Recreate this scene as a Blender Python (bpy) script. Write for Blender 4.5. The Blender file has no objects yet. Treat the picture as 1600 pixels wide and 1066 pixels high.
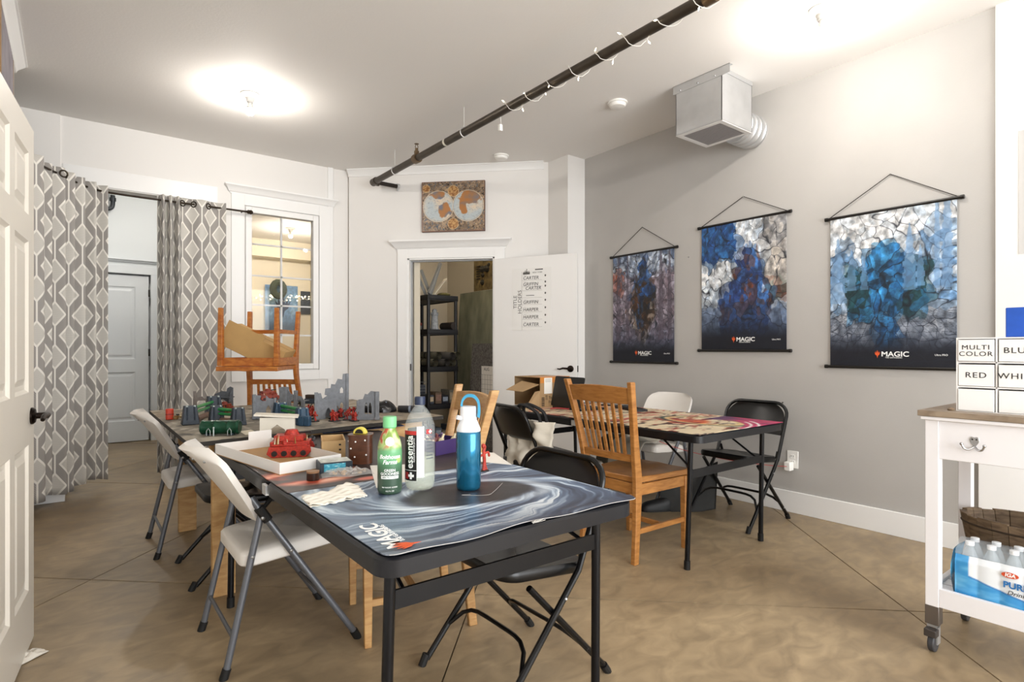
import bpy, bmesh, math, random
import numpy as np
from mathutils import Vector, Matrix

random.seed(7)
scene = bpy.context.scene
C = scene.collection
R = math.radians
PI = math.pi

# ------------------------------------------------------------------ camera
FPX, CXP, HYP, CAMH = 891.0, 800.0, 545.0, 1.16
YAW = R(37.55)
cam_data = bpy.data.cameras.new('camera')
cam = bpy.data.objects.new('camera', cam_data)
C.objects.link(cam)
cam_data.sensor_width = 36.0
cam_data.lens = FPX * 36.0 / 1600.0
cam_data.shift_y = (HYP - 533.0) / 1600.0
cam_data.clip_start = 0.05
cam.location = (0, 0, CAMH)
cam.rotation_euler = (R(90), 0, -YAW)
scene.camera = cam

# ------------------------------------------------------------------ world and exposure
world = bpy.data.worlds.new('daylight')
scene.world = world
world.use_nodes = True
wbg = world.node_tree.nodes['Background']
wbg.inputs[0].default_value = (0.93, 0.97, 1.0, 1)
wbg.inputs[1].default_value = 3.0
scene.view_settings.view_transform = 'Standard'
scene.view_settings.look = 'None'
scene.view_settings.exposure = 0.12
scene.view_settings.gamma = 1.0
scene.view_settings.use_curve_mapping = False
BULB = 780.0        # emission of the bare bulbs

# area light added behind the camera as fill, standing in for unseen daylight
al = bpy.data.lights.new('front_fill_light', 'AREA')
al.shape = 'RECTANGLE'; al.size = 3.9; al.size_y = 2.3
al.energy = 190.0
al.color = (0.96, 0.98, 1.0)
alo = bpy.data.objects.new('front_fill_light', al)
alo.location = (1.86, -2.93, 1.45)
alo.rotation_euler = (R(90), 0, 0)
C.objects.link(alo)

# ------------------------------------------------------------------ pixel helpers
FWD = (math.sin(YAW), math.cos(YAW)); RGT = (math.cos(YAW), -math.sin(YAW))
def ray(x, y):
    a = (x - CXP) / FPX
    return (FWD[0] + a * RGT[0], FWD[1] + a * RGT[1], (HYP - y) / FPX)
def onz(x, y, z=0.0):
    d = ray(x, y); t = (z - CAMH) / d[2]
    return Vector((d[0] * t, d[1] * t, z))
def onX(x, y, X):
    d = ray(x, y); t = X / d[0]
    return Vector((X, d[1] * t, CAMH + d[2] * t))
def onY(x, y, Y):
    d = ray(x, y); t = Y / d[1]
    return Vector((d[0] * t, Y, CAMH + d[2] * t))
def onD(x, y, off=0.0):
    """point on the diagonal wall x + y = 8.16 (moved 'off' metres towards the room)"""
    d = ray(x, y); k = 8.16 - off * math.sqrt(2); t = k / (d[0] + d[1])
    return Vector((d[0] * t, d[1] * t, CAMH + d[2] * t))
def dep(p):
    return p[0] * FWD[0] + p[1] * FWD[1]
def mpp(p):
    """metres per photo pixel at point p"""
    return dep(p) / FPX

# ------------------------------------------------------------------ materials
def lin1(c):
    return c / 12.92 if c <= 0.04045 else ((c + 0.055) / 1.055) ** 2.4
def lin(h):
    if not isinstance(h, str):
        return tuple(h)[:3]
    h = h.lstrip('#')
    return tuple(lin1(int(h[i:i + 2], 16) / 255.0) for i in (0, 2, 4))
MATS = {}
def mat(name, color='#808080', rough=0.5, metal=0.0, var=0.0, scale=15.0, bump=0.0, bscale=None,
        trans=0.0, ior=1.45, emit=None, es=1.0, coat=0.0, stretch=None, spec=0.5, alpha=1.0):
    if name in MATS:
        return MATS[name]
    m = bpy.data.materials.new(name)
    m.use_nodes = True
    nt = m.node_tree
    b = nt.nodes['Principled BSDF']
    c = lin(color)
    b.inputs['Base Color'].default_value = (*c, 1)
    b.inputs['Roughness'].default_value = rough
    b.inputs['Metallic'].default_value = metal
    b.inputs['Specular IOR Level'].default_value = spec
    b.inputs['IOR'].default_value = ior
    b.inputs['Transmission Weight'].default_value = trans
    b.inputs['Coat Weight'].default_value = coat
    b.inputs['Alpha'].default_value = alpha
    if emit:
        b.inputs['Emission Color'].default_value = (*lin(emit), 1)
        b.inputs['Emission Strength'].default_value = es
    if var > 0 or bump > 0:
        tc = nt.nodes.new('ShaderNodeTexCoord')
        mp = nt.nodes.new('ShaderNodeMapping')
        if stretch:
            mp.inputs['Scale'].default_value = stretch
        nt.links.new(tc.outputs['Object'], mp.inputs[0])
    if var > 0:
        n = nt.nodes.new('ShaderNodeTexNoise')
        n.inputs['Scale'].default_value = scale
        n.inputs['Detail'].default_value = 5
        nt.links.new(mp.outputs[0], n.inputs['Vector'])
        r = nt.nodes.new('ShaderNodeValToRGB')
        r.color_ramp.elements[0].position = 0.3
        r.color_ramp.elements[1].position = 0.7
        r.color_ramp.elements[0].color = tuple(max(0, x * (1 - var)) for x in c) + (1,)
        r.color_ramp.elements[1].color = tuple(min(1, x * (1 + var)) for x in c) + (1,)
        nt.links.new(n.outputs['Fac'], r.inputs[0])
        nt.links.new(r.outputs[0], b.inputs['Base Color'])
    if bump > 0:
        n2 = nt.nodes.new('ShaderNodeTexNoise')
        n2.inputs['Scale'].default_value = bscale or scale * 4
        n2.inputs['Detail'].default_value = 3
        nt.links.new(mp.outputs[0], n2.inputs['Vector'])
        bp = nt.nodes.new('ShaderNodeBump')
        bp.inputs['Strength'].default_value = bump
        bp.inputs['Distance'].default_value = 0.004
        nt.links.new(n2.outputs['Fac'], bp.inputs['Height'])
        nt.links.new(bp.outputs[0], b.inputs['Normal'])
    MATS[name] = m
    return m
def wood(name, c1, c2, rough=0.42, grain=(1, 12, 12), sc=6.0):
    if name in MATS:
        return MATS[name]
    m = bpy.data.materials.new(name); m.use_nodes = True
    nt = m.node_tree; b = nt.nodes['Principled BSDF']
    b.inputs['Roughness'].default_value = rough
    tc = nt.nodes.new('ShaderNodeTexCoord'); mp = nt.nodes.new('ShaderNodeMapping')
    mp.inputs['Scale'].default_value = grain
    nt.links.new(tc.outputs['Object'], mp.inputs[0])
    n = nt.nodes.new('ShaderNodeTexNoise'); n.inputs['Scale'].default_value = sc; n.inputs['Detail'].default_value = 6
    n.inputs['Distortion'].default_value = 0.6
    nt.links.new(mp.outputs[0], n.inputs['Vector'])
    r = nt.nodes.new('ShaderNodeValToRGB')
    r.color_ramp.elements[0].position = 0.32; r.color_ramp.elements[1].position = 0.68
    r.color_ramp.elements[0].color = (*lin(c1), 1); r.color_ramp.elements[1].color = (*lin(c2), 1)
    nt.links.new(n.outputs['Fac'], r.inputs[0]); nt.links.new(r.outputs[0], b.inputs['Base Color'])
    MATS[name] = m
    return m
def printmat(name, rough=0.5, coat=0.0, spec=0.5):
    if name in MATS:
        return MATS[name]
    m = bpy.data.materials.new(name); m.use_nodes = True
    nt = m.node_tree; b = nt.nodes['Principled BSDF']
    b.inputs['Roughness'].default_value = rough
    b.inputs['Coat Weight'].default_value = coat
    b.inputs['Specular IOR Level'].default_value = spec
    a = nt.nodes.new('ShaderNodeAttribute'); a.attribute_name = 'Col'
    nt.links.new(a.outputs['Color'], b.inputs['Base Color'])
    MATS[name] = m
    return m

# ------------------------------------------------------------------ mesh helpers
def smooth_mesh(me, ang=35):
    me.polygons.foreach_set('use_smooth', [True] * len(me.polygons))
    me.set_sharp_from_angle(angle=R(ang))
def tag(o, label=None, cat=None, group=None, kind=None):
    if label: o['label'] = label
    if cat: o['category'] = cat
    if group: o['group'] = group
    if kind: o['kind'] = kind
    return o
def thing(name, label, cat, loc=(0, 0, 0), rz=0.0, group=None):
    o = bpy.data.objects.new(name, None)
    C.objects.link(o)
    o.empty_display_size = 0.05
    o.location = loc; o.rotation_euler = (0, 0, rz)
    return tag(o, label, cat, group)
def copy_tree(o, parent=None):
    c = o.copy(); C.objects.link(c); c.parent = parent
    for ch in list(o.children):
        copy_tree(ch, c)
    return c
def rrect(sx, sy, r, n=5, cx=0, cy=0):
    pts = []
    for (qx, qy, a0) in ((1, 1, 0), (-1, 1, 90), (-1, -1, 180), (1, -1, 270)):
        for i in range(n + 1):
            a = R(a0 + 90.0 * i / n)
            pts.append((cx + qx * (sx / 2 - r) + r * math.cos(a), cy + qy * (sy / 2 - r) + r * math.sin(a)))
    return pts
class G:
    def __init__(self):
        self.v = []; self.f = []
    def add(self, vs, fs, M=None):
        o = len(self.v)
        for p in vs:
            p = Vector(p)
            self.v.append(tuple(M @ p) if M is not None else tuple(p))
        for f in fs:
            self.f.append([o + i for i in f])
        return self
    def box(self, cx, cy, cz, sx, sy, sz, rz=0.0, M=None, taper=1.0):
        vs = []
        c, s = math.cos(rz), math.sin(rz)
        for k, z in enumerate((-sz / 2, sz / 2)):
            t = taper if k else 1.0
            for (x, y) in ((-1, -1), (1, -1), (1, 1), (-1, 1)):
                x *= sx / 2 * t; y *= sy / 2 * t
                vs.append((cx + x * c - y * s, cy + x * s + y * c, cz + z))
        return self.add(vs, [(3, 2, 1, 0), (4, 5, 6, 7), (0, 1, 5, 4), (1, 2, 6, 5), (2, 3, 7, 6), (3, 0, 4, 7)], M)
    def bx(self, x0, x1, y0, y1, z0, z1, M=None):
        return self.box((x0 + x1) / 2, (y0 + y1) / 2, (z0 + z1) / 2, abs(x1 - x0), abs(y1 - y0), abs(z1 - z0), 0, M)
    def bar(self, p, q, w, h, up=(0, 0, 1)):
        p, q = Vector(p), Vector(q)
        d = (q - p); L = d.length; d.normalize()
        upv = Vector(up)
        sx = d.cross(upv)
        if sx.length < 1e-4:
            sx = d.cross(Vector((1, 0, 0)))
        sx.normalize(); uz = sx.cross(d)
        M = Matrix(((sx.x, d.x, uz.x, p.x), (sx.y, d.y, uz.y, p.y), (sx.z, d.z, uz.z, p.z), (0, 0, 0, 1)))
        return self.box(0, L / 2, 0, w, L, h, 0, M)
    def tube(self, pts, r, n=10, closed=False, caps=True, M=None):
        pts = [Vector(p) for p in pts]
        N = len(pts)
        rr = r if isinstance(r, (list, tuple)) else [r] * N
        vs, fs = [], []
        prev = None
        for i in range(N):
            if closed:
                t = (pts[(i + 1) % N] - pts[i - 1])
            else:
                t = pts[min(i + 1, N - 1)] - pts[max(i - 1, 0)]
            t.normalize()
            if prev is None:
                a = Vector((0, 0, 1)) if abs(t.z) < 0.9 else Vector((1, 0, 0))
                u = t.cross(a).normalized()
            else:
                u = prev - t * prev.dot(t)
                if u.length < 1e-5:
                    u = t.cross(Vector((0.3, 0.7, 0.2)))
                u.normalize()
            prev = u
            w = t.cross(u)
            for k in range(n):
                a = 2 * PI * k / n
                vs.append(pts[i] + u * (rr[i] * math.cos(a)) + w * (rr[i] * math.sin(a)))
        M2 = N if closed else N - 1
        for i in range(M2):
            j = (i + 1) % N
            for k in range(n):
                l = (k + 1) % n
                fs.append((i * n + k, i * n + l, j * n + l, j * n + k))
        if caps and not closed:
            fs.append(tuple(range(n - 1, -1, -1)))
            fs.append(tuple((N - 1) * n + k for k in range(n)))
        return self.add(vs, fs, M)
    def lathe(self, prof, n=24, c=(0, 0, 0), M=None):
        vs, fs = [], []
        for (r, z) in prof:
            for k in range(n):
                a = 2 * PI * k / n
                vs.append((c[0] + r * math.cos(a), c[1] + r * math.sin(a), c[2] + z))
        for i in range(len(prof) - 1):
            for k in range(n):
                l = (k + 1) % n
                fs.append((i * n + k, i * n + l, (i + 1) * n + l, (i + 1) * n + k))
        if prof[0][0] > 1e-6:
            fs.append(tuple(range(n - 1, -1, -1)))
        if prof[-1][0] > 1e-6:
            fs.append(tuple((len(prof) - 1) * n + k for k in range(n)))
        return self.add(vs, fs, M)
    def cyl(self, c, r, h, n=20, M=None, r2=None):
        return self.lathe([(r, 0), (r if r2 is None else r2, h)], n, c, M)
    def ball(self, c, r, n=12, sz=1.0, M=None):
        m = max(4, n // 2)
        prof = [(max(1e-7, r * math.sin(PI * i / m)), -r * sz * math.cos(PI * i / m)) for i in range(m + 1)]
        return self.lathe(prof, n, c, M)
    def prism(self, poly, z0, z1, M=None):
        n = len(poly)
        vs = [(p[0], p[1], z0) for p in poly] + [(p[0], p[1], z1) for p in poly]
        fs = [tuple(range(n - 1, -1, -1)), tuple(range(n, 2 * n))]
        for i in range(n):
            j = (i + 1) % n
            fs.append((i, j, n + j, n + i))
        return self.add(vs, fs, M)
    def plate(self, outer, holes, z0, z1, M=None):
        """flat plate with holes, outline in local xy"""
        bm = bmesh.new()
        edges = []
        for loop in [outer] + list(holes):
            vs = [bm.verts.new((p[0], p[1], z0)) for p in loop]
            for i in range(len(vs)):
                edges.append(bm.edges.new((vs[i], vs[(i + 1) % len(vs)])))
        bmesh.ops.triangle_fill(bm, use_beauty=True, use_dissolve=False, edges=edges)
        ret = bmesh.ops.extrude_face_region(bm, geom=list(bm.faces))
        vv = [e for e in ret['geom'] if isinstance(e, bmesh.types.BMVert)]
        for v in vv:
            v.co.z = z1
        bmesh.ops.recalc_face_normals(bm, faces=list(bm.faces))
        bm.verts.index_update()
        self.add([v.co.copy() for v in bm.verts], [[v.index for v in f.verts] for f in bm.faces], M)
        bm.free()
        return self
    def grid(self, fn, nu, nv, M=None):
        vs = [fn(i / nu, j / nv) for j in range(nv + 1) for i in range(nu + 1)]
        fs = [(j * (nu + 1) + i, j * (nu + 1) + i + 1, (j + 1) * (nu + 1) + i + 1, (j + 1) * (nu + 1) + i)
              for j in range(nv) for i in range(nu)]
        return self.add(vs, fs, M)
    def mesh(self, name):
        me = bpy.data.meshes.new(name)
        me.from_pydata(self.v, [], self.f)
        me.validate(); me.update()
        return me
    def obj(self, name, m, parent=None, smooth=False, bev=0.0, solid=0.0, ang=35, loc=None, rot=None, sub=0):
        me = self.mesh(name)
        bm = bmesh.new(); bm.from_mesh(me)
        bmesh.ops.recalc_face_normals(bm, faces=list(bm.faces))
        bm.to_mesh(me); bm.free()
        if smooth or bev:
            smooth_mesh(me, ang)
        me.materials.append(m)
        o = bpy.data.objects.new(name, me)
        C.objects.link(o)
        o.parent = parent
        if loc is not None: o.location = loc
        if rot is not None: o.rotation_euler = rot
        if solid:
            md = o.modifiers.new('Solid', 'SOLIDIFY'); md.thickness = abs(solid); md.offset = -1 if solid > 0 else 1
        if bev:
            md = o.modifiers.new('Bevel', 'BEVEL'); md.width = bev; md.segments = 2; md.limit_method = 'ANGLE'; md.angle_limit = R(40)
        if sub:
            md = o.modifiers.new('Subd', 'SUBSURF'); md.levels = sub; md.render_levels = sub
        return o
def noise2(h, w, fy, fx, seed, octv=4):
    """tileless value noise in 0..1"""
    rs = np.random.RandomState(seed)
    out = np.zeros((h, w)); amp = 1.0; tot = 0
    for o in range(octv):
        gy, gx = int(fy * 2 ** o) + 2, int(fx * 2 ** o) + 2
        g = rs.rand(gy + 1, gx + 1)
        ys = np.linspace(0, gy - 1.001, h); xs = np.linspace(0, gx - 1.001, w)
        y0 = ys.astype(int); x0 = xs.astype(int)
        ty = (ys - y0)[:, None]; tx = (xs - x0)[None, :]
        ty = ty * ty * (3 - 2 * ty); tx = tx * tx * (3 - 2 * tx)
        a = g[np.ix_(y0, x0)]; b = g[np.ix_(y0, x0 + 1)]; c = g[np.ix_(y0 + 1, x0)]; d = g[np.ix_(y0 + 1, x0 + 1)]
        out += amp * ((a * (1 - tx) + b * tx) * (1 - ty) + (c * (1 - tx) + d * tx) * ty)
        tot += amp; amp *= 0.5
    return out / tot
def hx(h):
    h = h.lstrip('#'); return np.array([int(h[i:i + 2], 16) / 255.0 for i in (0, 2, 4)])
def mix(a, b, t):
    t = np.clip(t, 0, 1)[..., None]
    return a * (1 - t) + b * t
def canvas(name, img, fn, m, parent=None, thick=0.0):
    """flat print: img is (h, w, 3) sRGB with row 0 at the bottom; fn(u, v) gives the local position"""
    h, w, _ = img.shape
    us = np.linspace(0, 1, w); vs = np.linspace(0, 1, h)
    verts = [fn(u, v) for v in vs for u in us]
    idx = np.arange(h * w).reshape(h, w)
    faces = np.stack([idx[:-1, :-1], idx[:-1, 1:], idx[1:, 1:], idx[1:, :-1]], -1).reshape(-1, 4)
    me = bpy.data.meshes.new(name)
    me.from_pydata(verts, [], faces.tolist())
    me.update()
    at = me.color_attributes.new('Col', 'FLOAT_COLOR', 'POINT')
    im = np.clip(img, 0, 1)
    l = np.where(im <= 0.04045, im / 12.92, ((im + 0.055) / 1.055) ** 2.4)
    rgba = np.ones((h * w, 4), np.float32); rgba[:, :3] = l.reshape(-1, 3)
    at.data.foreach_set('color', rgba.ravel())
    me.polygons.foreach_set('use_smooth', [True] * len(me.polygons))
    me.materials.append(m)
    o = bpy.data.objects.new(name, me); C.objects.link(o); o.parent = parent
    if thick:
        md = o.modifiers.new('Solid', 'SOLIDIFY'); md.thickness = thick; md.offset = -1
    return o
def text(name, body, size, m, parent, M, align='CENTER', xs=1.0, bold=0.0, shear=0.0, wrap=0.0, depth=0.0004, space=1.0, pre=None):
    cu = bpy.data.curves.new(name + '_curve', 'FONT')
    cu.body = body; cu.size = size; cu.align_x = align; cu.align_y = 'CENTER'
    cu.extrude = depth; cu.shear = shear; cu.offset = bold; cu.space_character = space
    cu.resolution_u = 4
    t = bpy.data.objects.new(name + '_tmp', cu)
    C.objects.link(t)
    dg = bpy.context.evaluated_depsgraph_get()
    me = bpy.data.meshes.new_from_object(t.evaluated_get(dg))
    bpy.data.objects.remove(t); bpy.data.curves.remove(cu)
    me.name = name
    for v in me.vertices:
        v.co.x *= xs
        if pre is not None: v.co = pre @ v.co
        if wrap:      # bend round a vertical cylinder of radius wrap: x -> angle, y -> height, z -> outwards
            a = v.co.x / wrap; rr = wrap + v.co.z
            v.co = Vector((rr * math.sin(a), v.co.y, rr * math.cos(a)))
    me.transform(M)
    me.materials.clear(); me.materials.append(m)
    o = bpy.data.objects.new(name, me); C.objects.link(o); o.parent = parent
    return o
def frame(o, ex, ey, ez=None):
    """matrix with origin o and the given axes"""
    ex, ey = Vector(ex).normalized(), Vector(ey).normalized()
    ez = ex.cross(ey)
    return Matrix(((ex.x, ey.x, ez.x, o[0]), (ex.y, ey.y, ez.y, o[1]), (ex.z, ey.z, ez.z, o[2]), (0, 0, 0, 1)))
def struct(o):
    if o.parent is None:
        o['kind'] = 'structure'
    return o
# ================================================================== THE SETTING
CEIL = 3.048
XR = 4.04          # grey wall on the right
YW = 5.88          # wall with the window
XL = -0.313        # wall on the left
M_white = mat('wall_white', '#e6e3df', 0.6, bump=0.05, bscale=90)
M_grey = mat('wall_grey', '#b5b2ae', 0.65, var=0.03, scale=3, bump=0.10, bscale=110)
M_ceil = mat('ceiling_paint', '#ebe8e4', 0.75, bump=0.16, bscale=70)
M_trim = mat('trim_white', '#eeedeb', 0.35)
M_cream = mat('wall_cream', '#e6ddc8', 0.6, bump=0.05, bscale=80)
M_jamb = mat('jamb_grey', '#a9abad', 0.5)
M_joint = mat('joint_dark', '#4a3d2e', 0.9)

def floor_mat():
    m = bpy.data.materials.new('concrete'); m.use_nodes = True
    nt = m.node_tree; b = nt.nodes['Principled BSDF']
    tc = nt.nodes.new('ShaderNodeNewGeometry')
    def noise(sc, det, dist=0.0, stretch=None):
        n = nt.nodes.new('ShaderNodeTexNoise'); n.inputs['Scale'].default_value = sc
        n.inputs['Detail'].default_value = det; n.inputs['Distortion'].default_value = dist
        if stretch:
            mp = nt.nodes.new('ShaderNodeMapping'); mp.inputs['Scale'].default_value = stretch
            mp.inputs['Rotation'].default_value = (0, 0, R(-40))
            nt.links.new(tc.outputs['Position'], mp.inputs[0]); nt.links.new(mp.outputs[0], n.inputs['Vector'])
        else:
            nt.links.new(tc.outputs['Position'], n.inputs['Vector'])
        return n
    n1 = noise(1.1, 6, 0.8); n2 = noise(7.0, 9, 1.0, (1, 1.8, 1)); n3 = noise(60, 4)
    r1 = nt.nodes.new('ShaderNodeValToRGB')
    e = r1.color_ramp.elements
    e[0].position = 0.30; e[0].color = (*lin('#8a775d'), 1)
    e[1].position = 0.72; e[1].color = (*lin('#b39f80'), 1)
    nt.links.new(n1.outputs['Fac'], r1.inputs[0])
    r2 = nt.nodes.new('ShaderNodeValToRGB')
    e = r2.color_ramp.elements
    e[0].position = 0.28; e[0].color = (0.66, 0.64, 0.62, 1)
    e[1].position = 0.70; e[1].color = (1.12, 1.10, 1.06, 1)
    nt.links.new(n2.outputs['Fac'], r2.inputs[0])
    mx = nt.nodes.new('ShaderNodeMixRGB'); mx.blend_type = 'MULTIPLY'; mx.inputs[0].default_value = 0.9
    nt.links.new(r1.outputs[0], mx.inputs[1]); nt.links.new(r2.outputs[0], mx.inputs[2])
    nt.links.new(mx.outputs[0], b.inputs['Base Color'])
    r3 = nt.nodes.new('ShaderNodeMapRange')
    r3.inputs[3].default_value = 0.30; r3.inputs[4].default_value = 0.55
    nt.links.new(n2.outputs['Fac'], r3.inputs[0]); nt.links.new(r3.outputs[0], b.inputs['Roughness'])
    bp = nt.nodes.new('ShaderNodeBump'); bp.inputs['Strength'].default_value = 0.06; bp.inputs['Distance'].default_value = 0.003
    nt.links.new(n3.outputs['Fac'], bp.inputs['Height']); nt.links.new(bp.outputs[0], b.inputs['Normal'])
    return m
M_floor = floor_mat()

# floor: saw-cut concrete slabs laid at an angle to the walls, dark joint bed below
fl = G().bx(-2.0, 5.0, -3.1, 11.0, -0.06, -0.012).obj('floor', M_joint); struct(fl)
ga = R(47.4); u1 = Vector((math.cos(ga), math.sin(ga), 0)); u2 = Vector((-math.sin(ga), math.cos(ga), 0))
s0 = Vector((0.98, 2.72, 0)).dot(u1)         # joint through (0.98, 2.72)
t0 = Vector((3.31, 1.35, 0)).dot(u2)         # joint through (3.31, 1.35)
SP = 1.94
for i in range(-5, 6):
    for j in range(-5, 6):
        a0, a1 = s0 + i * SP + 0.0045, s0 + (i + 1) * SP - 0.0045
        b0, b1 = t0 + j * SP + 0.003, t0 + (j + 1) * SP - 0.003
        bm = bmesh.new()
        vs = [bm.verts.new(u1 * a + u2 * b + Vector((0, 0, z))) for z in (-0.012, 0.0) for (a, b) in ((a0, b0), (a1, b0), (a1, b1), (a0, b1))]
        for f in ((3, 2, 1, 0), (4, 5, 6, 7), (0, 1, 5, 4), (1, 2, 6, 5), (2, 3, 7, 6), (3, 0, 4, 7)):
            bm.faces.new([vs[k] for k in f])
        for (co, no) in (((-2, 0, 0), (-1, 0, 0)), ((5, 0, 0), (1, 0, 0)), ((0, -3.1, 0), (0, -1, 0)), ((0, 11, 0), (0, 1, 0))):
            bmesh.ops.bisect_plane(bm, geom=bm.verts[:] + bm.edges[:] + bm.faces[:], plane_co=co, plane_no=no, clear_outer=True)
        if len(bm.faces) > 2:
            me = bpy.data.meshes.new('slab'); bm.to_mesh(me); me.materials.append(M_floor)
            o = bpy.data.objects.new('slab', me); C.objects.link(o); o.parent = fl
        bm.free()

struct(G().bx(-2.0, 5.0, -3.1, 11.0, CEIL, CEIL + 0.08).obj('ceiling', M_ceil))
struct(G().bx(XR, XR + 0.1, -3.0, 4.07, 0, CEIL).obj('wall_right', M_grey))
# short white column in the far right corner and the diagonal wall with the storage door
struct(G().bx(3.81, XR + 0.1, 4.065, 4.36, 0, CEIL).obj('wall_corner', M_white))
E1 = Vector((1, -1, 0)).normalized()          # along the diagonal wall, to the right
N1 = Vector((1, 1, 0)).normalized()           # into the diagonal wall
D0 = Vector((4.08, 4.08, 0))
def diag(u, n=0.0, z=0.0):
    p = D0 + E1 * u + N1 * n
    return Vector((p.x, p.y, z))
MD = frame(D0, E1, N1)                        # local x along the wall, y into it
UO0, UO1, ZO = -1.834, -0.953, 2.085           # door opening
g = G()
g.bx(-2.50, UO0 - 0.02, 0, 0.12, 0, CEIL, MD); g.bx(UO1 + 0.02, -0.385, 0, 0.12, 0, CEIL, MD)
g.bx(UO0 - 0.02, UO1 + 0.02, 0, 0.12, ZO + 0.02, CEIL, MD)
struct(g.obj('wall_diagonal', M_white))
# window wall
OX0, OX1, OZ = -0.03, 1.115, 2.507
WX0, WX1, WZ0, WZ1 = 1.30, 1.995, 0.955, 2.52
g = G()
g.bx(-1.6, -0.085, YW - 0.015, YW + 0.14, 0, CEIL)
g.bx(-0.085, OX0, YW, YW + 0.14, 0, CEIL)
g.bx(OX0, OX1, YW, YW + 0.14, OZ, CEIL)
g.bx(OX1, WX0, YW, YW + 0.14, 0, CEIL); g.bx(WX1, 2.32, YW, YW + 0.14, 0, CEIL)
g.bx(WX0, WX1, YW, YW + 0.14, 0, WZ0); g.bx(WX0, WX1, YW, YW + 0.14, WZ1, CEIL)
struct(g.obj('wall_back', M_white))
# flat boards and strips on the window wall
struct(G().bx(-0.07, 1.06, YW - 0.012, YW, 2.515, 2.662).obj('trim_1', M_trim, bev=0.002))
struct(G().bx(2.095, 2.15, YW - 0.018, YW, 0, CEIL).obj('trim_2', M_trim, bev=0.002))
# left wall, its recess behind the curtain, and the shop front behind the camera
struct(G().bx(XL - 0.12, XL, -3.0, 5.0, 0, CEIL).obj('wall_left', M_white))
struct(G().bx(-1.6, XL - 0.12, 4.88, 5.0, 0, CEIL).bx(-1.7, -1.6, 4.88, 6.0, 0, CEIL).obj('wall_recess', M_white))
g = G()
g.bx(-0.43, 4.14, -3.1, -3.0, 0, 0.3); g.bx(-0.43, 4.14, -3.1, -3.0, 2.6, CEIL)
g.bx(-0.43, -0.09, -3.1, -3.0, 0.3, 2.6); g.bx(3.81, 4.14, -3.1, -3.0, 0.3, 2.6)
struct(g.obj('wall_front', M_white))
# white pier at the right edge and white low panel below it
struct(G().bx(XR - 0.02, XR, -3.0, 0.866, 0, CEIL).obj('wall_pier', M_white))
struct(G().bx(XR - 0.05, XR - 0.02, -1.2, 0.935, 0, 0.80).obj('wall_panel', M_trim, bev=0.003))
# hall behind the curtained opening
struct(G().bx(-0.75, -0.65, 5.9, 8.6, 0, CEIL).bx(1.18, 1.28, YW + 0.14, 8.6, 0, CEIL).obj('wall_hall', mat('hall_paint', '#dfe2e3', 0.6)))
HX0, HX1 = 0.02, 0.752
g = G(); g.bx(-0.75, HX0 - 0.03, 8.5, 8.6, 0, CEIL); g.bx(HX1 + 0.03, 1.28, 8.5, 8.6, 0, CEIL); g.bx(HX0 - 0.03, HX1 + 0.03, 8.5, 8.6, 2.09, CEIL)
struct(g.obj('wall_hall_end', MATS['hall_paint']))
# stand-in room behind the glass, built for what the window reflects
struct(G().bx(1.28, 3.6, 10.6, 10.7, 0, CEIL).obj('wall_beyond', M_cream))
struct(G().bar((2.42, 6.12, CEIL / 2), (3.5, 10.65, CEIL / 2), 0.06, CEIL).obj('wall_beyond_side', M_cream))
struct(G().bx(1.2, 1.28, 8.6, 10.7, 0, CEIL).obj('wall_beyond_left', M_cream))
# storage room behind the diagonal wall
M_clos = mat('closet_paint', '#cfc6b4', 0.7)
struct(G().bx(2.93, 4.35, 7.0, 7.1, 0, CEIL).obj('wall_storage_back', M_clos))
struct(G().bx(2.86, 2.93, 5.42, 7.1, 0, CEIL).obj('wall_storage_left', M_clos))
struct(G().bx(4.22, 4.30, 4.4, 7.1, 0, CEIL).obj('wall_storage_right', M_clos))

# ---- mouldings
def baseboard(name, x0, x1, y0, y1, h=0.15):
    return struct(G().bx(x0, x1, y0, y1, 0, h).obj(name, M_trim, bev=0.003))
baseboard('baseboard_right', XR - 0.013, XR, 0.94, 4.065)
baseboard('baseboard_corner', 3.797, 3.81, 4.07, 4.33)
baseboard('baseboard_back', 1.12, 2.24, YW - 0.013, YW)
g = G(); g.bx(-2.53, UO0 - 0.13, -0.013, 0, 0, 0.15, MD); g.bx(UO1 + 0.13, -0.40, -0.013, 0, 0, 0.15, MD)
struct(g.obj('baseboard_diagonal', M_trim))
# white plinth block at the end of the recess, under the curtain
struct(G().bx(-0.62, -0.052, 5.50, 5.87, 0, 0.16).obj('trim_3', M_trim, bev=0.004))
def crown_poly(p=0.07, h=0.09):
    return [(0, 0), (0, -h), (-0.012, -h), (-0.016, -h * 0.8), (-p * 0.35, -h * 0.62), (-p * 0.72, -h * 0.3), (-p * 0.85, -h * 0.16), (-p, -h * 0.12), (-p, 0)]
def sweep(name, poly, a, b, out, m=M_trim):
    """extrude a moulding profile (x = -outwards, y = up) from a to b; out = unit vector away from the wall"""
    a, b = Vector(a), Vector(b); out = Vector(out)
    n = len(poly); vs = []
    for p in (a, b):
        for (x, y) in poly:
            vs.append(p + out * (-x) + Vector((0, 0, y)))
    fs = [tuple(range(n)), tuple(range(2 * n - 1, n - 1, -1))]
    fs += [(i, (i + 1) % n, n + (i + 1) % n, n + i) for i in range(n)]
    return G().add(vs, fs).obj(name, m, smooth=True, ang=25)
struct(sweep('trim_4', crown_poly(0.06, 0.07), diag(-2.50, 0, CEIL), diag(-0.43, 0, CEIL), -N1))
struct(sweep('trim_5', crown_poly(0.07, 0.06), (XL, -3.0, CEIL), (XL, 5.0, CEIL), (1, 0, 0)))
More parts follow.
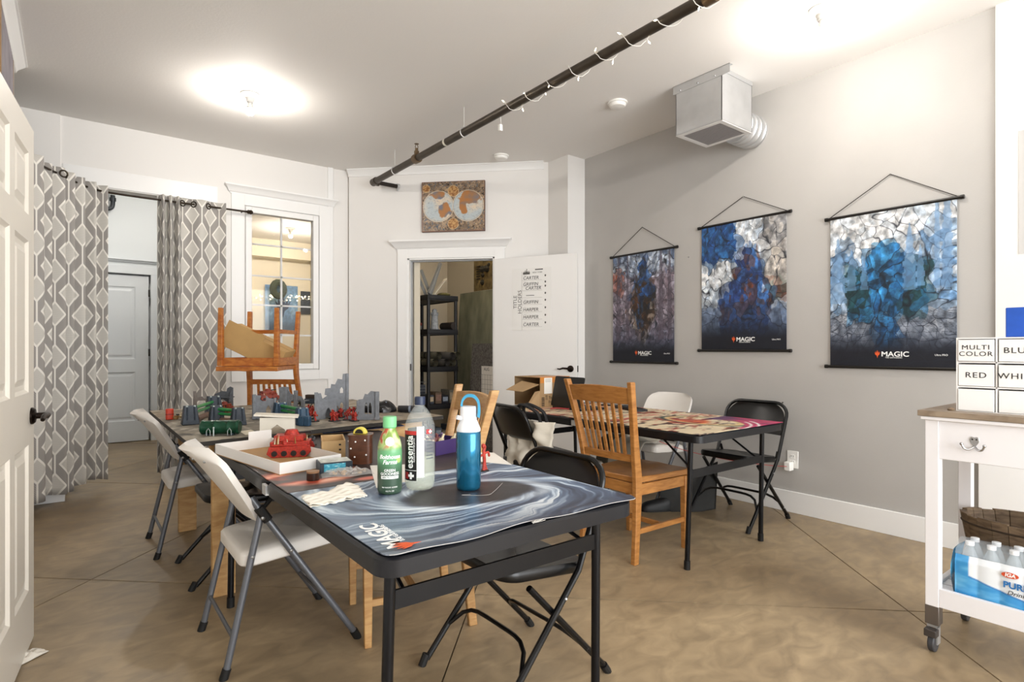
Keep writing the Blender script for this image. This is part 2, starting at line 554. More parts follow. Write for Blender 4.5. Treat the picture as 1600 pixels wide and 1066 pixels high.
def head_crown(name, M, x0, x1, z0, z1, proj, parent):
    """door or window head moulding with mitred returns; local x along the wall, y into it"""
    h = z1 - z0
    prof = [(0.010, 0.0), (0.014, 0.16), (0.022, 0.18), (0.03, 0.3), (proj * 0.62, 0.55), (proj * 0.92, 0.8), (proj, 0.84), (proj, 1.0)]
    vs = []
    for (p, t) in prof:
        z = z0 + t * h
        vs += [(x0 - p, 0, z), (x0 - p, -p, z), (x1 + p, -p, z), (x1 + p, 0, z)]
    fs = []
    for i in range(len(prof) - 1):
        for k in range(3):
            fs.append((i * 4 + k, i * 4 + k + 1, (i + 1) * 4 + k + 1, (i + 1) * 4 + k))
    k = (len(prof) - 1) * 4
    fs += [(k, k + 1, k + 2, k + 3), (3, 2, 1, 0)]
    return G().add(vs, fs, M).obj(name, M_trim, parent, smooth=True, ang=25)

# ---- window_1
MWn = frame((0, YW, 0), (1, 0, 0), (0, 1, 0))
M_glass = mat('window_glass', '#ffffff', 0.02, trans=1.0, ior=1.25, spec=0.5)
g = G()
g.bx(1.177, WX0 - 0.01, -0.02, 0, 0.845, 2.63, MWn); g.bx(WX1 + 0.01, 2.125, -0.02, 0, 0.845, 2.63, MWn)
g.bx(WX0 - 0.01, WX1 + 0.01, -0.02, 0, 2.53, 2.63, MWn); g.bx(WX0 - 0.01, WX1 + 0.01, -0.02, 0, 0.845, WZ0 - 0.01, MWn)
win = g.obj('window_1', M_trim, bev=0.002); struct(win)
head_crown('window_head', MWn, 1.177, 2.132, 2.628, 2.712, 0.06, win)
g = G()
fw = 0.055
g.bx(WX0, WX0 + fw, YW - 0.03, YW + 0.05, WZ0, WZ1); g.bx(WX1 - fw, WX1, YW - 0.03, YW + 0.05, WZ0, WZ1)
g.bx(WX0 + fw, WX1 - fw, YW - 0.03, YW + 0.05, WZ0, WZ0 + fw); g.bx(WX0 + fw, WX1 - fw, YW - 0.03, YW + 0.05, WZ1 - fw, WZ1)
g.obj('window_frame', M_trim, win, bev=0.004)
G().bx(WX0 + fw, WX1 - fw, YW + 0.030, YW + 0.034, WZ0 + fw, WZ1 - fw).obj('pane', M_glass, win)
xm = onY(440, 440, YW + 0.03).x
G().bx(xm - 0.009, xm + 0.009, YW + 0.036, YW + 0.05, WZ0 + fw, WZ1 - fw).obj('muntin', M_trim, win)
for py in (385.5, 433.5, 478.0, 524.0):
    z = onY(440, py, YW + 0.03).z
    G().bx(WX0 + fw, WX1 - fw, YW + 0.036, YW + 0.05, z - 0.008, z + 0.008).obj('muntin', M_trim, win)

# ---- hall door (door_2) with casing
M_doorw = mat('door_white', '#e3e6e8', 0.4)
def panel_door(name, w, h, t, panels, m, parent=None):
    """door leaf: local x 0..w, y 0..t, z 0..h; panels = (x0, x1, z0, z1) sunk on both faces"""
    xs = sorted(set([0, w] + [p[0] for p in panels] + [p[1] for p in panels]))
    o = thing(name, None, None) if parent is None else parent
    # stiles and rails as one leaf with real holes, panels as sunken raised fields
    outer = [(0, 0), (w, 0), (w, h), (0, h)]
    holes = [[(a, c), (b, c), (b, d), (a, d)] for (a, b, c, d) in panels]
    Mx = Matrix(((1, 0, 0, 0), (0, 0, 1, 0), (0, 1, 0, 0), (0, 0, 0, 1)))
    leaf = G().plate(outer, holes, 0, t, Mx).obj('leaf', m, o)
    for (a, b, c, d) in panels:
        g = G()
        for (y, yo, s) in ((0.0, 0.012, 1), (t, t - 0.012, -1)):
            i1, i2, i3 = 0.012, 0.03, 0.055
            ring = []
            for (ins, yy) in ((0, y), (i1, y + s * 0.010), (i2, y + s * 0.012), (i3, y + s * 0.003)):
                ring.append([(a + ins, yy, c + ins), (b - ins, yy, c + ins), (b - ins, yy, d - ins), (a + ins, yy, d - ins)])
            vs = [p for rr in ring for p in rr]
            fs = []
            for k in range(3):
                for q in range(4):
                    fs.append((k * 4 + q, k * 4 + (q + 1) % 4, (k + 1) * 4 + (q + 1) % 4, (k + 1) * 4 + q))
            fs.append((12, 13, 14, 15))
            g.add(vs, fs)
        g.obj('panel', m, leaf)
    return o
d2 = bpy.data.objects.new('door_2', None); C.objects.link(d2); d2['kind'] = 'structure'
d2.location = (HX0, 8.515, 0.01)
panel_door('door_2', HX1 - HX0, 2.06, 0.035, [(0.11, HX1 - HX0 - 0.14, 0.25, 0.86), (0.11, HX1 - HX0 - 0.14, 1.02, 1.92)], M_doorw, d2)
for z in (0.25, 1.1, 1.85):
    G().bx(HX1 - HX0 - 0.004, HX1 - HX0 + 0.014, -0.01, 0.004, z - 0.045, z + 0.045).obj('hinge', mat('hinge_dark', '#3a3835', 0.4, 0.8), d2)
g = G(); g.bx(HX0 - 0.10, HX0 - 0.005, 8.48, 8.5, 0, 2.09); g.bx(HX1 + 0.02, HX1 + 0.115, 8.48, 8.5, 0, 2.09); g.bx(HX0 - 0.10, HX1 + 0.115, 8.48, 8.5, 2.09, 2.19)
struct(g.obj('trim_6', M_doorw, bev=0.003))
struct(G().bx(-0.65, 1.18, 8.44, 8.5, 2.255, 2.275).bx(-0.65, 1.18, 8.47, 8.5, 2.235, 2.255).obj('trim_7', M_doorw))

# ---- storage door (door_1): casing, head, open leaf
g = G()
g.bx(UO0 - 0.125, UO0 - 0.02, -0.02, 0, 0, 2.19, MD); g.bx(UO1 + 0.02, UO1 + 0.125, -0.02, 0, 0, 2.19, MD)
g.bx(UO0 - 0.02, UO1 + 0.02, -0.02, 0, ZO + 0.015, 2.19, MD)
cas = g.obj('door_1', M_trim, bev=0.002); struct(cas)
head_crown('door_head', MD, UO0 - 0.125, UO1 + 0.125, 2.19, 2.285, 0.075, cas)
g = G()
g.bx(UO0 - 0.02, UO0, -0.01, 0.13, 0, ZO, MD); g.bx(UO1, UO1 + 0.02, -0.01, 0.13, 0, ZO, MD); g.bx(UO0, UO1, -0.01, 0.13, ZO, ZO + 0.02, MD)
g.obj('door_jamb', M_trim, cas)
g = G(); g.bx(UO0, UO0 + 0.012, 0.05, 0.085, 0, ZO, MD); g.bx(UO0, UO1, 0.05, 0.085, ZO - 0.012, ZO, MD)
g.obj('door_stop', M_jamb, cas)
G().bx(UO0 - 0.001, UO0 + 0.004, 0.015, 0.045, 0.93, 1.0, MD).obj('strike_plate', mat('bronze_dark', '#241c18', 0.35, 0.9), cas)
HPx = diag(UO1 + 0.012, -0.025)
LA = R(-27.0); DL = 0.895
dirL = Vector((-math.sin(LA), -math.cos(LA), 0)); nrmL = Vector((dirL.y, -dirL.x, 0))    # normal facing the camera side
if nrmL.dot(Vector((-1, -1, 0))) < 0: nrmL = -nrmL
ML = frame(HPx + Vector((0, 0, 0.012)), dirL, -nrmL)      # local x to the free edge, y away from the camera
if ML.to_3x3().determinant() < 0: pass
leaf = G().bx(0, DL, 0, 0.035, 0, 2.062, ML).obj('door_leaf', mat('door_flat', '#ebe9e6', 0.32), cas, bev=0.0015)
M_bronze = MATS['bronze_dark']
zl = 0.955
g = G()
Mh = ML @ Matrix.Translation((DL - 0.065, 0, zl)) @ Matrix.Rotation(R(90), 4, 'X')
g.lathe([(0.032, 0), (0.032, 0.006), (0.024, 0.012), (0.011, 0.014), (0.011, 0.045), (0.0, 0.047)], 20, (0, 0, 0), Mh)
g.tube([ML @ Vector((DL - 0.065, -0.042, zl)), ML @ Vector((DL - 0.09, -0.045, zl + 0.004)), ML @ Vector((DL - 0.13, -0.043, zl + 0.006)), ML @ Vector((DL - 0.16, -0.042, zl - 0.004)), ML @ Vector((DL - 0.185, -0.042, zl - 0.0))], [0.011, 0.010, 0.009, 0.008, 0.006], 10)
g.obj('door_handle', M_bronze, leaf, smooth=True)
G().bx(DL - 0.0005, DL + 0.003, 0.005, 0.03, zl - 0.03, zl + 0.03, ML).obj('latch_plate', M_bronze, leaf)

# ---- near left door (door_3), open flat along the left wall
M_door3 = mat('door_cream', '#e7e0d4', 0.35)
d3 = bpy.data.objects.new('door_3', None); C.objects.link(d3); d3['kind'] = 'structure'
fe = Vector((-0.161, 2.975, 0)); ang3 = R(5.5); W3 = 0.81
hd = Vector((-math.sin(ang3), -math.cos(ang3), 0))
# local x runs from the free edge to the hinge, local y away from the camera side
d3.location = (fe.x, fe.y, 0.012); d3.rotation_euler = (0, 0, math.atan2(hd.y, hd.x))
pn = []
for (x0, x1) in ((0.11, 0.365), (0.445, 0.70)):
    for (z0, z1) in ((0.22, 0.78), (0.98, 1.56), (1.66, 1.90)):
        pn.append((x0, x1, z0, z1))
panel_door('door_3', W3, 2.015, 0.035, pn, M_door3, d3)
g = G()
g.lathe([(0.033, 0), (0.033, 0.006), (0.026, 0.014), (0.012, 0.016), (0.012, 0.055), (0.0, 0.058)], 20, (0, 0, 0), Matrix.Translation((0.06, 0.035, 0.885)) @ Matrix.Rotation(R(-90), 4, 'X'))
g.tube([(0.06, 0.083, 0.885), (0.085, 0.088, 0.888), (0.13, 0.086, 0.89), (0.16, 0.085, 0.884), (0.175, 0.085, 0.878)], [0.012, 0.011, 0.010, 0.009, 0.007], 10)
g.lathe([(0.033, 0), (0.033, 0.006), (0.026, 0.014), (0.012, 0.016), (0.012, 0.055), (0.0, 0.058)], 20, (0, 0, 0), Matrix.Translation((0.06, 0.0, 0.885)) @ Matrix.Rotation(R(90), 4, 'X'))
g.tube([(0.06, -0.048, 0.885), (0.085, -0.053, 0.888), (0.13, -0.051, 0.89), (0.16, -0.05, 0.884)], [0.012, 0.011, 0.010, 0.008], 10)
g.obj('door_handle', M_bronze, d3, smooth=True)
for z in (0.2, 1.0, 1.8):
    G().bx(W3 - 0.002, W3 + 0.012, 0.0, 0.03, z - 0.045, z + 0.045).obj('hinge', M_bronze, d3)
# unseen panel added behind the hall door to stop light leaking through
struct(G().bx(-0.2, 1.0, 8.62, 8.66, 0, 2.4).obj('hall_light_stop', MATS['hall_paint']))
# ================================================================== CEILING FIXTURES
M_porc = mat('porcelain', '#f1efea', 0.3)
M_bulb = mat('bulb_glow', '#fff6e6', 0.3, emit='#fff8ef', es=BULB)
M_bulbc = mat('bulb_cool', '#f4f8ff', 0.3, emit='#fffaf2', es=BULB * 1.0)
M_bulbd = mat('bulb_dim', '#fff6e6', 0.3, emit='#fff2de', es=BULB * 0.5)
M_bulbf = mat('bulb_far', '#fff6e6', 0.3, emit='#fff6ea', es=BULB * 1.7)
M_galv = mat('galvanised', '#c9cacb', 0.38, 0.75, var=0.06, scale=9)
M_steel = mat('chrome', '#b9b9ba', 0.25, 1.0)
def lamp(loc, label, group='bare bulb ceiling lamps', mb=None):
    t = thing('ceiling_lamp', label, 'lamp', loc, 0, group)
    G().lathe([(0.001, -0.0), (0.066, -0.0), (0.068, -0.008), (0.060, -0.02), (0.034, -0.03), (0.03, -0.034), (0.028, -0.055), (0.0235, -0.06), (0.0235, -0.066), (0.001, -0.066)], 28).obj('lamp_holder', M_porc, t, smooth=True)
    # LED-style bulb: opaque neck added to cut ceiling spill, glowing dome below
    G().lathe([(0.0135, -0.06), (0.0145, -0.075), (0.022, -0.092), (0.0285, -0.108), (0.030, -0.113), (0.001, -0.1131)], 24).obj('bulb_neck', M_porc, t, smooth=True)
    G().lathe([(0.001, -0.1135), (0.030, -0.1135), (0.0305, -0.126), (0.027, -0.142), (0.018, -0.153), (0.001, -0.157)], 24).obj('bulb', mb or M_bulb, t, smooth=True)
    return t
l1 = onz(391, 147, CEIL); l2 = onz(1284, 14, CEIL)
lamp(l1, 'lit bare bulb in porcelain holder on ceiling towards curtained doorway')
lamp(l2, 'lit bare bulb in porcelain holder on ceiling near grey wall')
lb = onY(454, 366, 9.2); 
lamp((lb.x, 9.2, CEIL), 'lit bulb standing in for a reflection in the window glass', mb=M_bulbf)
lamp((0.55, 7.35, CEIL), 'unseen ceiling bulb added to light the hall behind the curtained doorway', mb=M_bulbc)  # lamp added out of sight to brighten the hall

def detector(p, label):
    t = thing('smoke_detector', label, 'smoke detector', (p.x, p.y, CEIL), 0, 'smoke detectors')
    G().lathe([(0.001, 0), (0.073, 0), (0.075, -0.004), (0.075, -0.012), (0.07, -0.014), (0.001, -0.014)], 32).obj('mount_plate', M_porc, t, smooth=True)
    G().lathe([(0.001, -0.014), (0.064, -0.014), (0.063, -0.026), (0.055, -0.036), (0.03, -0.04), (0.001, -0.04)], 32).obj('cover', M_porc, t, smooth=True)
detector(onz(965, 160, CEIL), 'white round smoke detector beside the ventilation box')
detector(onz(783, 243, CEIL), 'white round smoke detector near the storage room doorway')

# ---- ventilation box with round duct
vx0, vx1, vy0, vy1, vz = 3.434, 3.808, 2.166, 2.534, 2.69
t = thing('ventilation_box', 'galvanised square ventilation box hanging from the ceiling by grey wall', 'vent', ((vx0 + vx1) / 2, (vy0 + vy1) / 2, vz))
bx_, by_ = (vx0 + vx1) / 2, (vy0 + vy1) / 2
hw, hd_, hh = (vx1 - vx0) / 2, (vy1 - vy0) / 2, CEIL - vz
g = G(); th = 0.004
g.bx(-hw, hw, -hd_, -hd_ + th, 0, hh); g.bx(-hw, hw, hd_ - th, hd_, 0, hh); g.bx(-hw, -hw + th, -hd_, hd_, 0, hh); g.bx(hw - th, hw, -hd_, hd_, 0, hh)
g.obj('box', M_galv, t)
g = G(); r_ = 0.035
g.bx(-hw, hw, -hd_, -hd_ + r_, -0.004, 0.004); g.bx(-hw, hw, hd_ - r_, hd_, -0.004, 0.004); g.bx(-hw, -hw + r_, -hd_ + r_, hd_ - r_, -0.004, 0.004); g.bx(hw - r_, hw, -hd_ + r_, hd_ - r_, -0.004, 0.004)
g.obj('grille_frame', mat('vent_paint', '#dedcd9', 0.45), t, bev=0.001)
gr = G().bx(-hw + r_, hw - r_, -hd_ + r_, hd_ - r_, 0.002, 0.004).obj('grille', mat('vent_screen', '#a9a5a3', 0.6), t)
ns = 26
for i in range(ns):
    y = -hd_ + r_ + (2 * hd_ - 2 * r_) * (i + 0.5) / ns
    G().bx(-hw + r_, hw - r_, y - 0.0016, y + 0.0016, -0.003, 0.002).obj('slat', mat('slat_grey', '#8f8b89', 0.6), gr)
fl_ = G().bx(-hw - 0.004, -hw, -hd_ - 0.06, hd_ + 0.02, hh - 0.06, hh - 0.002).bx(-hw - 0.004, -hw + 0.03, -hd_ - 0.06, hd_ + 0.02, hh - 0.004, hh - 0.001).obj('flange', M_galv, t)
for y in (-hd_ + 0.05, 0.0, hd_ - 0.04):
    G().ball((-hw - 0.004, y, hh - 0.045), 0.006, 8).obj('screw', M_steel, fl_)
G().bx(-hw, hw, -hd_ - 0.004, -hd_, hh - 0.03, hh - 0.001).obj('flange', M_galv, t)
g = G(); Md = Matrix.Translation((hw - 0.01, -0.06, 0.085)) @ Matrix.Rotation(R(90), 4, 'Y')
L = XR - vx1 + 0.01; prof = [(0.115, 0)]
for k in range(4):
    z = L * (k + 0.5) / 4
    prof += [(0.115, z - 0.006), (0.122, z), (0.115, z + 0.006)]
prof += [(0.115, L)]
g.lathe(prof, 36, (0, 0, 0), Md)
g.obj('duct', M_galv, t, smooth=True, ang=50)

# ---- sprinkler pipe with hangers
M_pipe = mat('pipe_bronze', '#4a4239', 0.4, 0.6, var=0.15, scale=12)
M_bracket = mat('hanger_steel', '#d8d6d2', 0.4, 0.5)
PX, PZ, PR = 2.42, 2.853, 0.030
ye = onX(585, 292, PX).y
t = thing('sprinkler_pipe', 'dark bronze sprinkler pipe hung below the ceiling across the room', 'pipe', (PX, ye, PZ))
G().tube([(0, 0.0, 0), (0, -ye - 1.0, 0)], PR, 16).obj('pipe', M_pipe, t, smooth=True)
G().tube([(0, 0.03, 0), (0, -0.05, 0)], PR + 0.008, 16).ball((0, 0.01, 0), PR + 0.007, 14).tube([(0.0, 0.005, 0), (0.05, 0.005, 0)], PR + 0.004, 14).obj('elbow', M_pipe, t, smooth=True)
G().tube([(0.04, 0.005, 0), (0.27, 0.005, 0)], 0.021, 14).obj('branch', mat('pipe_black', '#2b2521', 0.4, 0.5), t, smooth=True)
G().tube([(0.25, 0.005, 0), (0.275, 0.005, 0)], 0.03, 14).tube([(0.26, 0.005, 0), (0.26, 0.005, -0.045)], 0.008, 8).obj('end_fitting', M_galv, t, smooth=True)
ys = onX(651, 262, PX).y - ye
h = G().tube([(0, ys - 0.03, 0), (0, ys + 0.03, 0)], PR + 0.012, 14).tube([(0, ys, 0), (0, ys, 0.065)], 0.022, 12).tube([(0, ys, 0.06), (0, ys, 0.09)], 0.014, 10)
sp = h.obj('sprinkler_tee', mat('pipe_brass', '#6d5a44', 0.4, 0.7), t, smooth=True)
g = G().cyl((0, ys, 0.128), 0.02, 0.003, 12)
for s in (-1, 1): g.tube([(s * 0.008, ys, 0.085), (s * 0.014, ys, 0.105), (s * 0.004, ys, 0.128)], 0.003, 6)
g.obj('sprinkler_head', MATS['pipe_brass'], sp, smooth=True)
for px, py in ((617, 270), (725, 207)):
    y = onX(px, py, PX).y - ye
    hg = G().tube([(PR * 1.15 * math.cos(a), y, PR * 1.25 * math.sin(a)) for a in [2 * PI * k / 18 for k in range(18)]], 0.004, 6, closed=True).obj('hanger', M_bracket, t, smooth=True)
    G().tube([(0, y, PR * 1.2), (0, y, CEIL - PZ)], 0.0045, 8).cyl((0, y, PR * 1.3), 0.009, 0.012, 8).obj('rod', M_bracket, hg, smooth=True)
y = onX(697, 223, PX).y - ye
G().tube([(0, y - 0.012, 0), (0, y + 0.012, 0)], PR + 0.001, 16).obj('tag', mat('label_cream', '#d9d4c6', 0.6), t, smooth=True)
y = onX(1110, 10, PX).y - ye
G().tube([(0, y - 0.03, 0), (0, y + 0.03, 0)], PR + 0.010, 16).obj('coupling', MATS['pipe_brass'], t, smooth=True)

# ---- fairy lights wound round the pipe
M_cordw = mat('cord_white', '#efece6', 0.5)
M_fairy = mat('fairy_glow', '#fff5dd', 0.4, emit='#ffedc8', es=14.0)
t = thing('fairy_lights', 'white string of lit fairy lights wound round the ceiling pipe', 'string lights', (PX, 0, PZ))
ya = onX(786, 178, PX).y; yb = onX(1135, -5, PX).y - 0.3
pts = []; N = 150
for i in range(N + 1):
    f = i / N; y = ya + (yb - ya) * f
    a = 2 * PI * 9.5 * f + 0.6
    rr = PR + 0.004 + 0.012 * (0.5 + 0.5 * math.cos(a * 0.5 + 1)) * (1 if math.cos(a) < 0.4 else 0.2)
    pts.append((rr * math.cos(a), y, rr * math.sin(a) - (0.01 if math.sin(a) < -0.3 else 0)))
G().tube(pts, 0.0022, 5).obj('cord', M_cordw, t, smooth=True)
random.seed(3)
for i in range(17):
    f = (i + 0.5) / 17; k = int(f * N); p = Vector(pts[k]); a = random.uniform(0, 2 * PI)
    out = Vector((p.x, 0, p.z)).normalized(); d = (out + Vector((0, random.uniform(-0.8, 0.8), -0.5))).normalized()
    b = G().tube([p, p + d * 0.012], 0.0035, 6).obj('socket', M_cordw, t)
    G().tube([p + d * 0.012, p + d * 0.02, p + d * 0.03], [0.0035, 0.0032, 0.0006], 6).obj('bulb', M_fairy, b)
p = Vector((0, ya + 0.03, -PR - 0.005))
G().tube([p, p + Vector((0.01, 0.01, -0.03)), p + Vector((0.005, 0.0, -0.06))], 0.0025, 6).bx(-0.012, 0.012, ya + 0.022, ya + 0.042, -PR - 0.105, -PR - 0.06).obj('plug', M_cordw, t)
# ================================================================== CHAIRS
M_plw = mat('plastic_white', '#e4dfd8', 0.45, bump=0.03, bscale=300)
M_tubeg = mat('tube_grey', '#6d7076', 0.35, 0.55)
M_blk = mat('metal_black', '#0c0c0d', 0.28, 0.2)
M_blkpad = mat('black_panel', '#0d0d0e', 0.3)
M_rub = mat('rubber_black', '#101010', 0.6)
M_oak = wood('oak_honey', '#9a6430', '#b98145', 0.38, (3, 3, 14), 4.0)
M_oak2 = wood('oak_light', '#a87a48', '#c29a66', 0.45, (3, 3, 14), 4.0)
M_cherry = wood('cherry', '#9a4f1c', '#c07a34', 0.38, (4, 4, 12), 4.0)
M_rivet = mat('rivet', '#b5b7b9', 0.3, 0.9)

def smooth_path(pts, n=6):
    """Catmull-Rom through the points"""
    P = [Vector(p) for p in pts]; P = [2 * P[0] - P[1]] + P + [2 * P[-1] - P[-2]]
    out = []
    for i in range(1, len(P) - 2):
        for k in range(n):
            t = k / n
            a, b, c, d = P[i - 1], P[i], P[i + 1], P[i + 2]
            out.append(0.5 * ((2 * b) + (c - a) * t + (2 * a - 5 * b + 4 * c - d) * t * t + (3 * b - a - 3 * c + d) * t ** 3))
    out.append(P[-2])
    return out

def shell(fn_c, fn_n, prof, t, nu=20):
    pass

def white_chair(label, loc, rz, group):
    """plastic folding chair, front towards local +x"""
    t = thing('folding_chair', label, 'chair', loc, rz, group)
    # backrest: rounded plastic panel, dished, leaning back
    def back(u, v, off):
        z0, z1 = 0.532, 0.798
        w = 0.222 - 0.012 * v
        s = v
        z = z0 + (z1 - z0) * s
        x = -0.118 - 0.150 * s - 0.058 * (1 - (2 * u - 1) ** 2) * (0.35 + 0.65 * s)
        x -= 0.018 * max(0, s - 0.8) / 0.2
        # superellipse outline
        cu = 2 * u - 1; cv = 2 * v - 1
        k = (1 - abs(cv) ** 5) ** 0.2 if abs(cv) < 1 else 0.0
        y = cu * w * max(k, 0.84 if v < 0.5 else 0.66)
        d = Vector((0.79, 0, 0.61)) * off
        return (x + d.x, y, z + d.z)
    g = G(); nu, nv = 18, 16
    g.grid(lambda u, v: back(u, v, 0.011), nu, nv); g.grid(lambda u, v: back(u, v, -0.011), nu, nv)
    n1 = (nu + 1) * (nv + 1)
    ring = [i for i in range(nu + 1)] + [j * (nu + 1) + nu for j in range(1, nv + 1)] + [nv * (nu + 1) + i for i in range(nu - 1, -1, -1)] + [j * (nu + 1) for j in range(nv - 1, 0, -1)]
    for i in range(len(ring)):
        a, b = ring[i], ring[(i + 1) % len(ring)]
        g.f.append([a, b, b + n1, a + n1])
    bk = g.obj('backrest', M_plw, t, smooth=True, ang=60)
    for y in (-0.14, -0.05, 0.05, 0.14):
        p = Vector(back((y / 0.2 + 1) / 2, 0.87, -0.011))
        G().ball(p, 0.006, 8).obj('rivet', M_rivet, bk)
    # seat: rounded slab with a lip
    g = G(); N = 8
    poly = rrect(0.375, 0.41, 0.045, 5, 0.005, 0)
    vs, fs = [], []
    lay = [(0.97, 0.380), (1.0, 0.386), (1.0, 0.422), (0.97, 0.430), (0.86, 0.427), (0.5, 0.420), (0.02, 0.418)]
    for (s, z) in lay:
        for (x, y) in poly:
            vs.append((0.005 + (x - 0.005) * s, y * s, z + 0.03 * (x / 0.19) * 0.5 + 0.012 * (abs(y) / 0.2) ** 2 * (1 if s < 0.9 else 0)))
    m = len(poly)
    for i in range(len(lay) - 1):
        for k in range(m):
            fs.append((i * m + k, i * m + (k + 1) % m, (i + 1) * m + (k + 1) % m, (i + 1) * m + k))
    fs.append(tuple(range(m - 1, -1, -1))); fs.append(tuple((len(lay) - 1) * m + k for k in range(m)))
    st = G().add(vs, fs).obj('seat', M_plw, t, smooth=True, ang=40)
    for s in (-1, 1):
        y = s * 0.226
        l = G().tube([(-0.150, s * 0.205, 0.62), (-0.115, y, 0.56), (0.236, y, 0.02)], 0.0125, 12).obj('front_leg', M_tubeg, t, smooth=True)
        G().tube([(0.226, y, 0.035), (0.243, y, 0.004), (0.2435, y, 0.0)], 0.0155, 12).obj('foot_cap', M_rub, l, smooth=True)
        l = G().tube([(-0.118, y * 0.93, 0.555), (-0.237, y * 0.97, 0.02)], 0.0125, 12).obj('rear_leg', M_tubeg, t, smooth=True)
        G().tube([(-0.233, y * 0.97, 0.035), (-0.2435, y * 0.97, 0.004), (-0.244, y * 0.97, 0.0)], 0.0155, 12).obj('foot_cap', M_rub, l, smooth=True)
        j = G().tube([(-0.13, y, 0.585), (-0.098, y, 0.535)], 0.018, 10).obj('hinge', M_rub, t, smooth=True)
        G().ball((-0.118, y + s * 0.012, 0.548), 0.008, 8).obj('bolt', M_rivet, j)
        p = -0.115 + 0.351 * (0.56 - 0.41) / 0.54
        G().ball((p, y + s * 0.011, 0.41), 0.007, 8).obj('rivet', M_rivet, t); G().ball((-0.149, y * 0.94 + s * 0.011, 0.41), 0.007, 8).obj('rivet', M_rivet, t)
    G().tube([(0.155, -0.226, 0.145), (0.155, 0.226, 0.145)], 0.008, 8).obj('stretcher', M_tubeg, t, smooth=True)
    G().tube([(-0.212, -0.217, 0.135), (-0.212, 0.217, 0.135)], 0.008, 8).obj('stretcher', M_tubeg, t, smooth=True)
    return t

def black_chair(label, loc, rz, group):
    """steel folding chair, front towards local +x"""
    t = thing('folding_chair', label, 'chair', loc, rz, group)
    r = 0.0115; y = 0.224
    # main frame: front feet up to the top of the back (one bent tube)
    def ln(z):      # side profile of the main tube
        if z < 0.42: return 0.26 - (0.26 + 0.105) * z / 0.42
        return -0.105 - 0.15 * (z - 0.42) / 0.36
    pts = [(ln(0.02), -y, 0.02), (ln(0.42), -y, 0.42), (ln(0.62), -y, 0.62), (ln(0.70), -y, 0.70)]
    for k in range(1, 7):
        a = PI / 2 * k / 6
        pts.append((ln(0.70 + 0.085 * math.sin(a)), -y + 0.10 * (1 - math.cos(a)), 0.70 + 0.085 * math.sin(a)))
    pts += [(x, -yy, z) for (x, yy, z) in reversed(pts)]
    G().tube(pts, r, 10).obj('back_frame', M_blk, t, smooth=True)
    # back panel pressed steel
    def bp(u, v, o):
        cu, cv = 2 * u - 1, 2 * v - 1
        z = 0.575 + 0.20 * v
        k = 1.0 - 0.34 * max(0, (v - 0.45) / 0.55) ** 2.6
        return (ln(z) - 0.028 * (1 - cu * cu) + o * 0.008 + 0.006 * (abs(cv) ** 6), cu * (y - 0.012) * k, z)
    g = G(); nu, nv = 16, 12
    g.grid(lambda u, v: bp(u, v, 0.5), nu, nv); g.grid(lambda u, v: bp(u, v, -0.5), nu, nv)
    n1 = (nu + 1) * (nv + 1)
    ring = [i for i in range(nu + 1)] + [j * (nu + 1) + nu for j in range(1, nv + 1)] + [nv * (nu + 1) + i for i in range(nu - 1, -1, -1)] + [j * (nu + 1) for j in range(nv - 1, 0, -1)]
    for i in range(len(ring)):
        a, b = ring[i], ring[(i + 1) % len(ring)]
        g.f.append([a, b, b + n1, a + n1])
    g.obj('backrest', M_blkpad, t, smooth=True, ang=60)
    # seat pan
    poly = rrect(0.39, 0.385, 0.07, 6, 0.0, 0)
    vs, fs = [], []
    lay = [(0.90, 0.408), (0.98, 0.408), (1.0, 0.414), (1.0, 0.438), (0.97, 0.447), (0.90, 0.446), (0.5, 0.438), (0.02, 0.436)]
    for (s, z) in lay:
        for (px, py) in poly:
            vs.append((px * s, py * s, z + 0.02 * px / 0.19))
    m = len(poly)
    for i in range(len(lay) - 1):
        for k in range(m):
            fs.append((i * m + k, i * m + (k + 1) % m, (i + 1) * m + (k + 1) % m, (i + 1) * m + k))
    fs.append(tuple(range(m - 1, -1, -1))); fs.append(tuple((len(lay) - 1) * m + k for k in range(m)))
    G().add(vs, fs).obj('seat', M_blkpad, t, smooth=True, ang=40)
    for s in (-1, 1):
        yy = s * 0.20
        l = G().tube([(0.10, yy, 0.40), (-0.253, yy * 1.08, 0.02)], r, 10).obj('rear_leg', M_blk, t, smooth=True)
        G().tube([(-0.240, yy * 1.08, 0.034), (-0.262, yy * 1.08, 0.003), (-0.263, yy * 1.08, 0.0)], 0.015, 10).obj('foot_cap', M_rub, l, smooth=True)
        f = G().tube([(0.244, s * y, 0.04), (0.262, s * y, 0.003), (0.263, s * y, 0.0)], 0.015, 10).obj('foot_cap', M_rub, t, smooth=True)
        G().bar((ln(0.47), s * (y - 0.012), 0.47), (-0.13, s * 0.2, 0.42), 0.003, 0.018).obj('seat_link', M_blk, t)
        G().ball((ln(0.34), s * (y + 0.010), 0.34), 0.006, 8).obj('rivet', M_rivet, t); G().ball((-0.19, s * (0.215 + 0.009), 0.086), 0.005, 8).obj('rivet', M_rivet, t)
    # bowed stretchers
    def bow(xf, z0, z1):
        pts = []
        for k in range(13):
            u = -1 + 2 * k / 12
            e = abs(u) ** 6
            z = z1 + (z0 - z1) * e
            pts.append((xf(z), u * 0.218, z))
        return pts
    G().tube(bow(lambda z: 0.26 - 0.365 * z / 0.42, 0.13, 0.20), 0.008, 8).obj('stretcher', M_blk, t, smooth=True)
    G().tube(bow(lambda z: -0.263 + 0.353 * z / 0.40, 0.12, 0.18), 0.008, 8).obj('stretcher', M_blk, t, smooth=True)
    return t

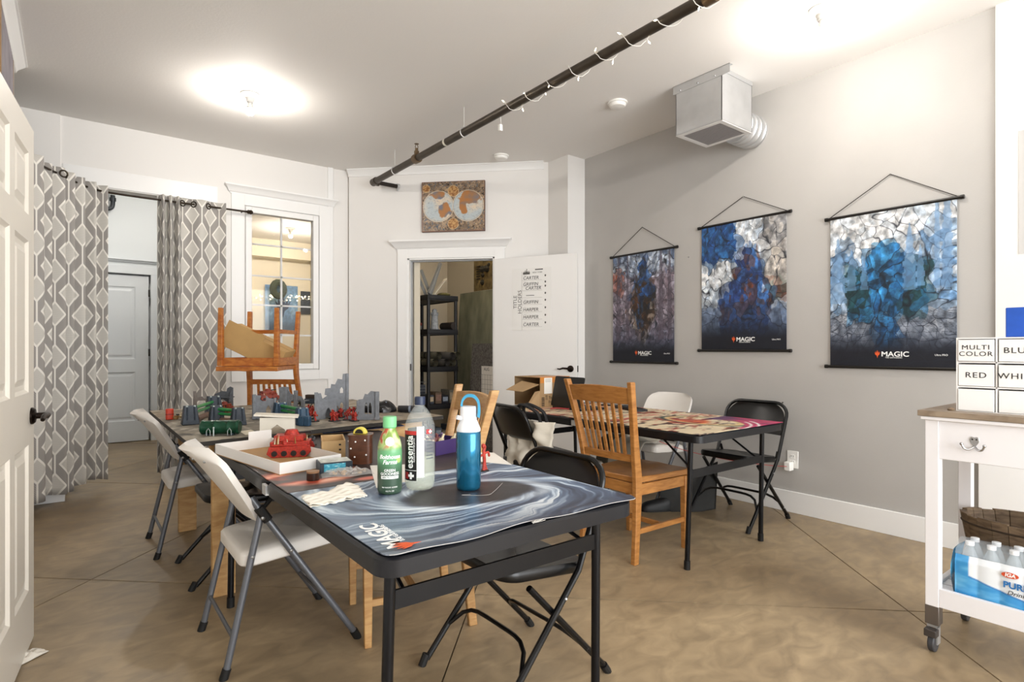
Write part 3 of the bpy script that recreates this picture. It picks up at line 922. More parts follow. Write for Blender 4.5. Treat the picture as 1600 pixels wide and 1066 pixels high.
def wood_chair(label, loc, rz, group, m=M_oak, rot=None):
    """slat-back dining chair, front towards local +x"""
    t = thing('dining_chair', label, 'chair', loc, rz, group)
    if rot: t.rotation_euler = rot
    def post(s):
        pts = [(-0.235, s * 0.195, 0.0), (-0.215, s * 0.190, 0.22), (-0.205, s * 0.187, 0.44), (-0.225, s * 0.192, 0.58), (-0.268, s * 0.212, 0.78), (-0.318, s * 0.238, 0.985)]
        return smooth_path(pts, 4)
    for s in (-1, 1):
        P = post(s); g = G(); vs = []; fs = []
        for i, p in enumerate(P):
            hx_, hy_ = 0.020, 0.015
            f = p.z
            hx_ = 0.018 + 0.008 * math.exp(-((f - 0.44) / 0.2) ** 2)
            vs += [(p.x - hx_, p.y - hy_, p.z), (p.x + hx_, p.y - hy_, p.z), (p.x + hx_, p.y + hy_, p.z), (p.x - hx_, p.y + hy_, p.z)]
        for i in range(len(P) - 1):
            for k in range(4):
                fs.append((i * 4 + k, i * 4 + (k + 1) % 4, (i + 1) * 4 + (k + 1) % 4, (i + 1) * 4 + k))
        k = (len(P) - 1) * 4
        fs += [(3, 2, 1, 0), (k, k + 1, k + 2, k + 3)]
        G().add(vs, fs).obj('back_post', m, t, bev=0.004)
        G().add([(0.20 + a * (0.019 - 0.005 * (z < 0.1)), s * 0.205 + b * (0.019 - 0.005 * (z < 0.1)), z) for z in (0, 0.425) for (a, b) in ((-1, -1), (1, -1), (1, 1), (-1, 1))],
                [(3, 2, 1, 0), (4, 5, 6, 7), (0, 1, 5, 4), (1, 2, 6, 5), (2, 3, 7, 6), (3, 0, 4, 7)]).obj('front_leg', m, t, bev=0.003)
        G().bar((-0.20, s * 0.192, 0.395), (0.19, s * 0.207, 0.395), 0.02, 0.06).obj('apron', m, t, bev=0.002)
        G().bar((-0.21, s * 0.190, 0.17), (0.195, s * 0.206, 0.17), 0.018, 0.028).obj('stretcher', m, t, bev=0.002)
    G().bar((0.195, -0.2, 0.395), (0.195, 0.2, 0.395), 0.02, 0.06).obj('apron', m, t, bev=0.002)
    G().bar((-0.2, -0.18, 0.395), (-0.2, 0.18, 0.395), 0.02, 0.06).obj('apron', m, t, bev=0.002)
    G().bar((-0.0, -0.195, 0.17), (-0.0, 0.195, 0.17), 0.018, 0.028).obj('stretcher', m, t, bev=0.002)
    # saddle seat
    def seat(u, v, top):
        x = -0.205 + 0.44 * u; yw = 0.185 + 0.04 * u; cy = 2 * v - 1
        z = 0.462 if top else 0.428
        if top:
            z -= 0.013 * math.exp(-((cy) ** 2) * 1.8) * math.exp(-((u - 0.45) / 0.38) ** 2) * 1.3
            z += 0.004 * math.exp(-(cy / 0.18) ** 2) * u
        return (x, cy * yw, z)
    g = G(); nu, nv = 14, 16
    g.grid(lambda u, v: seat(u, v, 1), nu, nv); g.grid(lambda u, v: seat(u, v, 0), nu, nv)
    n1 = (nu + 1) * (nv + 1)
    ring = [i for i in range(nu + 1)] + [j * (nu + 1) + nu for j in range(1, nv + 1)] + [nv * (nu + 1) + i for i in range(nu - 1, -1, -1)] + [j * (nu + 1) for j in range(nv - 1, 0, -1)]
    for i in range(len(ring)):
        a, b = ring[i], ring[(i + 1) % len(ring)]
        g.f.append([a, b, b + n1, a + n1])
    g.obj('seat', m, t, bev=0.004, ang=50)
    def rail(z0, z1, x0, x1, bow, w0, w1, name):
        vs, fs = [], []; n = 14
        for (xo) in (-0.009, 0.009):
            for (z, xb, w) in ((z0, x0, w0), (z1, x1, w1)):
                for i in range(n + 1):
                    u = -1 + 2 * i / n
                    zz = z + (0.012 * (1 - u * u) if z == z1 and name == 'top_rail' else 0)
                    vs.append((xb - bow * (1 - u * u) + xo, u * w, zz))
        k = n + 1
        for i in range(n):
            fs += [(i, i + 1, k + i + 1, k + i), (2 * k + i, 3 * k + i, 3 * k + i + 1, 2 * k + i + 1), (i, 2 * k + i, 2 * k + i + 1, i + 1), (k + i, k + i + 1, 3 * k + i + 1, 3 * k + i)]
        fs += [(0, k, 3 * k, 2 * k), (n, 2 * k + n, 3 * k + n, k + n)]
        G().add(vs, fs).obj(name, m, t, bev=0.002)
    rail(0.865, 0.950, -0.290, -0.309, 0.022, 0.222, 0.230, 'top_rail')
    rail(0.545, 0.585, -0.222, -0.228, 0.012, 0.185, 0.188, 'lower_rail')
    for i in range(7):
        u = -0.72 + 1.44 * i / 6
        w0, w1 = 0.175 * u, 0.2 * u
        P = [(-0.225 - 0.012 * (1 - u * u), w0, 0.58), (-0.256 - 0.014 * (1 - u * u), (w0 + w1) / 2 - 0.0, 0.72), (-0.292 - 0.02 * (1 - u * u), w1, 0.885)]
        g = G(); g.bar(P[0], P[1], 0.019, 0.010, (1, 0, 0.2)); g.bar(P[1], P[2], 0.019, 0.010, (1, 0, 0.2))
        g.obj('slat', m, t)
    return t

GW = 'white folding chairs'; GB = 'black folding chairs'; GO = 'wooden dining chairs'
white_chair('white plastic folding chair nearest the camera at long folding table', (0.66, 2.418, 0), 0, GW)
white_chair('white plastic folding chair at terrain table nearest the curtains', (0.605, 3.90, 0), 0, GW)
cc = black_chair('black folding chair pushed backwards under terrain table between white chairs', (0.708, 3.322, 0), PI, GB); cc.scale = (1, 1, 0.92)
cf = black_chair('black folding chair tucked under near right corner of long table', (1.265, 1.63, 0), PI, GB); cf.scale = (0.97, 1, 0.96)
wood_chair('honey wooden slat-back chair standing between the two folding tables', (2.62, 2.225, 0), R(1), GO)
wood_chair('light wooden slat-back chair behind the blue bottle, tucked under long table', (1.15, 2.25, 0), R(166), GO, M_oak2)
black_chair('black folding chair at magenta end of table against grey wall', (3.61, 2.155, 0), PI, GB)
white_chair('white folding chair against grey wall behind the laptop table', (3.55, 2.86, 0), PI, GW)
black_chair('black folding chair with cream canvas bag hung on its back', (2.50, 2.96, 0), R(-8), GB)

# ================================================================== TABLES
M_ttop = mat('table_plastic', '#0f1015', 0.32, bump=0.05, bscale=400)
M_tleg = mat('table_leg', '#0d0e12', 0.28, 0.25)
def folding_table(label, x0, x1, y0, y1, zt, legx, cross, group):
    t = thing('folding_table', label, 'table', ((x0 + x1) / 2, (y0 + y1) / 2, 0), 0, group)
    w, l = x1 - x0, y1 - y0
    for s in (-1, 1):
        # each half of the top is its own moulded slab
        half = l / 2 - 0.002
        pl = rrect(w, half, 0.05, 6, 0, s * (half / 2 + 0.002))
        pl = [(x, (y if abs(y) > 0.06 else (s * 0.002 if True else y))) for (x, y) in pl] if False else pl
        g = G(); m = len(pl); vs = []; fs = []
        lay = [(0.0, zt - 0.042), (0.0, zt - 0.006), (0.006, zt), ]
        cx, cy = 0, s * (half / 2 + 0.002)
        for (ins, z) in lay:
            for (x, y) in pl:
                vs.append((x * (1 - ins * 2 / w), cy + (y - cy) * (1 - ins * 2 / half), z))
        for i in range(len(lay) - 1):
            for k in range(m):
                fs.append((i * m + k, i * m + (k + 1) % m, (i + 1) * m + (k + 1) % m, (i + 1) * m + k))
        fs.append(tuple(range(m - 1, -1, -1))); fs.append(tuple((len(lay) - 1) * m + k for k in range(m)))
        G().add(vs, fs).obj('table_top', M_ttop, t, smooth=True, ang=30)
        # leg frame at this end
        ye = s * (l / 2 - 0.10); yf = s * (l / 2 - 0.115)
        fx = legx
        for q in (-1, 1):
            lg = G().tube([(q * (fx - 0.0), ye, zt - 0.042), (q * (fx + 0.012), yf, 0.03)], 0.0135, 12).obj('leg', M_tleg, t, smooth=True)
            G().tube([(q * (fx + 0.011), yf, 0.045), (q * (fx + 0.012), yf, 0.0)], 0.0165, 12).obj('foot_cap', M_rub, lg, smooth=True)
        G().bx(-fx + 0.005, fx - 0.005, ye - 0.004, ye + 0.004, cross - 0.022, cross + 0.022).obj('crossbar', M_tleg, t)
        for q in (-1, 1):
            G().tube([(q * (fx - 0.04), ye - s * 0.0, cross), (q * (fx - 0.07), ye - s * 0.26, zt - 0.045)], 0.006, 8).obj('brace', M_tleg, t, smooth=True)
    for q in (-1, 1):
        G().bx(q * (w / 2) - 0.004, q * (w / 2) + 0.006, -0.022, 0.022, zt - 0.045, zt - 0.012).obj('latch', M_galv, t)
    for q in (-1, 1):
        G().box(q * (w / 2 - 0.075), 0, zt - 0.051, 0.03, l - 0.4, 0.018).obj('rail', M_tleg, t)
    return t
ZT = 0.72
GT = 'black folding tables'
FX0, FX1, FY0, FY1 = 0.505, 1.30, 1.095, 2.915
folding_table('long black folding table in foreground covered by swirl playmat', FX0, FX1, FY0, FY1, ZT, 0.332, 0.587, GT)
RX0, RX1, RY0, RY1 = 2.50, 3.345, 1.70, 3.52
folding_table('black folding table by grey wall covered by bright painted playmat', RX0, RX1, RY0, RY1, ZT, 0.355, 0.50, GT)

# terrain table: board on timber trestle
ZB = 0.762
M_pine = wood('pine', '#b98c55', '#d3ab74', 0.55, (3, 3, 12), 4)
def terr_img(h, w, seed):
    n = noise2(h, w, 6, 8, seed, 5); n2 = noise2(h, w, 24, 30, seed + 1, 3); n3 = noise2(h, w, 3, 3, seed + 2, 3)
    im = mix(np.ones((h, w, 3)) * hx('#6e675c'), np.ones((h, w, 3)) * hx('#a69c8a'), (n - 0.3) * 2.2)
    im = mix(im, np.ones((h, w, 3)) * hx('#8a7860'), (n3 - 0.45) * 2.5)
    im = mix(im, np.ones((h, w, 3)) * hx('#b0a898'), (n2 - 0.62) * 5)
    im = mix(im, np.ones((h, w, 3)) * hx('#3c3833'), (0.34 - n2) * 5)
    return im
BX0, BX1, BY0, BY1 = 0.385, 1.74, 2.73, 4.32
t = thing('terrain_table', 'timber table carrying a mottled stone-patterned gaming board', 'table', ((BX0 + BX1) / 2, (BY0 + BY1) / 2, 0))
w, l = BX1 - BX0, BY1 - BY0
# the board is turned a little: its near edge recedes to the right
def bpos(u, v, z=ZB):
    x = -w / 2 + w * u; y = -l / 2 + l * v + 0.20 * u * (1 - v)
    return (x, y, z)
pl = [bpos(0, 0), bpos(1, 0), bpos(1, 1), bpos(0, 1)]
G().prism([(p[0], p[1]) for p in pl], ZB - 0.02, ZB - 0.001).obj('board', mat('board_edge', '#2b2723', 0.7), t)
canvas('board_print', terr_img(150, 150, 5), lambda u, v: bpos(u, v), printmat('print_matte', 0.75), t)
for (px, py) in ((0.56, 2.965), (0.575, 4.15), (1.56, 3.1), (1.56, 4.15)):
    x, y = px - (BX0 + BX1) / 2, py - (BY0 + BY1) / 2
    G().bx(x - 0.05, x + 0.05, y - 0.02, y + 0.02, 0, ZB - 0.11).obj('leg', M_pine, t, bev=0.003)
for y in (2.99, 4.12):
    G().bx(-w / 2 + 0.12, w / 2 - 0.12, y - (BY0 + BY1) / 2 - 0.02, y - (BY0 + BY1) / 2 + 0.02, ZB - 0.11, ZB - 0.02).obj('beam', M_pine, t, bev=0.003)
# ================================================================== CURTAINS
def curtain_mat():
    m = bpy.data.materials.new('curtain_fabric'); m.use_nodes = True
    nt = m.node_tree; b = nt.nodes['Principled BSDF']; b.inputs['Roughness'].default_value = 0.85
    b.inputs['Sheen Weight'].default_value = 0.15
    uv = nt.nodes.new('ShaderNodeUVMap'); uv.uv_map = 'UVMap'
    sep = nt.nodes.new('ShaderNodeSeparateXYZ'); nt.links.new(uv.outputs[0], sep.inputs[0])
    def op(o, a, b_=None, c=None):
        n = nt.nodes.new('ShaderNodeMath'); n.operation = o
        for i, x in enumerate((a, b_, c)):
            if x is None: continue
            if isinstance(x, (int, float)): n.inputs[i].default_value = x
            else: nt.links.new(x, n.inputs[i])
        return n.outputs[0]
    U, V = sep.outputs[0], sep.outputs[1]     # metres along the cloth, metres up
    PU, PV = 0.165, 0.315
    A, B = 0.37, 0.30                        # diamond half sizes in periods
    def lattice(du, dv):
        fu = op('SUBTRACT', op('FRACT', op('ADD', op('DIVIDE', U, PU), du)), 0.5)
        fv = op('SUBTRACT', op('FRACT', op('ADD', op('DIVIDE', V, PV), dv)), 0.5)
        au, av = op('ABSOLUTE', fu), op('ABSOLUTE', fv)
        D = op('ADD', op('DIVIDE', au, A), op('DIVIDE', av, B))
        line = op('LESS_THAN', op('ABSOLUTE', op('SUBTRACT', D, 0.93)), 0.11)
        link = op('MULTIPLY', op('LESS_THAN', au, 0.028), op('GREATER_THAN', av, B * 0.9))
        return D, op('MAXIMUM', line, link), fu, fv
    D1, L1, fu1, fv1 = lattice(0, 0); D2, L2, fu2, fv2 = lattice(0.5, 0.5)
    lines = op('MAXIMUM', L1, L2)
    inside = op('LESS_THAN', op('MINIMUM', D1, D2), 0.93)
    # fine hatching
    hA = op('SINE', op('MULTIPLY', op('ADD', op('MULTIPLY', op('ABSOLUTE', fu1), 0.9), op('MULTIPLY', V, 3.2)), 130.0))
    hB = op('SINE', op('MULTIPLY', V, 950.0))
    dark = op('ADD', 0.5, op('MULTIPLY', hA, 0.5))
    def rgb(h):
        n = nt.nodes.new('ShaderNodeRGB'); n.outputs[0].default_value = (*lin(h), 1); return n.outputs[0]
    def mixc(f, a, c):
        n = nt.nodes.new('ShaderNodeMixRGB')
        nt.links.new(f, n.inputs[0]); nt.links.new(a, n.inputs[1]); nt.links.new(c, n.inputs[2]); return n.outputs[0]
    cd = mixc(dark, rgb('#8d8884'), rgb('#b3aea8'))
    ci = mixc(op('ADD', 0.5, op('MULTIPLY', hB, 0.5)), rgb('#c8c4bc'), rgb('#d8d4cc'))
    c = mixc(inside, cd, ci)
    c = mixc(lines, c, rgb('#f2eee6'))
    nt.links.new(c, b.inputs['Base Color'])
    # thin cloth lets a little light through
    tr = nt.nodes.new('ShaderNodeBsdfTranslucent'); nt.links.new(c, tr.inputs[0])
    mx = nt.nodes.new('ShaderNodeMixShader'); mx.inputs[0].default_value = 0.12
    out = nt.nodes['Material Output']
    nt.links.new(b.outputs[0], mx.inputs[1]); nt.links.new(tr.outputs[0], mx.inputs[2]); nt.links.new(mx.outputs[0], out.inputs[0])
    return m
M_curt = curtain_mat()
M_rod = mat('rod_bronze', '#33291f', 0.35, 0.7)
def curtain(label, path, folds, z0, z1, seed, flat=0.0, group='patterned curtains', grom=()):
    """cloth hung along a plan path; folds = list of (fraction, amplitude) sampled as a wave"""
    P = smooth_path(path, 24)
    L = [0]
    for i in range(1, len(P)): L.append(L[-1] + (P[i] - P[i - 1]).length)
    tot = L[-1]
    rs = random.Random(seed)
    nu, nv = 220, 44
    def at(s):
        d = s * tot
        for i in range(1, len(P)):
            if L[i] >= d:
                f = (d - L[i - 1]) / (L[i] - L[i - 1]); return P[i - 1].lerp(P[i], f), (P[i] - P[i - 1]).normalized()
        return P[-1], (P[-1] - P[-2]).normalized()
    top = []
    for i in range(nu + 1):
        s = i / nu
        p, tn = at(s)
        a = folds(s)
        nrm = Vector((-tn.y, tn.x, 0))
        top.append((p, nrm, a))
    # cloth length along the folded top for the print
    cl = [0]
    for i in range(1, nu + 1):
        q0 = top[i - 1][0] + top[i - 1][1] * top[i - 1][2]; q1 = top[i][0] + top[i][1] * top[i][2]
        cl.append(cl[-1] + (q1 - q0).length)
    vs, uv = [], []
    for j in range(nv + 1):
        v = j / nv; z = z0 + (z1 - z0) * v
        for i in range(nu + 1):
            p, n, a = top[i]
            k = 1.0 + 0.25 * (1 - v) * math.sin(i * 0.09 + seed)
            q = p + n * (a * k)
            hem = 0.02 * math.sin(i * 0.05 + seed) * (1 - v)
            vs.append((q.x, q.y, z + hem)); uv.append((cl[i], z))
    fs = [(j * (nu + 1) + i, j * (nu + 1) + i + 1, (j + 1) * (nu + 1) + i + 1, (j + 1) * (nu + 1) + i) for j in range(nv) for i in range(nu)]
    o = thing('curtain', label, 'curtain', (P[len(P) // 2].x, P[len(P) // 2].y, z0), 0, group)
    base = Vector(o.location)
    me = bpy.data.meshes.new('cloth'); me.from_pydata([tuple(Vector(p) - base) for p in vs], [], fs); me.update()
    ul = me.uv_layers.new(name='UVMap')
    for lp in me.loops: ul.data[lp.index].uv = uv[lp.vertex_index]
    me.polygons.foreach_set('use_smooth', [True] * len(me.polygons))
    me.materials.append(M_curt)
    c = bpy.data.objects.new('cloth', me); C.objects.link(c); c.parent = o
    md = c.modifiers.new('Solid', 'SOLIDIFY'); md.thickness = 0.0015
    for s in grom:
        i = int(s * nu); p, n, a = top[i]; q = p + n * a
        i2 = min(nu, i + 2); q2 = top[i2][0] + top[i2][1] * top[i2][2]; i1 = max(0, i - 2); q1 = top[i1][0] + top[i1][1] * top[i1][2]
        tn = (q2 - q1).normalized(); pts = []
        for k in range(16):
            an = 2 * PI * k / 16
            r = q + tn * (0.024 * math.cos(an)) + Vector((0, 0, 0.024 * math.sin(an)))
            pts.append((r.x - base.x, r.y - base.y, z1 - 0.045 + r.z - base.z + z0))
        pts = [(a_, b_, c_ - z0 if False else (z1 - 0.045 - z0) + (0.024 * math.sin(2 * PI * k / 16))) for k, (a_, b_, c_) in enumerate(pts)]
        G().tube(pts, 0.006, 8, closed=True).obj('grommet', M_rod, o, smooth=True)
    return o
YC = 5.80; ZR = 2.455
# rod: straight across the opening, then bending towards the left wall
rodpts = [(onY(383, 330, YC).x, YC, ZR), (0.9, YC, ZR), (0.35, YC, ZR), (0.14, 5.74, ZR), (-0.02, 5.52, ZR), (-0.25, 5.08, ZR), (-0.30, 4.99, ZR)]
rd = thing('curtain_rod', 'thin dark bronze curtain rod bending towards the left wall', 'curtain rod', (0.5, YC, ZR))
G().tube([tuple(Vector(p) - Vector((0.5, YC, ZR))) for p in smooth_path(rodpts, 8)], 0.0085, 10).obj('rod', M_rod, rd, smooth=True)
xf = rodpts[0][0] - 0.5
G().lathe([(0.001, 0), (0.012, 0.002), (0.009, 0.012), (0.02, 0.03), (0.017, 0.04), (0.023, 0.05), (0.012, 0.068), (0.001, 0.07)], 16, (0, 0, 0), Matrix.Translation((xf, 0, 0)) @ Matrix.Rotation(R(90), 4, 'Y')).obj('finial', M_rod, rd, smooth=True)
for x in (1.50 - 0.5, ):
    G().tube([(xf - 0.02, 0, 0), (xf - 0.02, YW - YC, 0)], 0.007, 8).obj('bracket', M_rod, rd)
def f_right(s):
    if s < 0.34: return 0.045 * math.sin(2 * PI * 3.2 * (s / 0.34))
    return 0.028 * math.sin(2 * PI * 1.6 * (s - 0.34) / 0.66 + 0.3)
xr0, xr1 = onY(246, 400, YC - 0.02).x, onY(353, 400, YC - 0.02).x
curtain('grey lattice curtain hanging beside the window, right of the doorway', [(xr0, YC - 0.0, 0), ((xr0 + xr1) / 2, YC - 0.005, 0), (xr1, YC - 0.01, 0)], f_right, 0.06, 2.50, 2, grom=(0.36, 0.52, 0.74))
def f_left(s):
    a = 0.055 * math.sin(2 * PI * 1.5 * min(s, 0.36) / 0.36 + 0.5)
    b = 0.045 * math.sin(2 * PI * 4.6 * (s - 0.36) / 0.64 + 0.2) if s > 0.36 else 0
    return a * (1 - min(1, max(0, (s - 0.30) / 0.1))) + b
curtain('grey lattice curtain bunched at left of doorway beside the near door', [(-0.285, 5.03, 0), (-0.17, 5.24, 0), (-0.02, 5.52, 0), (0.08, 5.67, 0), (0.205, 5.765, 0)], f_left, 0.09, 2.50, 5, grom=(0.06, 0.45))

# ================================================================== WALL HANGINGS
M_bar = mat('bar_black', '#15120f', 0.35)
M_poster = printmat('print_satin', 0.5)
M_ink = mat('ink_black', '#1c1b1b', 0.6)
M_inkw = mat('ink_white', '#f2f2f0', 0.6)
M_orange = mat('ink_orange', '#d8582a', 0.6)
def voronoi(h, w, seeds, ax=1.0):
    ys, xs = np.mgrid[0:h, 0:w]
    X = xs / w; Y = ys / w
    d1 = np.full((h, w), 9.0); d2 = np.full((h, w), 9.0); idx = np.zeros((h, w), int)
    for k, (sx, sy) in enumerate(seeds):
        d = np.hypot((X - sx), (Y - sy) * ax)
        nw = d < d1
        d2 = np.where(nw, d1, np.minimum(d2, d)); idx = np.where(nw, k, idx); d1 = np.where(nw, d, d1)
    return idx, d2 - d1
def glass_art(h, w, seed, palette, lead=0.006, n=170):
    """abstract stained-glass print: painterly colour patches under thin curved lead lines"""
    rs = np.random.RandomState(seed)
    asp = h / w
    def cells(k, sd, warp):
        r2 = np.random.RandomState(sd)
        seeds = np.stack([r2.rand(k), r2.rand(k) * asp], 1)
        ys, xs = np.mgrid[0:h, 0:w]
        X = xs / w + (noise2(h, w, 7, 5, sd + 1, 3) - 0.5) * warp; Y = ys / w + (noise2(h, w, 7, 5, sd + 2, 3) - 0.5) * warp
        d1 = np.full((h, w), 9.0); d2 = np.full((h, w), 9.0); idx = np.zeros((h, w), int)
        for q, (sx, sy) in enumerate(seeds):
            d = np.hypot(X - sx, (Y - sy) * 0.72)
            nw = d < d1
            d2 = np.where(nw, d1, np.minimum(d2, d)); idx = np.where(nw, q, idx); d1 = np.where(nw, d, d1)
        return seeds, idx, d2 - d1
    sf, fi, _ = cells(n * 2, seed, 0.10)
    cols = np.array([palette(q[0], q[1] / asp, rs) for q in sf])
    img = cols[fi]
    sc_, ci, ed = cells(max(60, n // 3), seed + 50, 0.20)
    big = np.array([palette(q[0], q[1] / asp, rs) for q in sc_])[ci]
    img = 0.52 * img + 0.48 * big
    nz = noise2(h, w, 30, 24, seed + 9, 5)
    img = img * (0.40 + 1.06 * nz)[..., None]
    img = mix(img, np.ones((h, w, 3)) * hx('#0c1018'), np.clip((lead - ed) / lead, 0, 1) * 0.9)
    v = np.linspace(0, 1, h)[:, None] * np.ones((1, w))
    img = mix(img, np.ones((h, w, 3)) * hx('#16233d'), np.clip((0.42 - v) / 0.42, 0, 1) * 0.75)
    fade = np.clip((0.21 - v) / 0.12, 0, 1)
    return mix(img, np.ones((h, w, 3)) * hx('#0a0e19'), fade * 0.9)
def pal_a(u, v, rs):     # brown, violet grey and blue
    c = hx('#a7a0ae') if rs.rand() < 0.5 else hx('#7a6c76')
    if v > 0.8: c = hx('#b9c3d2') if rs.rand() < 0.6 else hx('#5f6f8c')
    d = abs(u - 0.5) * 1.5 + abs(v - 0.62) * 0.9
    if d < 0.34: c = [hx('#2e5f9e'), hx('#2a2420'), hx('#4a2e1c'), hx('#1f3a66')][rs.randint(4)]
    elif v < 0.5 and d < 0.5: c = [hx('#3b2a20'), hx('#7a5b45'), hx('#c9bdb0')][rs.randint(3)]
    if u < 0.2 and 0.65 < v < 0.85 and rs.rand() < 0.4: c = hx('#b5634a')
    return c * (0.8 + 0.3 * rs.rand())
def pal_b(u, v, rs):     # pale grey and white with strong blues
    c = hx('#e0e4e8') if rs.rand() < 0.6 else hx('#b5c3d2')
    if u < 0.42 and v > 0.7: c = [hx('#1f4f8f'), hx('#2a6cab'), hx('#123766')][rs.randint(3)]
    if u > 0.75 and v > 0.55: c = [hx('#a9a5a2'), hx('#8a8a8c'), hx('#c4bcb2')][rs.randint(3)]
    if u > 0.78 and 0.35 < v < 0.55: c = [hx('#6d4a3e'), hx('#52605a')][rs.randint(2)]
    d = abs(u - 0.58 + (0.6 - v) * 0.15)
    if d < 0.17 - 0.05 * (v > 0.7) + 0.12 * (v < 0.45) and v < 0.82: c = [hx('#26457f'), hx('#1f3262'), hx('#3d6aa8'), hx('#6b3b2c')][rs.randint(4)]
    if v < 0.33: c = c * 0.55 + hx('#27406b') * 0.45
    return c * (0.85 + 0.25 * rs.rand())
def pal_c(u, v, rs):     # white sky, steel blue middle, bright blue centre
    c = hx('#e8e9ea') if rs.rand() < 0.75 else hx('#bcc8d4')
    if v < 0.72: c = [hx('#8fb0d0'), hx('#c9d3de'), hx('#6a93be')][rs.randint(3)]
    if (u < 0.2 or u > 0.62) and 0.6 < v < 0.85 and rs.rand() < 0.5: c = hx('#6d8fb3')
    if v < 0.36: c = [hx('#a9aeb5'), hx('#d9dbdd'), hx('#777e88')][rs.randint(3)]
    d = abs(u - 0.48)
    if d < 0.11 + 0.05 * (0.4 < v < 0.7) and 0.12 < v < 0.80: c = [hx('#2878b5'), hx('#1d5c94'), hx('#3f95cf'), hx('#16405f')][rs.randint(4)]
    elif d < 0.32 and 0.3 < v < 0.66: c = [hx('#1d4a52'), hx('#2f7fb8'), hx('#173b44')][rs.randint(3)]
    return c * (0.85 + 0.22 * rs.rand())
def spires(img, items, col, seed):
    h, w, _ = img.shape
    Y, X = np.mgrid[0:h, 0:w]; X = X / w; Y = Y / h
    n = noise2(h, w, 20, 10, seed, 3)
    for (cx, hw, v0, v1) in items:
        t_ = np.clip((v1 - Y) / (v1 - v0), 0, 1)
        wd = hw * np.clip(0.10 + 0.9 * np.minimum(1, t_ * 1.6), 0, 1) * (1 + 0.12 * np.sign(np.sin(Y * 90)))
        k = (np.abs(X - cx) < wd) & (Y < v1) & (Y > v0)
        img = mix(img, np.ones((h, w, 3)) * hx(col) * (0.75 + 0.5 * n)[..., None], k * 0.62)
    return img
def slabs(img, v1, seed):
    """paved ground drawn with receding cracks"""
    h, w, _ = img.shape
    Y, X = np.mgrid[0:h, 0:w]; X = X / w; Y = Y / h
    d = np.clip(v1 - Y, 0, 1)
    n = noise2(h, w, 9, 6, seed, 3)
    r = np.sin(14 * np.log(d + 0.03) + n * 4); c = np.sin((X - 0.5) / (d + 0.12) * 11 + n * 5)
    k = ((np.abs(r) < 0.10) | (np.abs(c) < 0.10)) & (Y < v1)
    return mix(img, np.ones((h, w, 3)) * hx('#141a26'), k * 0.75)
def emblem(parent, M, s, m, name='emblem'):
    """five-pointed flame mark"""
    pts = [(0, -0.95), (0.14, -0.35), (0.42, -0.12), (0.62, 0.55), (0.40, 0.22), (0.36, 0.78), (0.2, 0.25), (0.0, 1.0), (-0.2, 0.25), (-0.36, 0.78), (-0.40, 0.22), (-0.62, 0.55), (-0.42, -0.12), (-0.14, -0.35)]
    return G().plate([(x * s, y * s) for x, y in pts], [], 0, 0.0006, M).obj(name, m, parent)
def scroll(label, tl, tr, bl, br, apex, img):
    """wall scroll on the grey wall: corners from the photograph, hung on X = 4.03"""
    X = XR - 0.012
    a, b, c, d = onX(*tl, X), onX(*tr, X), onX(*bl, X), onX(*br, X)
    zt_, zb_ = (a.z + b.z) / 2, (c.z + d.z) / 2
    yl, yr = (a.y + c.y) / 2, (b.y + d.y) / 2        # yl > yr
    o = thing('wall_scroll', label, 'poster', (X, (yl + yr) / 2, zb_), 0, 'wall scrolls')
    W, Hh = yl - yr, zt_ - zb_
    f = lambda u, v: (-0.002 - 0.004 * math.sin(u * PI), W / 2 * 0.965 - W * 0.965 * u, 0.008 + (Hh - 0.016) * v)
    sheet = canvas('sheet', img, f, M_poster, o, thick=0.0012)
    for z in (0, Hh):
        bar = G().tube([(0, W / 2 + 0.006, z), (0, -W / 2 - 0.006, z)], 0.010, 12).obj('bar', M_bar, o, smooth=True)
        for s in (-1, 1):
            G().tube([(0, s * (W / 2 + 0.004), z), (0, s * (W / 2 + 0.022), z)], 0.0125, 12).obj('end_cap', M_bar, bar, smooth=True)
    ap = onX(*apex, X)
    py = ap.y - (yl + yr) / 2; pz = ap.z - zb_
    G().tube([(0.0, W / 2 - 0.01, Hh + 0.008), (0.004, py, pz), (0.0, -W / 2 + 0.01, Hh + 0.008)], 0.0028, 6).obj('cord', mat('cord_dark', '#2a241f', 0.7), o)
    G().tube([(0.0, py, pz), (0.012, py, pz)], 0.004, 8).obj('nail', M_steel, o)
    MX = frame((-0.0085, -W * 0.05, Hh * 0.085), (0, -1, 0), (0, 0, 1))
    text('lettering', 'MAGIC', 0.043, M_inkw, o, MX, bold=0.0009, xs=1.12)
    text('lettering', 'THE GATHERING', 0.012, M_inkw, o, frame((-0.0085, -W * 0.04, Hh * 0.085 - 0.021), (0, -1, 0), (0, 0, 1)), xs=1.0)
    emblem(o, frame((-0.0085, W * 0.085, Hh * 0.085), (0, -1, 0), (0, 0, 1)), 0.026, M_orange)
    text('lettering', 'Ultra PRO', 0.015, M_inkw, o, frame((-0.0055, -W * 0.38, Hh * 0.082), (0, -1, 0), (0, 0, 1)))
    return o
HP, WP = 340, 250
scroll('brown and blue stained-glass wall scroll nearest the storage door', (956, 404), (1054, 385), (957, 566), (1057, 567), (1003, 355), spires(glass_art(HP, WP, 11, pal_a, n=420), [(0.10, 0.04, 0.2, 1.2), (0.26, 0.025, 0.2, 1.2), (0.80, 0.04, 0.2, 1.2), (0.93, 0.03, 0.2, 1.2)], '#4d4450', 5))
scroll('middle wall scroll of pale glass cells around a navy column', (1093, 357), (1231, 331), (1096, 547), (1233, 549), (1161, 307), glass_art(HP, WP, 23, pal_b, n=330))
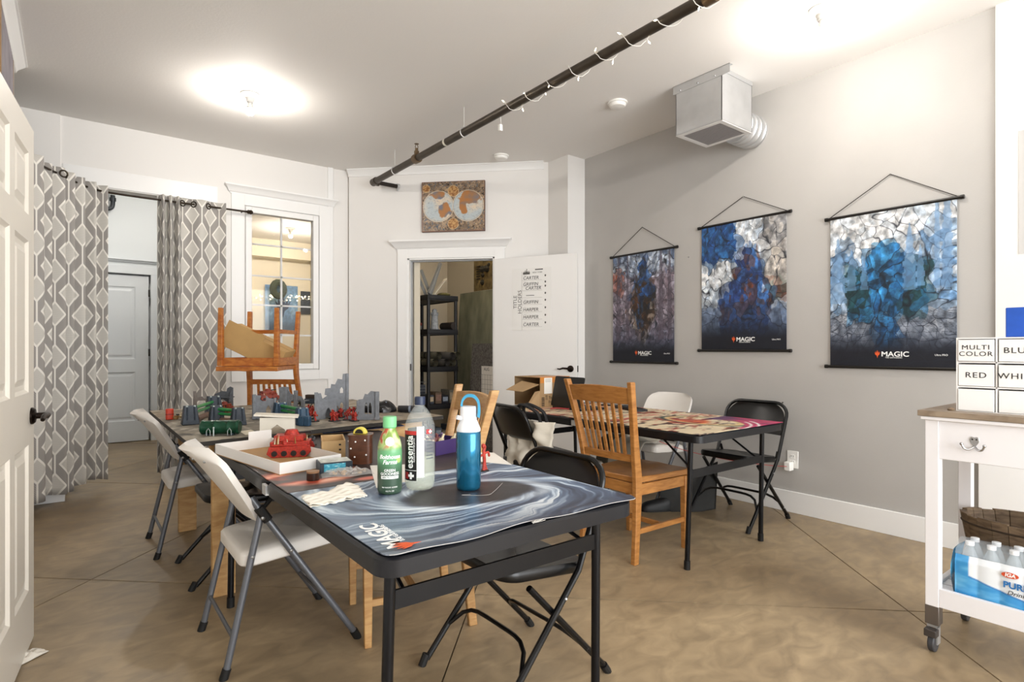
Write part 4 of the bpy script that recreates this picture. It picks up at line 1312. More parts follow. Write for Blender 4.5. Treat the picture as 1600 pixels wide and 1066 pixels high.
scroll('bright blue and white stained-glass wall scroll nearest the white cart', (1292, 345), (1499, 307), (1297, 573), (1500, 577), (1391, 272), slabs(spires(glass_art(HP, WP, 37, pal_c, n=330), [(0.07, 0.07, 0.42, 0.86), (0.19, 0.04, 0.5, 0.78), (0.30, 0.03, 0.5, 0.72), (0.66, 0.05, 0.48, 0.90), (0.74, 0.03, 0.5, 0.76), (0.93, 0.035, 0.48, 1.3), (0.86, 0.02, 0.48, 1.3)], '#6f93ba', 7), 0.36, 9))

# ---- old map panel above the storage door
def map_img(h, w):
    n1 = noise2(h, w, 18, 22, 3, 4); n2 = noise2(h, w, 40, 50, 4, 2)
    im = mix(np.ones((h, w, 3)) * hx('#6e5a48'), np.ones((h, w, 3)) * hx('#b59a7c'), (n1 - 0.25) * 2)
    im = mix(im, np.ones((h, w, 3)) * hx('#4d5560'), (n2 - 0.58) * 5)
    im = mix(im, np.ones((h, w, 3)) * hx('#2c241e'), (0.36 - n2) * 6)
    Y, X = np.mgrid[0:h, 0:w]; X = X / w; Y = Y / h; asp = h / w
    land = noise2(h, w, 7, 9, 12, 4); tint = noise2(h, w, 5, 6, 8, 3); txt = noise2(h, w, 60, 60, 10, 2)
    for cx in (0.265, 0.735):
        r = np.hypot(X - cx, (Y - 0.5) * asp)
        R0 = 0.243
        sea = mix(np.ones((h, w, 3)) * hx('#b4bdbf'), np.ones((h, w, 3)) * hx('#d8c4ab'), (tint - 0.35) * 2.4)
        sea = mix(sea, np.ones((h, w, 3)) * hx('#8d9298'), (txt - 0.6) * 3)
        ld = mix(np.ones((h, w, 3)) * hx('#a9713f'), np.ones((h, w, 3)) * hx('#6c7080'), (tint - 0.45) * 4)
        # generic land masses
        if cx < 0.5:
            blob = np.maximum(1 - np.hypot((X - 0.36) / 0.11, (Y - 0.42) / 0.17), 1 - np.hypot((X - 0.27) / 0.13, (Y - 0.75) / 0.15))
        else:
            blob = np.maximum(1 - np.hypot((X - 0.75) / 0.19, (Y - 0.66) / 0.17), 1 - np.hypot((X - 0.65) / 0.08, (Y - 0.50) / 0.20))
        disc = mix(sea, ld, np.clip((blob + (land - 0.5) * 1.1) * 9 - 0.8, 0, 1))
        im = mix(im, disc, np.clip((R0 - r) * 160, 0, 1))
        im = mix(im, np.ones((h, w, 3)) * hx('#d9c9b0'), np.clip(1.2 - abs(r - R0) * 190, 0, 1))
        im = mix(im, np.ones((h, w, 3)) * hx('#6a5745'), np.clip(1.0 - abs(r - R0 + 0.012) * 260, 0, 1) * 0.6)
    for (cx, cy, rr) in ((0.5, 0.80, 0.085), (0.5, 0.15, 0.085), (0.07, 0.86, 0.06)):
        r = np.hypot(X - cx, (Y - cy) * asp)
        im = mix(im, mix(np.ones((h, w, 3)) * hx('#8a5a30'), np.ones((h, w, 3)) * hx('#c49a63'), (n2 - 0.35) * 3), np.clip((rr - r) * 160, 0, 1))
        im = mix(im, np.ones((h, w, 3)) * hx('#d6b98f'), np.clip(1.1 - abs(r - rr) * 190, 0, 1))
    e = np.minimum(np.minimum(X, 1 - X), np.minimum(Y, 1 - Y) * asp)
    return mix(im, np.ones((h, w, 3)) * hx('#7c5848'), np.clip((0.014 - e) * 200, 0, 1))
a, b, c = onD(659, 285, 0.03), onD(757.6, 280.6, 0.03), onD(660, 363, 0.03)
mw, mh = (b - a).length, a.z - c.z
mp = thing('map_panel', 'old double hemisphere world map panel above the storage doorway', 'picture', (a.x, a.y, c.z), -PI / 4)
G().bx(0, mw, 0.0, 0.028, 0, mh).obj('panel', mat('map_edge', '#5d4236', 0.6), mp, bev=0.002)
canvas('print', map_img(130, 165), lambda u, v: (0.002 + (mw - 0.004) * u, -0.0012, 0.002 + (mh - 0.004) * v), printmat('print_gloss', 0.35), mp)

# ---- list taped to the open storage door
t = thing('title_sheet', 'laminated list of handwritten names taped to the open door', 'sign', (0, 0, 0))
def dl(px, py):
    """door leaf local coordinates of a pixel (x to the free edge, z up)"""
    d = ray(px, py); o = ML.translation; n = nrmL
    k = (o.x * n.x + o.y * n.y) / (d[0] * n.x + d[1] * n.y)
    p = Vector((d[0] * k, d[1] * k, CAMH + d[2] * k)); q = ML.inverted() @ p
    return q.x, q.z
sx0, sz1 = dl(800, 421); sx1, _ = dl(861, 421); _, sz0 = dl(830, 516)
SO = ML @ Vector((sx0, -0.0015, sz0)); t.location = SO; t.rotation_euler = (0, 0, math.atan2(dirL.y, dirL.x))
sw, sh = sx1 - sx0, sz1 - sz0
sgn = 1.0 if (ML.to_3x3() @ Vector((0, 1, 0))).dot(Matrix.Rotation(math.atan2(dirL.y, dirL.x), 3, 'Z') @ Vector((0, 1, 0))) > 0 else -1.0
G().bx(0, sw, -0.0008, 0.0008, 0, sh).obj('laminate', mat('laminate', '#eceae6', 0.15), t)
M_pencil = mat('ink_grey', '#55534f', 0.6); M_line = mat('ink_line', '#8f8b85', 0.7)
fx = frame((0, 0, 0), (1, 0, 0), (0, 0, 1))
def dt(body, x, z, size, m=M_ink, rot=0.0, **k):
    text('lettering', body, size, m, t, Matrix.Translation((x * sw, -0.0012 * sgn, z * sh)) @ fx @ Matrix.Rotation(rot, 4, 'Z'), **k)
dt('TITLE', 0.09, 0.46, 0.054, M_pencil, PI / 2); dt('HOLDERS', 0.21, 0.46, 0.054, M_pencil, PI / 2)
rows = [('CARTER', 0.84), ('GRIFFIN', 0.74), ('CARTER', 0.675), ('', 0.56), ('GRIFFIN', 0.45), ('HARPER', 0.33), ('HARPER', 0.21), ('CARTER', 0.09)]
for i, (nm, z) in enumerate(rows):
    if nm:
        dt(nm, 0.29 + (0.06 if i == 2 else 0), z, 0.046, align='LEFT', shear=0.15)
        dt('-----', 0.3, z + 0.045, 0.02, M_line, align='LEFT')
    else:
        G().bx(0.37 * sw, 0.58 * sw, -0.0014, -0.001, (z - 0.004) * sh, (z + 0.004) * sh).obj('pen_stroke', M_ink, t)
    G().bx(0.27 * sw, 0.78 * sw, -0.0014, -0.001, (z - 0.036) * sh - 0.0008, (z - 0.036) * sh + 0.0008).obj('rule', M_line, t)
    G().prism([(math.cos(a) * 0.009, math.sin(a) * 0.012) for a in [2 * PI * k / 5 for k in range(5)]], 0, 0.0004, Matrix.Translation((0.86 * sw, -0.0012, (z + 0.03) * sh)) @ fx).obj('mark', M_pencil, t)
G().bx(0.26 * sw, 0.262 * sw + 0.001, -0.0014, -0.001, 0, 0.95 * sh).obj('rule', M_line, t)
G().bx(0.60 * sw, 0.80 * sw, -0.0014, -0.001, 0.965 * sh, 0.98 * sh).obj('pen_stroke', M_ink, t)
dt('NEW YORK', 0.66, 0.925, 0.02, M_pencil)
sk = G()
for k, (hh_) in enumerate((0.02, 0.03, 0.022, 0.04, 0.026, 0.055, 0.03, 0.02, 0.034, 0.022)):
    sk.bx(0.29 * sw + k * 0.0075, 0.29 * sw + k * 0.0075 + 0.0072, -0.0014, -0.001, 0.90 * sh, 0.90 * sh + hh_)
sk.obj('skyline_print', M_pencil, t)

# ---- wall outlet with charger on the grey wall
po = onX(1239, 718, XR)
t = thing('wall_outlet', 'white double wall outlet low on the grey wall', 'outlet', (XR, po.y, po.z))
G().box(-0.003, 0, 0, 0.006, 0.078, 0.122).obj('cover_plate', M_porc, t, bev=0.002)
for z in (0.02, -0.02):
    f = G().box(-0.0065, 0, z, 0.003, 0.034, 0.028).obj('socket', M_porc, t, bev=0.002)
    for y in (-0.007, 0.007):
        G().box(-0.0083, y, z + 0.004, 0.0008, 0.002, 0.009).obj('slot', M_ink, f)
t = thing('phone_charger', 'white plug-in charger with red cable in the wall outlet', 'charger', (XR - 0.008, po.y + 0.012, po.z - 0.045))
G().box(-0.028, 0, 0, 0.055, 0.045, 0.062).obj('body', M_porc, t, bev=0.006)
cb = smooth_path([(-0.055, 0.0, 0.0), (-0.12, 0.12, 0.0), (-0.30, 0.35, 0.03), (-0.5, 0.62, 0.10), (-0.66, 0.85, 0.22), (-0.75, 1.0, 0.385)], 6)
G().tube(cb, 0.0022, 6).obj('cable', mat('cable_red', '#c2453f', 0.5), t, smooth=True)
po2 = onX(1223, 629, XR)
tag(G().lathe([(0.001, 0), (0.006, 0.0), (0.006, 0.003), (0.001, 0.004)], 10, (0, 0, 0), Matrix.Rotation(R(-90), 4, 'Y')).obj('wall_anchor', M_steel, loc=(XR, po2.y, po2.z)), 'small metal screw anchor in grey wall above the outlet', 'screw')
po3 = onX(1076, 402, XR)
tag(G().lathe([(0.001, 0), (0.006, 0.0), (0.006, 0.003), (0.001, 0.004)], 10, (0, 0, 0), Matrix.Rotation(R(-90), 4, 'Y')).obj('wall_anchor', M_steel, loc=(XR, po3.y, po3.z)), 'small screw in grey wall between two wall scrolls', 'screw')

# ---- clear sleeve on the white pier at the right edge
s1 = onX(1592, 205, XR - 0.021); s2 = onX(1592, 397, XR - 0.021)
tag(G().bx(-0.001, 0.0, -0.36, 0, 0, s1.z - s2.z).obj('plastic_sleeve', mat('sleeve', '#dcdad7', 0.12, alpha=0.75), loc=(XR - 0.0215, s1.y, s2.z)), 'clear plastic document sleeve fixed to white pier at right edge', 'sleeve')

# ---- picture high on the left wall
t = thing('framed_picture', 'tall gold framed grey picture high on the left wall', 'picture', (XL + 0.001, 4.40, 2.0))
G().bx(0, 0.012, -0.5, 0.34, 0, 0.97).obj('canvas', mat('canvas_mauve', '#8d878d', 0.6, var=0.25, scale=6), t)
g = G()
g.bx(0, 0.02, -0.6, -0.5, 0, 0.97); g.bx(0, 0.013, 0.34, 0.355, 0, 0.97)
g.obj('frame', mat('gilt', '#a87c2c', 0.35, 0.7), t)

# ---- hall: bracket pipe elbow
p = onY(173, 318, 8.35)
t = thing('hall_pipe', 'black iron pipe elbow on the hall wall above white door', 'pipe', (p.x, 8.35, p.z))
G().tube(smooth_path([(-0.30, 0, -0.07), (-0.06, 0, -0.07), (0.0, 0, -0.055), (0.02, 0, -0.01), (0.02, 0, 0.10)], 5), 0.024, 12).obj('pipe', mat('iron', '#33363a', 0.45, 0.5), t, smooth=True)
G().tube([(0.02, 0, 0.03), (0.02, 0, 0.07)], 0.034, 12).tube([(-0.09, 0, -0.07), (-0.05, 0, -0.07)], 0.033, 12).obj('fitting', MATS['iron'], t, smooth=True)
G().tube([(0.02, 0, 0.07), (0.02, 0.0, 0.16)], 0.014, 10).tube([(0.02, 0, 0.16), (0.02, 0.15, 0.16)], 0.014, 10).obj('bracket', M_galv, t, smooth=True)

# ---- contents of the stand-in room that plays the window's reflections
t = thing('beyond_banner', 'blue banner with dark emblem standing in for a reflection in the window', 'banner', onY(440, 490, 10.55), 0)
bw = 0.5
im = glass_art(60, 60, 51, lambda u, v, rs: [hx('#5f86b5'), hx('#8fb0cf'), hx('#456a98')][rs.randint(3)], lead=0.0001, n=40)
canvas('print', mix(im, np.ones((60, 60, 3)) * hx('#7da3c8'), np.full((60, 60), 0.5)), lambda u, v: (-0.28 + 0.56 * u, 0, -0.30 + 0.8 * v), M_poster, t)
emblem(t, frame((0.02, -0.006, 0.12), (1, 0, 0), (0, 0, 1)), 0.22, mat('ink_navy', '#2b3a55', 0.6))
t = thing('beyond_poster', 'dark narrow poster standing in for a reflection at right edge of window glass', 'poster', onY(480, 500, 10.58), 0)
canvas('print', im[:, ::-1] * 0.35, lambda u, v: (-0.12 + 0.24 * u, 0, 0.1 + 0.42 * v), M_poster, t)
fs_ = thing('beyond_fairy_lights', 'string of tiny warm lights standing in for a reflection in the window', 'string lights', onY(430, 465, 10.5))
random.seed(5)
pts = [(-0.75 + 1.5 * i / 30, -0.02, 0.05 * math.sin(i * 1.3) + random.uniform(-0.05, 0.05)) for i in range(31)]
G().tube(pts, 0.003, 5).obj('cord', M_cordw, fs_)
for i in range(60):
    x = random.uniform(-0.75, 0.7); z = random.uniform(-0.04, 0.05) if random.random() < 0.6 else random.uniform(-0.35, 0.05)
    if x > -0.35 and z < -0.06: z = random.uniform(-0.04, 0.05)
    G().ball((x, -0.02, z), 0.010, 6).obj('bulb', mat('fairy_far', '#fff2cf', 0.4, emit='#ffe9b8', es=6.0), fs_)
p = onY(435, 452, 10.4)
t = thing('beyond_wreath', 'round dark green wreath standing in for a reflection in the window', 'wreath', p)
G().tube([(0.09 * math.cos(a), 0, 0.12 * math.sin(a)) for a in [2 * PI * k / 14 for k in range(14)]], 0.06, 8, closed=True).obj('foliage', mat('wreath_green', '#3c4433', 0.8, var=0.4, scale=40), t, smooth=True)
bz = onY(440, 478, 10.4).z
struct(G().bx(1.3, 3.4, 10.36, 10.6, CEIL - 0.3, CEIL).obj('trim_8', M_cream))
# ================================================================== PLAYMATS
ZM = ZT + 0.004
def matimg_swirl(h, w, x0, x1, y0, y1):
    """blue-grey streaks turning round a dark eye"""
    cL, cR, cB = onz(634, 785, ZM), onz(822, 756, ZM), onz(700, 799, ZM)
    c = (cL + cR) / 2
    a = (cR - cL).length / 2
    ex = (cR - cL).normalized(); ey = Vector((-ex.y, ex.x, 0))
    b = a * 0.62
    Y, X = np.mgrid[0:h, 0:w]; X = x0 + (x1 - x0) * X / (w - 1); Y = y0 + (y1 - y0) * Y / (h - 1)
    dx, dy = X - c.x, Y - c.y
    p = (dx * ex.x + dy * ex.y) / a; q = (dx * ey.x + dy * ey.y) / b
    wob = noise2(h, w, 5, 6, 77, 3) - 0.5
    r = np.hypot(p, q) * (1 + 0.28 * wob); th = np.arctan2(q, p)
    ph = (th / (2 * PI) + 0.30 * np.log(r + 0.05)) % 1.0
    T = noise2(600, 200, 22, 4, 31, 4); T2 = noise2(600, 200, 70, 5, 32, 3)
    ii = np.clip((ph * 599).astype(int), 0, 599); jj = np.clip((r / 4.5 * 199).astype(int), 0, 199)
    s = 0.58 * T[ii, jj] + 0.42 * T2[ii, jj]
    one = np.ones((h, w, 3))
    im = mix(one * hx('#2c364c'), one * hx('#7c96b4'), (s - 0.34) * 3.2)
    im = mix(im, one * hx('#e6edf1'), (s - 0.52) * 6.5)
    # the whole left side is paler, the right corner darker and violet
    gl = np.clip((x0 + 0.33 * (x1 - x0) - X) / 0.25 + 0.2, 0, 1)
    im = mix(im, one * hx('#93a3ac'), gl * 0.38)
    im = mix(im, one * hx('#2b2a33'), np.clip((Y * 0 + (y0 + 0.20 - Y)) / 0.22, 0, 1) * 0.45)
    # bright rim, dark eye
    rim = np.exp(-((r - 1.14) / 0.17) ** 2)
    im = mix(im, one * hx('#dfe8ee'), rim * (0.35 + 0.55 * np.clip(s * 1.5, 0, 1)))
    eye = np.clip((1.03 - r) * 7, 0, 1)
    ed = mix(one * hx('#1d191c'), one * hx('#4a4347'), (noise2(h, w, 9, 9, 41, 4) - 0.35) * 2)
    im = mix(im, ed, eye * 0.96)
    cr = np.exp(-(np.hypot(p + 0.15, q + 0.25) / 0.16) ** 2) * 0.7
    im = mix(im, one * hx('#cfc6c4'), cr * (noise2(h, w, 20, 20, 43, 2)))
    return im
mx0, mx1, my0, my1 = FX0 + 0.012, FX1 + 0.012, FY0 + 0.004, 1.775
t = thing('playmat', 'blue and white swirl playmat with dark eye on near table half', 'playmat', (mx0, my0, ZT), 0, 'playmats')
def corner(u, v, w, l, r=0.03):
    """pull grid points in at the near corners so the mat has rounded corners"""
    x, y = u * w, v * l
    cx = r if x < r else (w - r if x > w - r else x)
    cy = r if y < r else y
    if cx != x and cy != y:
        d = math.hypot(x - cx, y - cy)
        m_ = max(abs(x - cx), abs(y - cy))
        if d > 1e-6:
            x = cx + (x - cx) * m_ / d; y = cy + (y - cy) * m_ / d
    return x, y
def mfn(u, v):
    x, y = corner(u, v, mx1 - mx0, my1 - my0)
    z = 0.004
    if v < 0.06: z += 0.003 * math.sin(u * 17) * (1 - v / 0.06) + 0.002
    if u > 0.95: z -= 0.0
    return (x, y - 0.006 * math.sin(u * 9) * (1 - v), z)
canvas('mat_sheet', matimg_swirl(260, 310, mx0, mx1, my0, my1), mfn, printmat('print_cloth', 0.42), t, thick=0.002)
pm = onz(597, 837, ZM)
text('lettering', 'MAGIC', 0.060, M_inkw, t, frame((pm.x - mx0, pm.y - my0, 0.0052), (0.06, 1, 0), (-1, 0.06, 0)), bold=0.0012, xs=1.05)
pm = onz(612, 833, ZM)
text('lettering', 'THE GATHERING', 0.018, M_inkw, t, frame((pm.x - mx0, pm.y - my0, 0.0052), (0.06, 1, 0), (-1, 0.06, 0)))
pm = onz(636, 855, ZM)
emblem(t, frame((pm.x - mx0, pm.y - my0, 0.0095), (0.06, 1, 0), (-1, 0.06, 0)), 0.036, M_orange)
# stitched edge coming loose
pe = [Vector((mfn(u / 60, 0.0)[0], mfn(u / 60, 0)[1] - 0.001, mfn(u / 60, 0)[2])) for u in range(61)]
G().tube(pe, 0.0008, 5).obj('stitching', mat('thread', '#b9b6b0', 0.8), t)
random.seed(9); g = G(); p0 = onz(835, 817, ZM) - Vector((mx0, my0, ZM - 0.006))
g.tube(smooth_path([p0 + Vector((random.uniform(-0.02, 0.03), random.uniform(-0.012, 0.002), random.uniform(0, 0.006))) for _ in range(12)], 4), 0.0007, 5)
g.obj('loose_thread', MATS['thread'], t)
a_, b_, c_ = onz(735, 775, ZM), onz(760, 776, ZM), onz(785, 757, ZM)
tag(G().tube(smooth_path([Vector((0, 0, 0)), onz(722, 776, ZM) - a_, b_ - a_, onz(772, 770, ZM) - a_, c_ - a_], 5), 0.0005, 5).obj('loose_thread', MATS['thread'], loc=a_ + Vector((0, 0, 0.004))), 'fine white thread curling over dark eye of swirl playmat', 'thread')

def matimg_red(h, w, x0, x1, y0, y1):
    one = np.ones((h, w, 3)); n = noise2(h, w, 5, 5, 61, 4); n2 = noise2(h, w, 20, 8, 62, 3)
    im = mix(one * hx('#2a211f'), one * hx('#4b3d3a'), (n - 0.3) * 2)
    Y, X = np.mgrid[0:h, 0:w]; X = x0 + (x1 - x0) * X / (w - 1); Y = y0 + (y1 - y0) * Y / (h - 1)
    c = onz(486, 742, ZM); r = np.hypot((X - c.x) / 0.17, (Y - c.y) / 0.15)
    k = np.clip(1.2 - abs(r - 0.72) * 3.2, 0, 1) * np.clip((n2 - 0.30) * 3.5, 0, 1)
    im = mix(im, one * hx('#c8452a'), k); im = mix(im, one * hx('#f0b79a'), k * np.clip((n2 - 0.52) * 5, 0, 1))
    c = onz(575, 747, ZM); k = np.clip(1 - np.hypot((X - c.x) / 0.06, (Y - c.y) / 0.03), 0, 1)
    im = mix(im, one * hx('#d9796a'), k * 2)
    c = onz(392, 703, ZM); k = np.clip(1 - np.hypot((X - c.x) / 0.05, (Y - c.y) / 0.12), 0, 1)
    return mix(im, one * hx('#8f7f88'), k * 0.7)
rx0, rx1, ry0, ry1 = FX0 + 0.008, FX1 - 0.005, 1.778, 2.86
t = thing('playmat', 'dark brown playmat with red flare on far table half', 'playmat', (rx0, ry0, ZT), 0, 'playmats')
canvas('mat_sheet', matimg_red(150, 110, rx0, rx1, ry0, ry1), lambda u, v: ((rx1 - rx0) * u, (ry1 - ry0) * v, 0.0035), printmat('print_cloth', 0.42), t, thick=0.002)
g = G()
for k in range(9):
    p = onz(410 + 0.0, 735, ZM)
    g.bx(0.055, 0.066, 0.28 + k * 0.02, 0.293 + k * 0.02, 0.004, 0.0044)
g.obj('printed_marks', mat('ink_gold', '#8a7a5c', 0.6), t)

def matimg_bright(h, w, x0, x1, y0, y1):
    one = np.ones((h, w, 3))
    Y, X = np.mgrid[0:h, 0:w]; X = x0 + (x1 - x0) * X / (w - 1); Y = y0 + (y1 - y0) * Y / (h - 1)
    def el(px, py, rx, ry):
        c = onz(px, py, ZM); return np.hypot((X - c.x) / rx, (Y - c.y) / ry)
    n = noise2(h, w, 34, 8, 91, 4); n2 = noise2(h, w, 44, 10, 92, 3); n3 = noise2(h, w, 6, 6, 93, 3)
    im = one * hx('#d9c8a8') * (0.92 + 0.16 * n3)[..., None]
    im = mix(im, one * hx('#8e3a26'), np.clip((n - 0.58) * 9, 0, 1))
    im = mix(im, one * hx('#3a2522'), np.clip((n2 - 0.64) * 10, 0, 1))
    im = mix(im, one * hx('#c75a4e'), np.clip((0.36 - n2) * 9, 0, 1) * (Y > y0 + 0.55))
    # orange heart
    k = np.clip((1.0 - el(1062, 657, 0.15, 0.16)) * 3, 0, 1)
    im = mix(im, mix(one * hx('#d9652c'), one * hx('#8f2a1c'), (n - 0.35) * 4), k)
    # dark teal ring and inner pale crescent
    r = el(1085, 656, 0.17, 0.33)
    im = mix(im, one * hx('#d3b678'), np.clip(1 - abs(r - 0.86) * 7, 0, 1))
    im = mix(im, one * hx('#26403c'), np.clip(1.3 - abs(r - 1.0) * 16, 0, 1))
    # magenta field in the near right corner with white bars
    c0 = onz(1085, 662, ZM); rr = np.hypot((X - c0.x) / 1.0, (Y - c0.y) / 0.9); R0 = (onz(1156, 661, ZM) - c0).length
    k = np.clip((rr - R0) * 60, 0, 1) * (X > c0.x + 0.02) * (Y < y0 + 0.46)
    mg = mix(one * hx('#b5315d'), one * hx('#4a2054'), np.clip((Y - y0 - 0.24) * 5 + (n3 - 0.5) * 4, 0, 1))
    im = mix(im, mg, k)
    for o in (0.05, 0.10):
        im = mix(im, one * hx('#ece4dc'), np.clip(1.3 - abs(rr - R0 - o) * 80, 0, 1) * (Y < y0 + 0.17) * (X > c0.x))
    return im
t = thing('playmat', 'bright cream orange and magenta painted playmat by grey wall', 'playmat', (RX0, RY0, ZT), 0, 'playmats')
canvas('mat_sheet', matimg_bright(230, 150, RX0, RX1, RY0, RY1), lambda u, v: (0.005 + (RX1 - RX0 - 0.01) * u, 0.004 + (RY1 - RY0 - 0.3) * v, 0.004), printmat('print_cloth', 0.42), t, thick=0.002)

# blue mat hanging under the near edge of the terrain board
pa, pb = onz(520, 668, 0.735), onz(625, 656, 0.735)
def blue_img(h, w):
    one = np.ones((h, w, 3)); n = noise2(h, w, 3, 9, 15, 4)
    return mix(mix(one * hx('#2b3c63'), one * hx('#5677a5'), (n - 0.3) * 2), one * hx('#c3d0de'), (n - 0.62) * 6)
t = thing('playmat', 'blue cloud playmat draped below near edge of terrain board', 'playmat', (pa.x, pa.y, ZT), 0, 'playmats')
pa = onz(505, 676, ZT + 0.01); pb = onz(632, 664, ZT + 0.01)
t.location = (pa.x, pa.y, ZT)
dv = pb - pa
canvas('mat_sheet', blue_img(14, 60), lambda u, v: (dv.x * u, dv.y * u + 0.10 * v, 0.0045 + 0.012 * v), printmat('print_cloth', 0.42), t, thick=0.0015)

# ================================================================== BOTTLES
def toward(p):
    """frame facing the camera at p: x right, y up, z towards the camera"""
    out = Vector((-p[0], -p[1], 0)).normalized(); up = Vector((0, 0, 1))
    return frame((0, 0, 0), up.cross(out), up)
def lathe_canvas(name, img, prof, m, parent, M):
    """print wrapped once round a lathe profile; u = 0.5 faces local +z of M (y up)"""
    hs = [0]
    for i in range(1, len(prof)): hs.append(hs[-1] + math.hypot(prof[i][0] - prof[i - 1][0], prof[i][1] - prof[i - 1][1]))
    tot = hs[-1]
    def fn(u, v):
        d = v * tot
        for i in range(1, len(prof)):
            if hs[i] >= d - 1e-9:
                f = (d - hs[i - 1]) / max(1e-9, hs[i] - hs[i - 1])
                r = prof[i - 1][0] + f * (prof[i][0] - prof[i - 1][0]); z = prof[i - 1][1] + f * (prof[i][1] - prof[i - 1][1]); break
        a = (u - 0.5) * 2 * PI
        return tuple(M @ Vector((r * math.sin(a), z, r * math.cos(a))))
    return canvas(name, img, fn, m, parent)
M_clear = mat('clear_plastic', '#e9efee', 0.04, alpha=0.16, spec=0.8)
M_water = mat('drink_water', '#dfe6c8', 0.02, alpha=0.28)
# -- green juice bottle
p = onz(609, 770, ZM)
J = thing('juice_bottle', 'green juice bottle with light green cap on swirl playmat', 'bottle', (p.x, p.y, ZM))
F = toward(p)
H_, W_ = 120, 120
one = np.ones((H_, W_, 3)); vv = np.linspace(0, 1, H_)[:, None] * np.ones((1, W_)); uu = np.ones((H_, 1)) * np.linspace(0, 1, W_)[None, :]
im = mix(one * hx('#39503f'), one * hx('#4c7d58'), (vv - 0.30) * 6)
im = mix(im, one * hx('#6aa875'), (vv - 0.46) * 16)
fr = noise2(H_, W_, 7, 9, 5, 3)
fruit = mix(mix(one * hx('#7f9a45'), one * hx('#c9d9a2'), (fr - 0.4) * 4), one * hx('#b5533a'), np.clip((fr - 0.56) * 9, 0, 1) * (uu < 0.5))
im = mix(im, fruit, (vv - 0.66) * 18)
bd = np.hypot((uu - 0.5) * 2 * PI * 0.036, (vv - 0.80) * 0.235)
im = mix(im, one * hx('#eef2ea'), (0.0165 - bd) * 500)
lf = np.hypot((uu - 0.63) * 2 * PI * 0.036 / 0.8, (vv - 0.53) * 0.235)
im = mix(im, one * hx('#a9c06c'), (0.013 - lf) * 400)
prof = [(0.028, 0.0), (0.034, 0.004), (0.0365, 0.012), (0.0365, 0.128), (0.035, 0.145), (0.030, 0.165), (0.023, 0.182), (0.0185, 0.192), (0.0175, 0.198)]
lathe_canvas('bottle_body', im, prof, printmat('print_wrap', 0.28), J, F)
G().lathe([(0.001, 0), (0.028, 0)], 24).obj('bottle_base', mat('juice_dark', '#27422f', 0.3), J)
G().lathe([(0.0175, 0.196), (0.0205, 0.2), (0.0205, 0.226), (0.0195, 0.231), (0.001, 0.231)], 28).obj('cap', mat('cap_green', '#7cc78a', 0.4), J, smooth=True)
def bt(body, r, z, size, m, parent, F, **k):
    return text('lettering', body, size, m, parent, F @ Matrix.Translation((0, z, 0)), wrap=r, **k)
bt('Bolthouse', 0.0369, 0.114, 0.0165, M_inkw, J, F, shear=0.3, bold=0.0004); bt('Farms', 0.0369, 0.0985, 0.018, M_inkw, J, F, shear=0.3, bold=0.0004)
bt('GREEN', 0.0369, 0.074, 0.011, M_inkw, J, F, bold=0.0001); bt('GOODNESS', 0.0369, 0.064, 0.011, M_inkw, J, F, bold=0.0001)
g = G(); g.grid(lambda u, v: tuple(F @ Vector((0.0369 * math.sin((u - 0.5) * 1.5), 0.049 + 0.009 * v, 0.0369 * math.cos((u - 0.5) * 1.5)))), 12, 1); g.obj('banner', M_inkw, J)
bt('100% FRUIT JUICE', 0.0371, 0.0535, 0.006, mat('ink_green', '#2f5f3c', 0.6), J, F)
bt('NO SUGAR ADDED', 0.0369, 0.024, 0.0055, M_inkw, J, F); bt('15.2 FL OZ', 0.0369, 0.013, 0.0055, M_inkw, J, F)
# -- clear water bottle
p = onz(656, 764, ZM)
Wt = thing('water_bottle', 'large clear water bottle with black label and navy cap', 'bottle', (p.x, p.y, ZM))
F = toward(p)
prof = [(0.001, 0.004), (0.030, 0.0), (0.040, 0.004), (0.0455, 0.016), (0.047, 0.03), (0.047, 0.185), (0.0445, 0.205), (0.036, 0.228), (0.023, 0.248), (0.0148, 0.258), (0.0148, 0.266)]
G().lathe(prof, 40).obj('bottle_shell', M_clear, Wt, smooth=True, ang=60)
pr2 = [(0.001, 0.006), (0.0385, 0.006), (0.0437, 0.017), (0.0452, 0.03), (0.0452, 0.108), (0.001, 0.108)]
G().lathe(pr2, 36).obj('water', M_water, Wt, smooth=True)
G().lathe([(0.0135, 0.262), (0.0165, 0.262), (0.0165, 0.284), (0.0155, 0.287), (0.001, 0.287)], 28).obj('cap', mat('cap_navy', '#1f2b45', 0.4), Wt, smooth=True)
def band(parent, F, r, a0, a1, z0, z1, m, name='label'):
    g = G(); g.grid(lambda u, v: tuple(F @ Vector((r * math.sin(a0 + (a1 - a0) * u), z0 + (z1 - z0) * v, r * math.cos(a0 + (a1 - a0) * u)))), 16, 1)
    return g.obj(name, m, parent, smooth=True)
rl = 0.0474
band(Wt, F, rl, -1.25, -0.22, 0.035, 0.186, mat('label_black', '#141414', 0.35))
band(Wt, F, rl + 0.0002, -1.25, -0.22, 0.174, 0.186, mat('label_red', '#b22a2a', 0.35))
band(Wt, F, rl, -0.20, 0.28, 0.045, 0.20, mat('label_white', '#e9ebea', 0.4, alpha=0.85))
band(Wt, F, rl + 0.0002, -1.25, -0.22, 0.0655, 0.067, M_inkw, 'rule')
pre = Matrix.Rotation(PI / 2, 4, 'Z')
Fz = F @ Matrix.Rotation(-0.68, 4, 'Y')
text('lettering', 'essentia', 0.034, M_inkw, Wt, Fz @ Matrix.Translation((0, 0.122, 0)), wrap=rl + 0.0004, pre=pre, xs=0.92, bold=0.0004)
Fz2 = F @ Matrix.Rotation(-0.37, 4, 'Y')
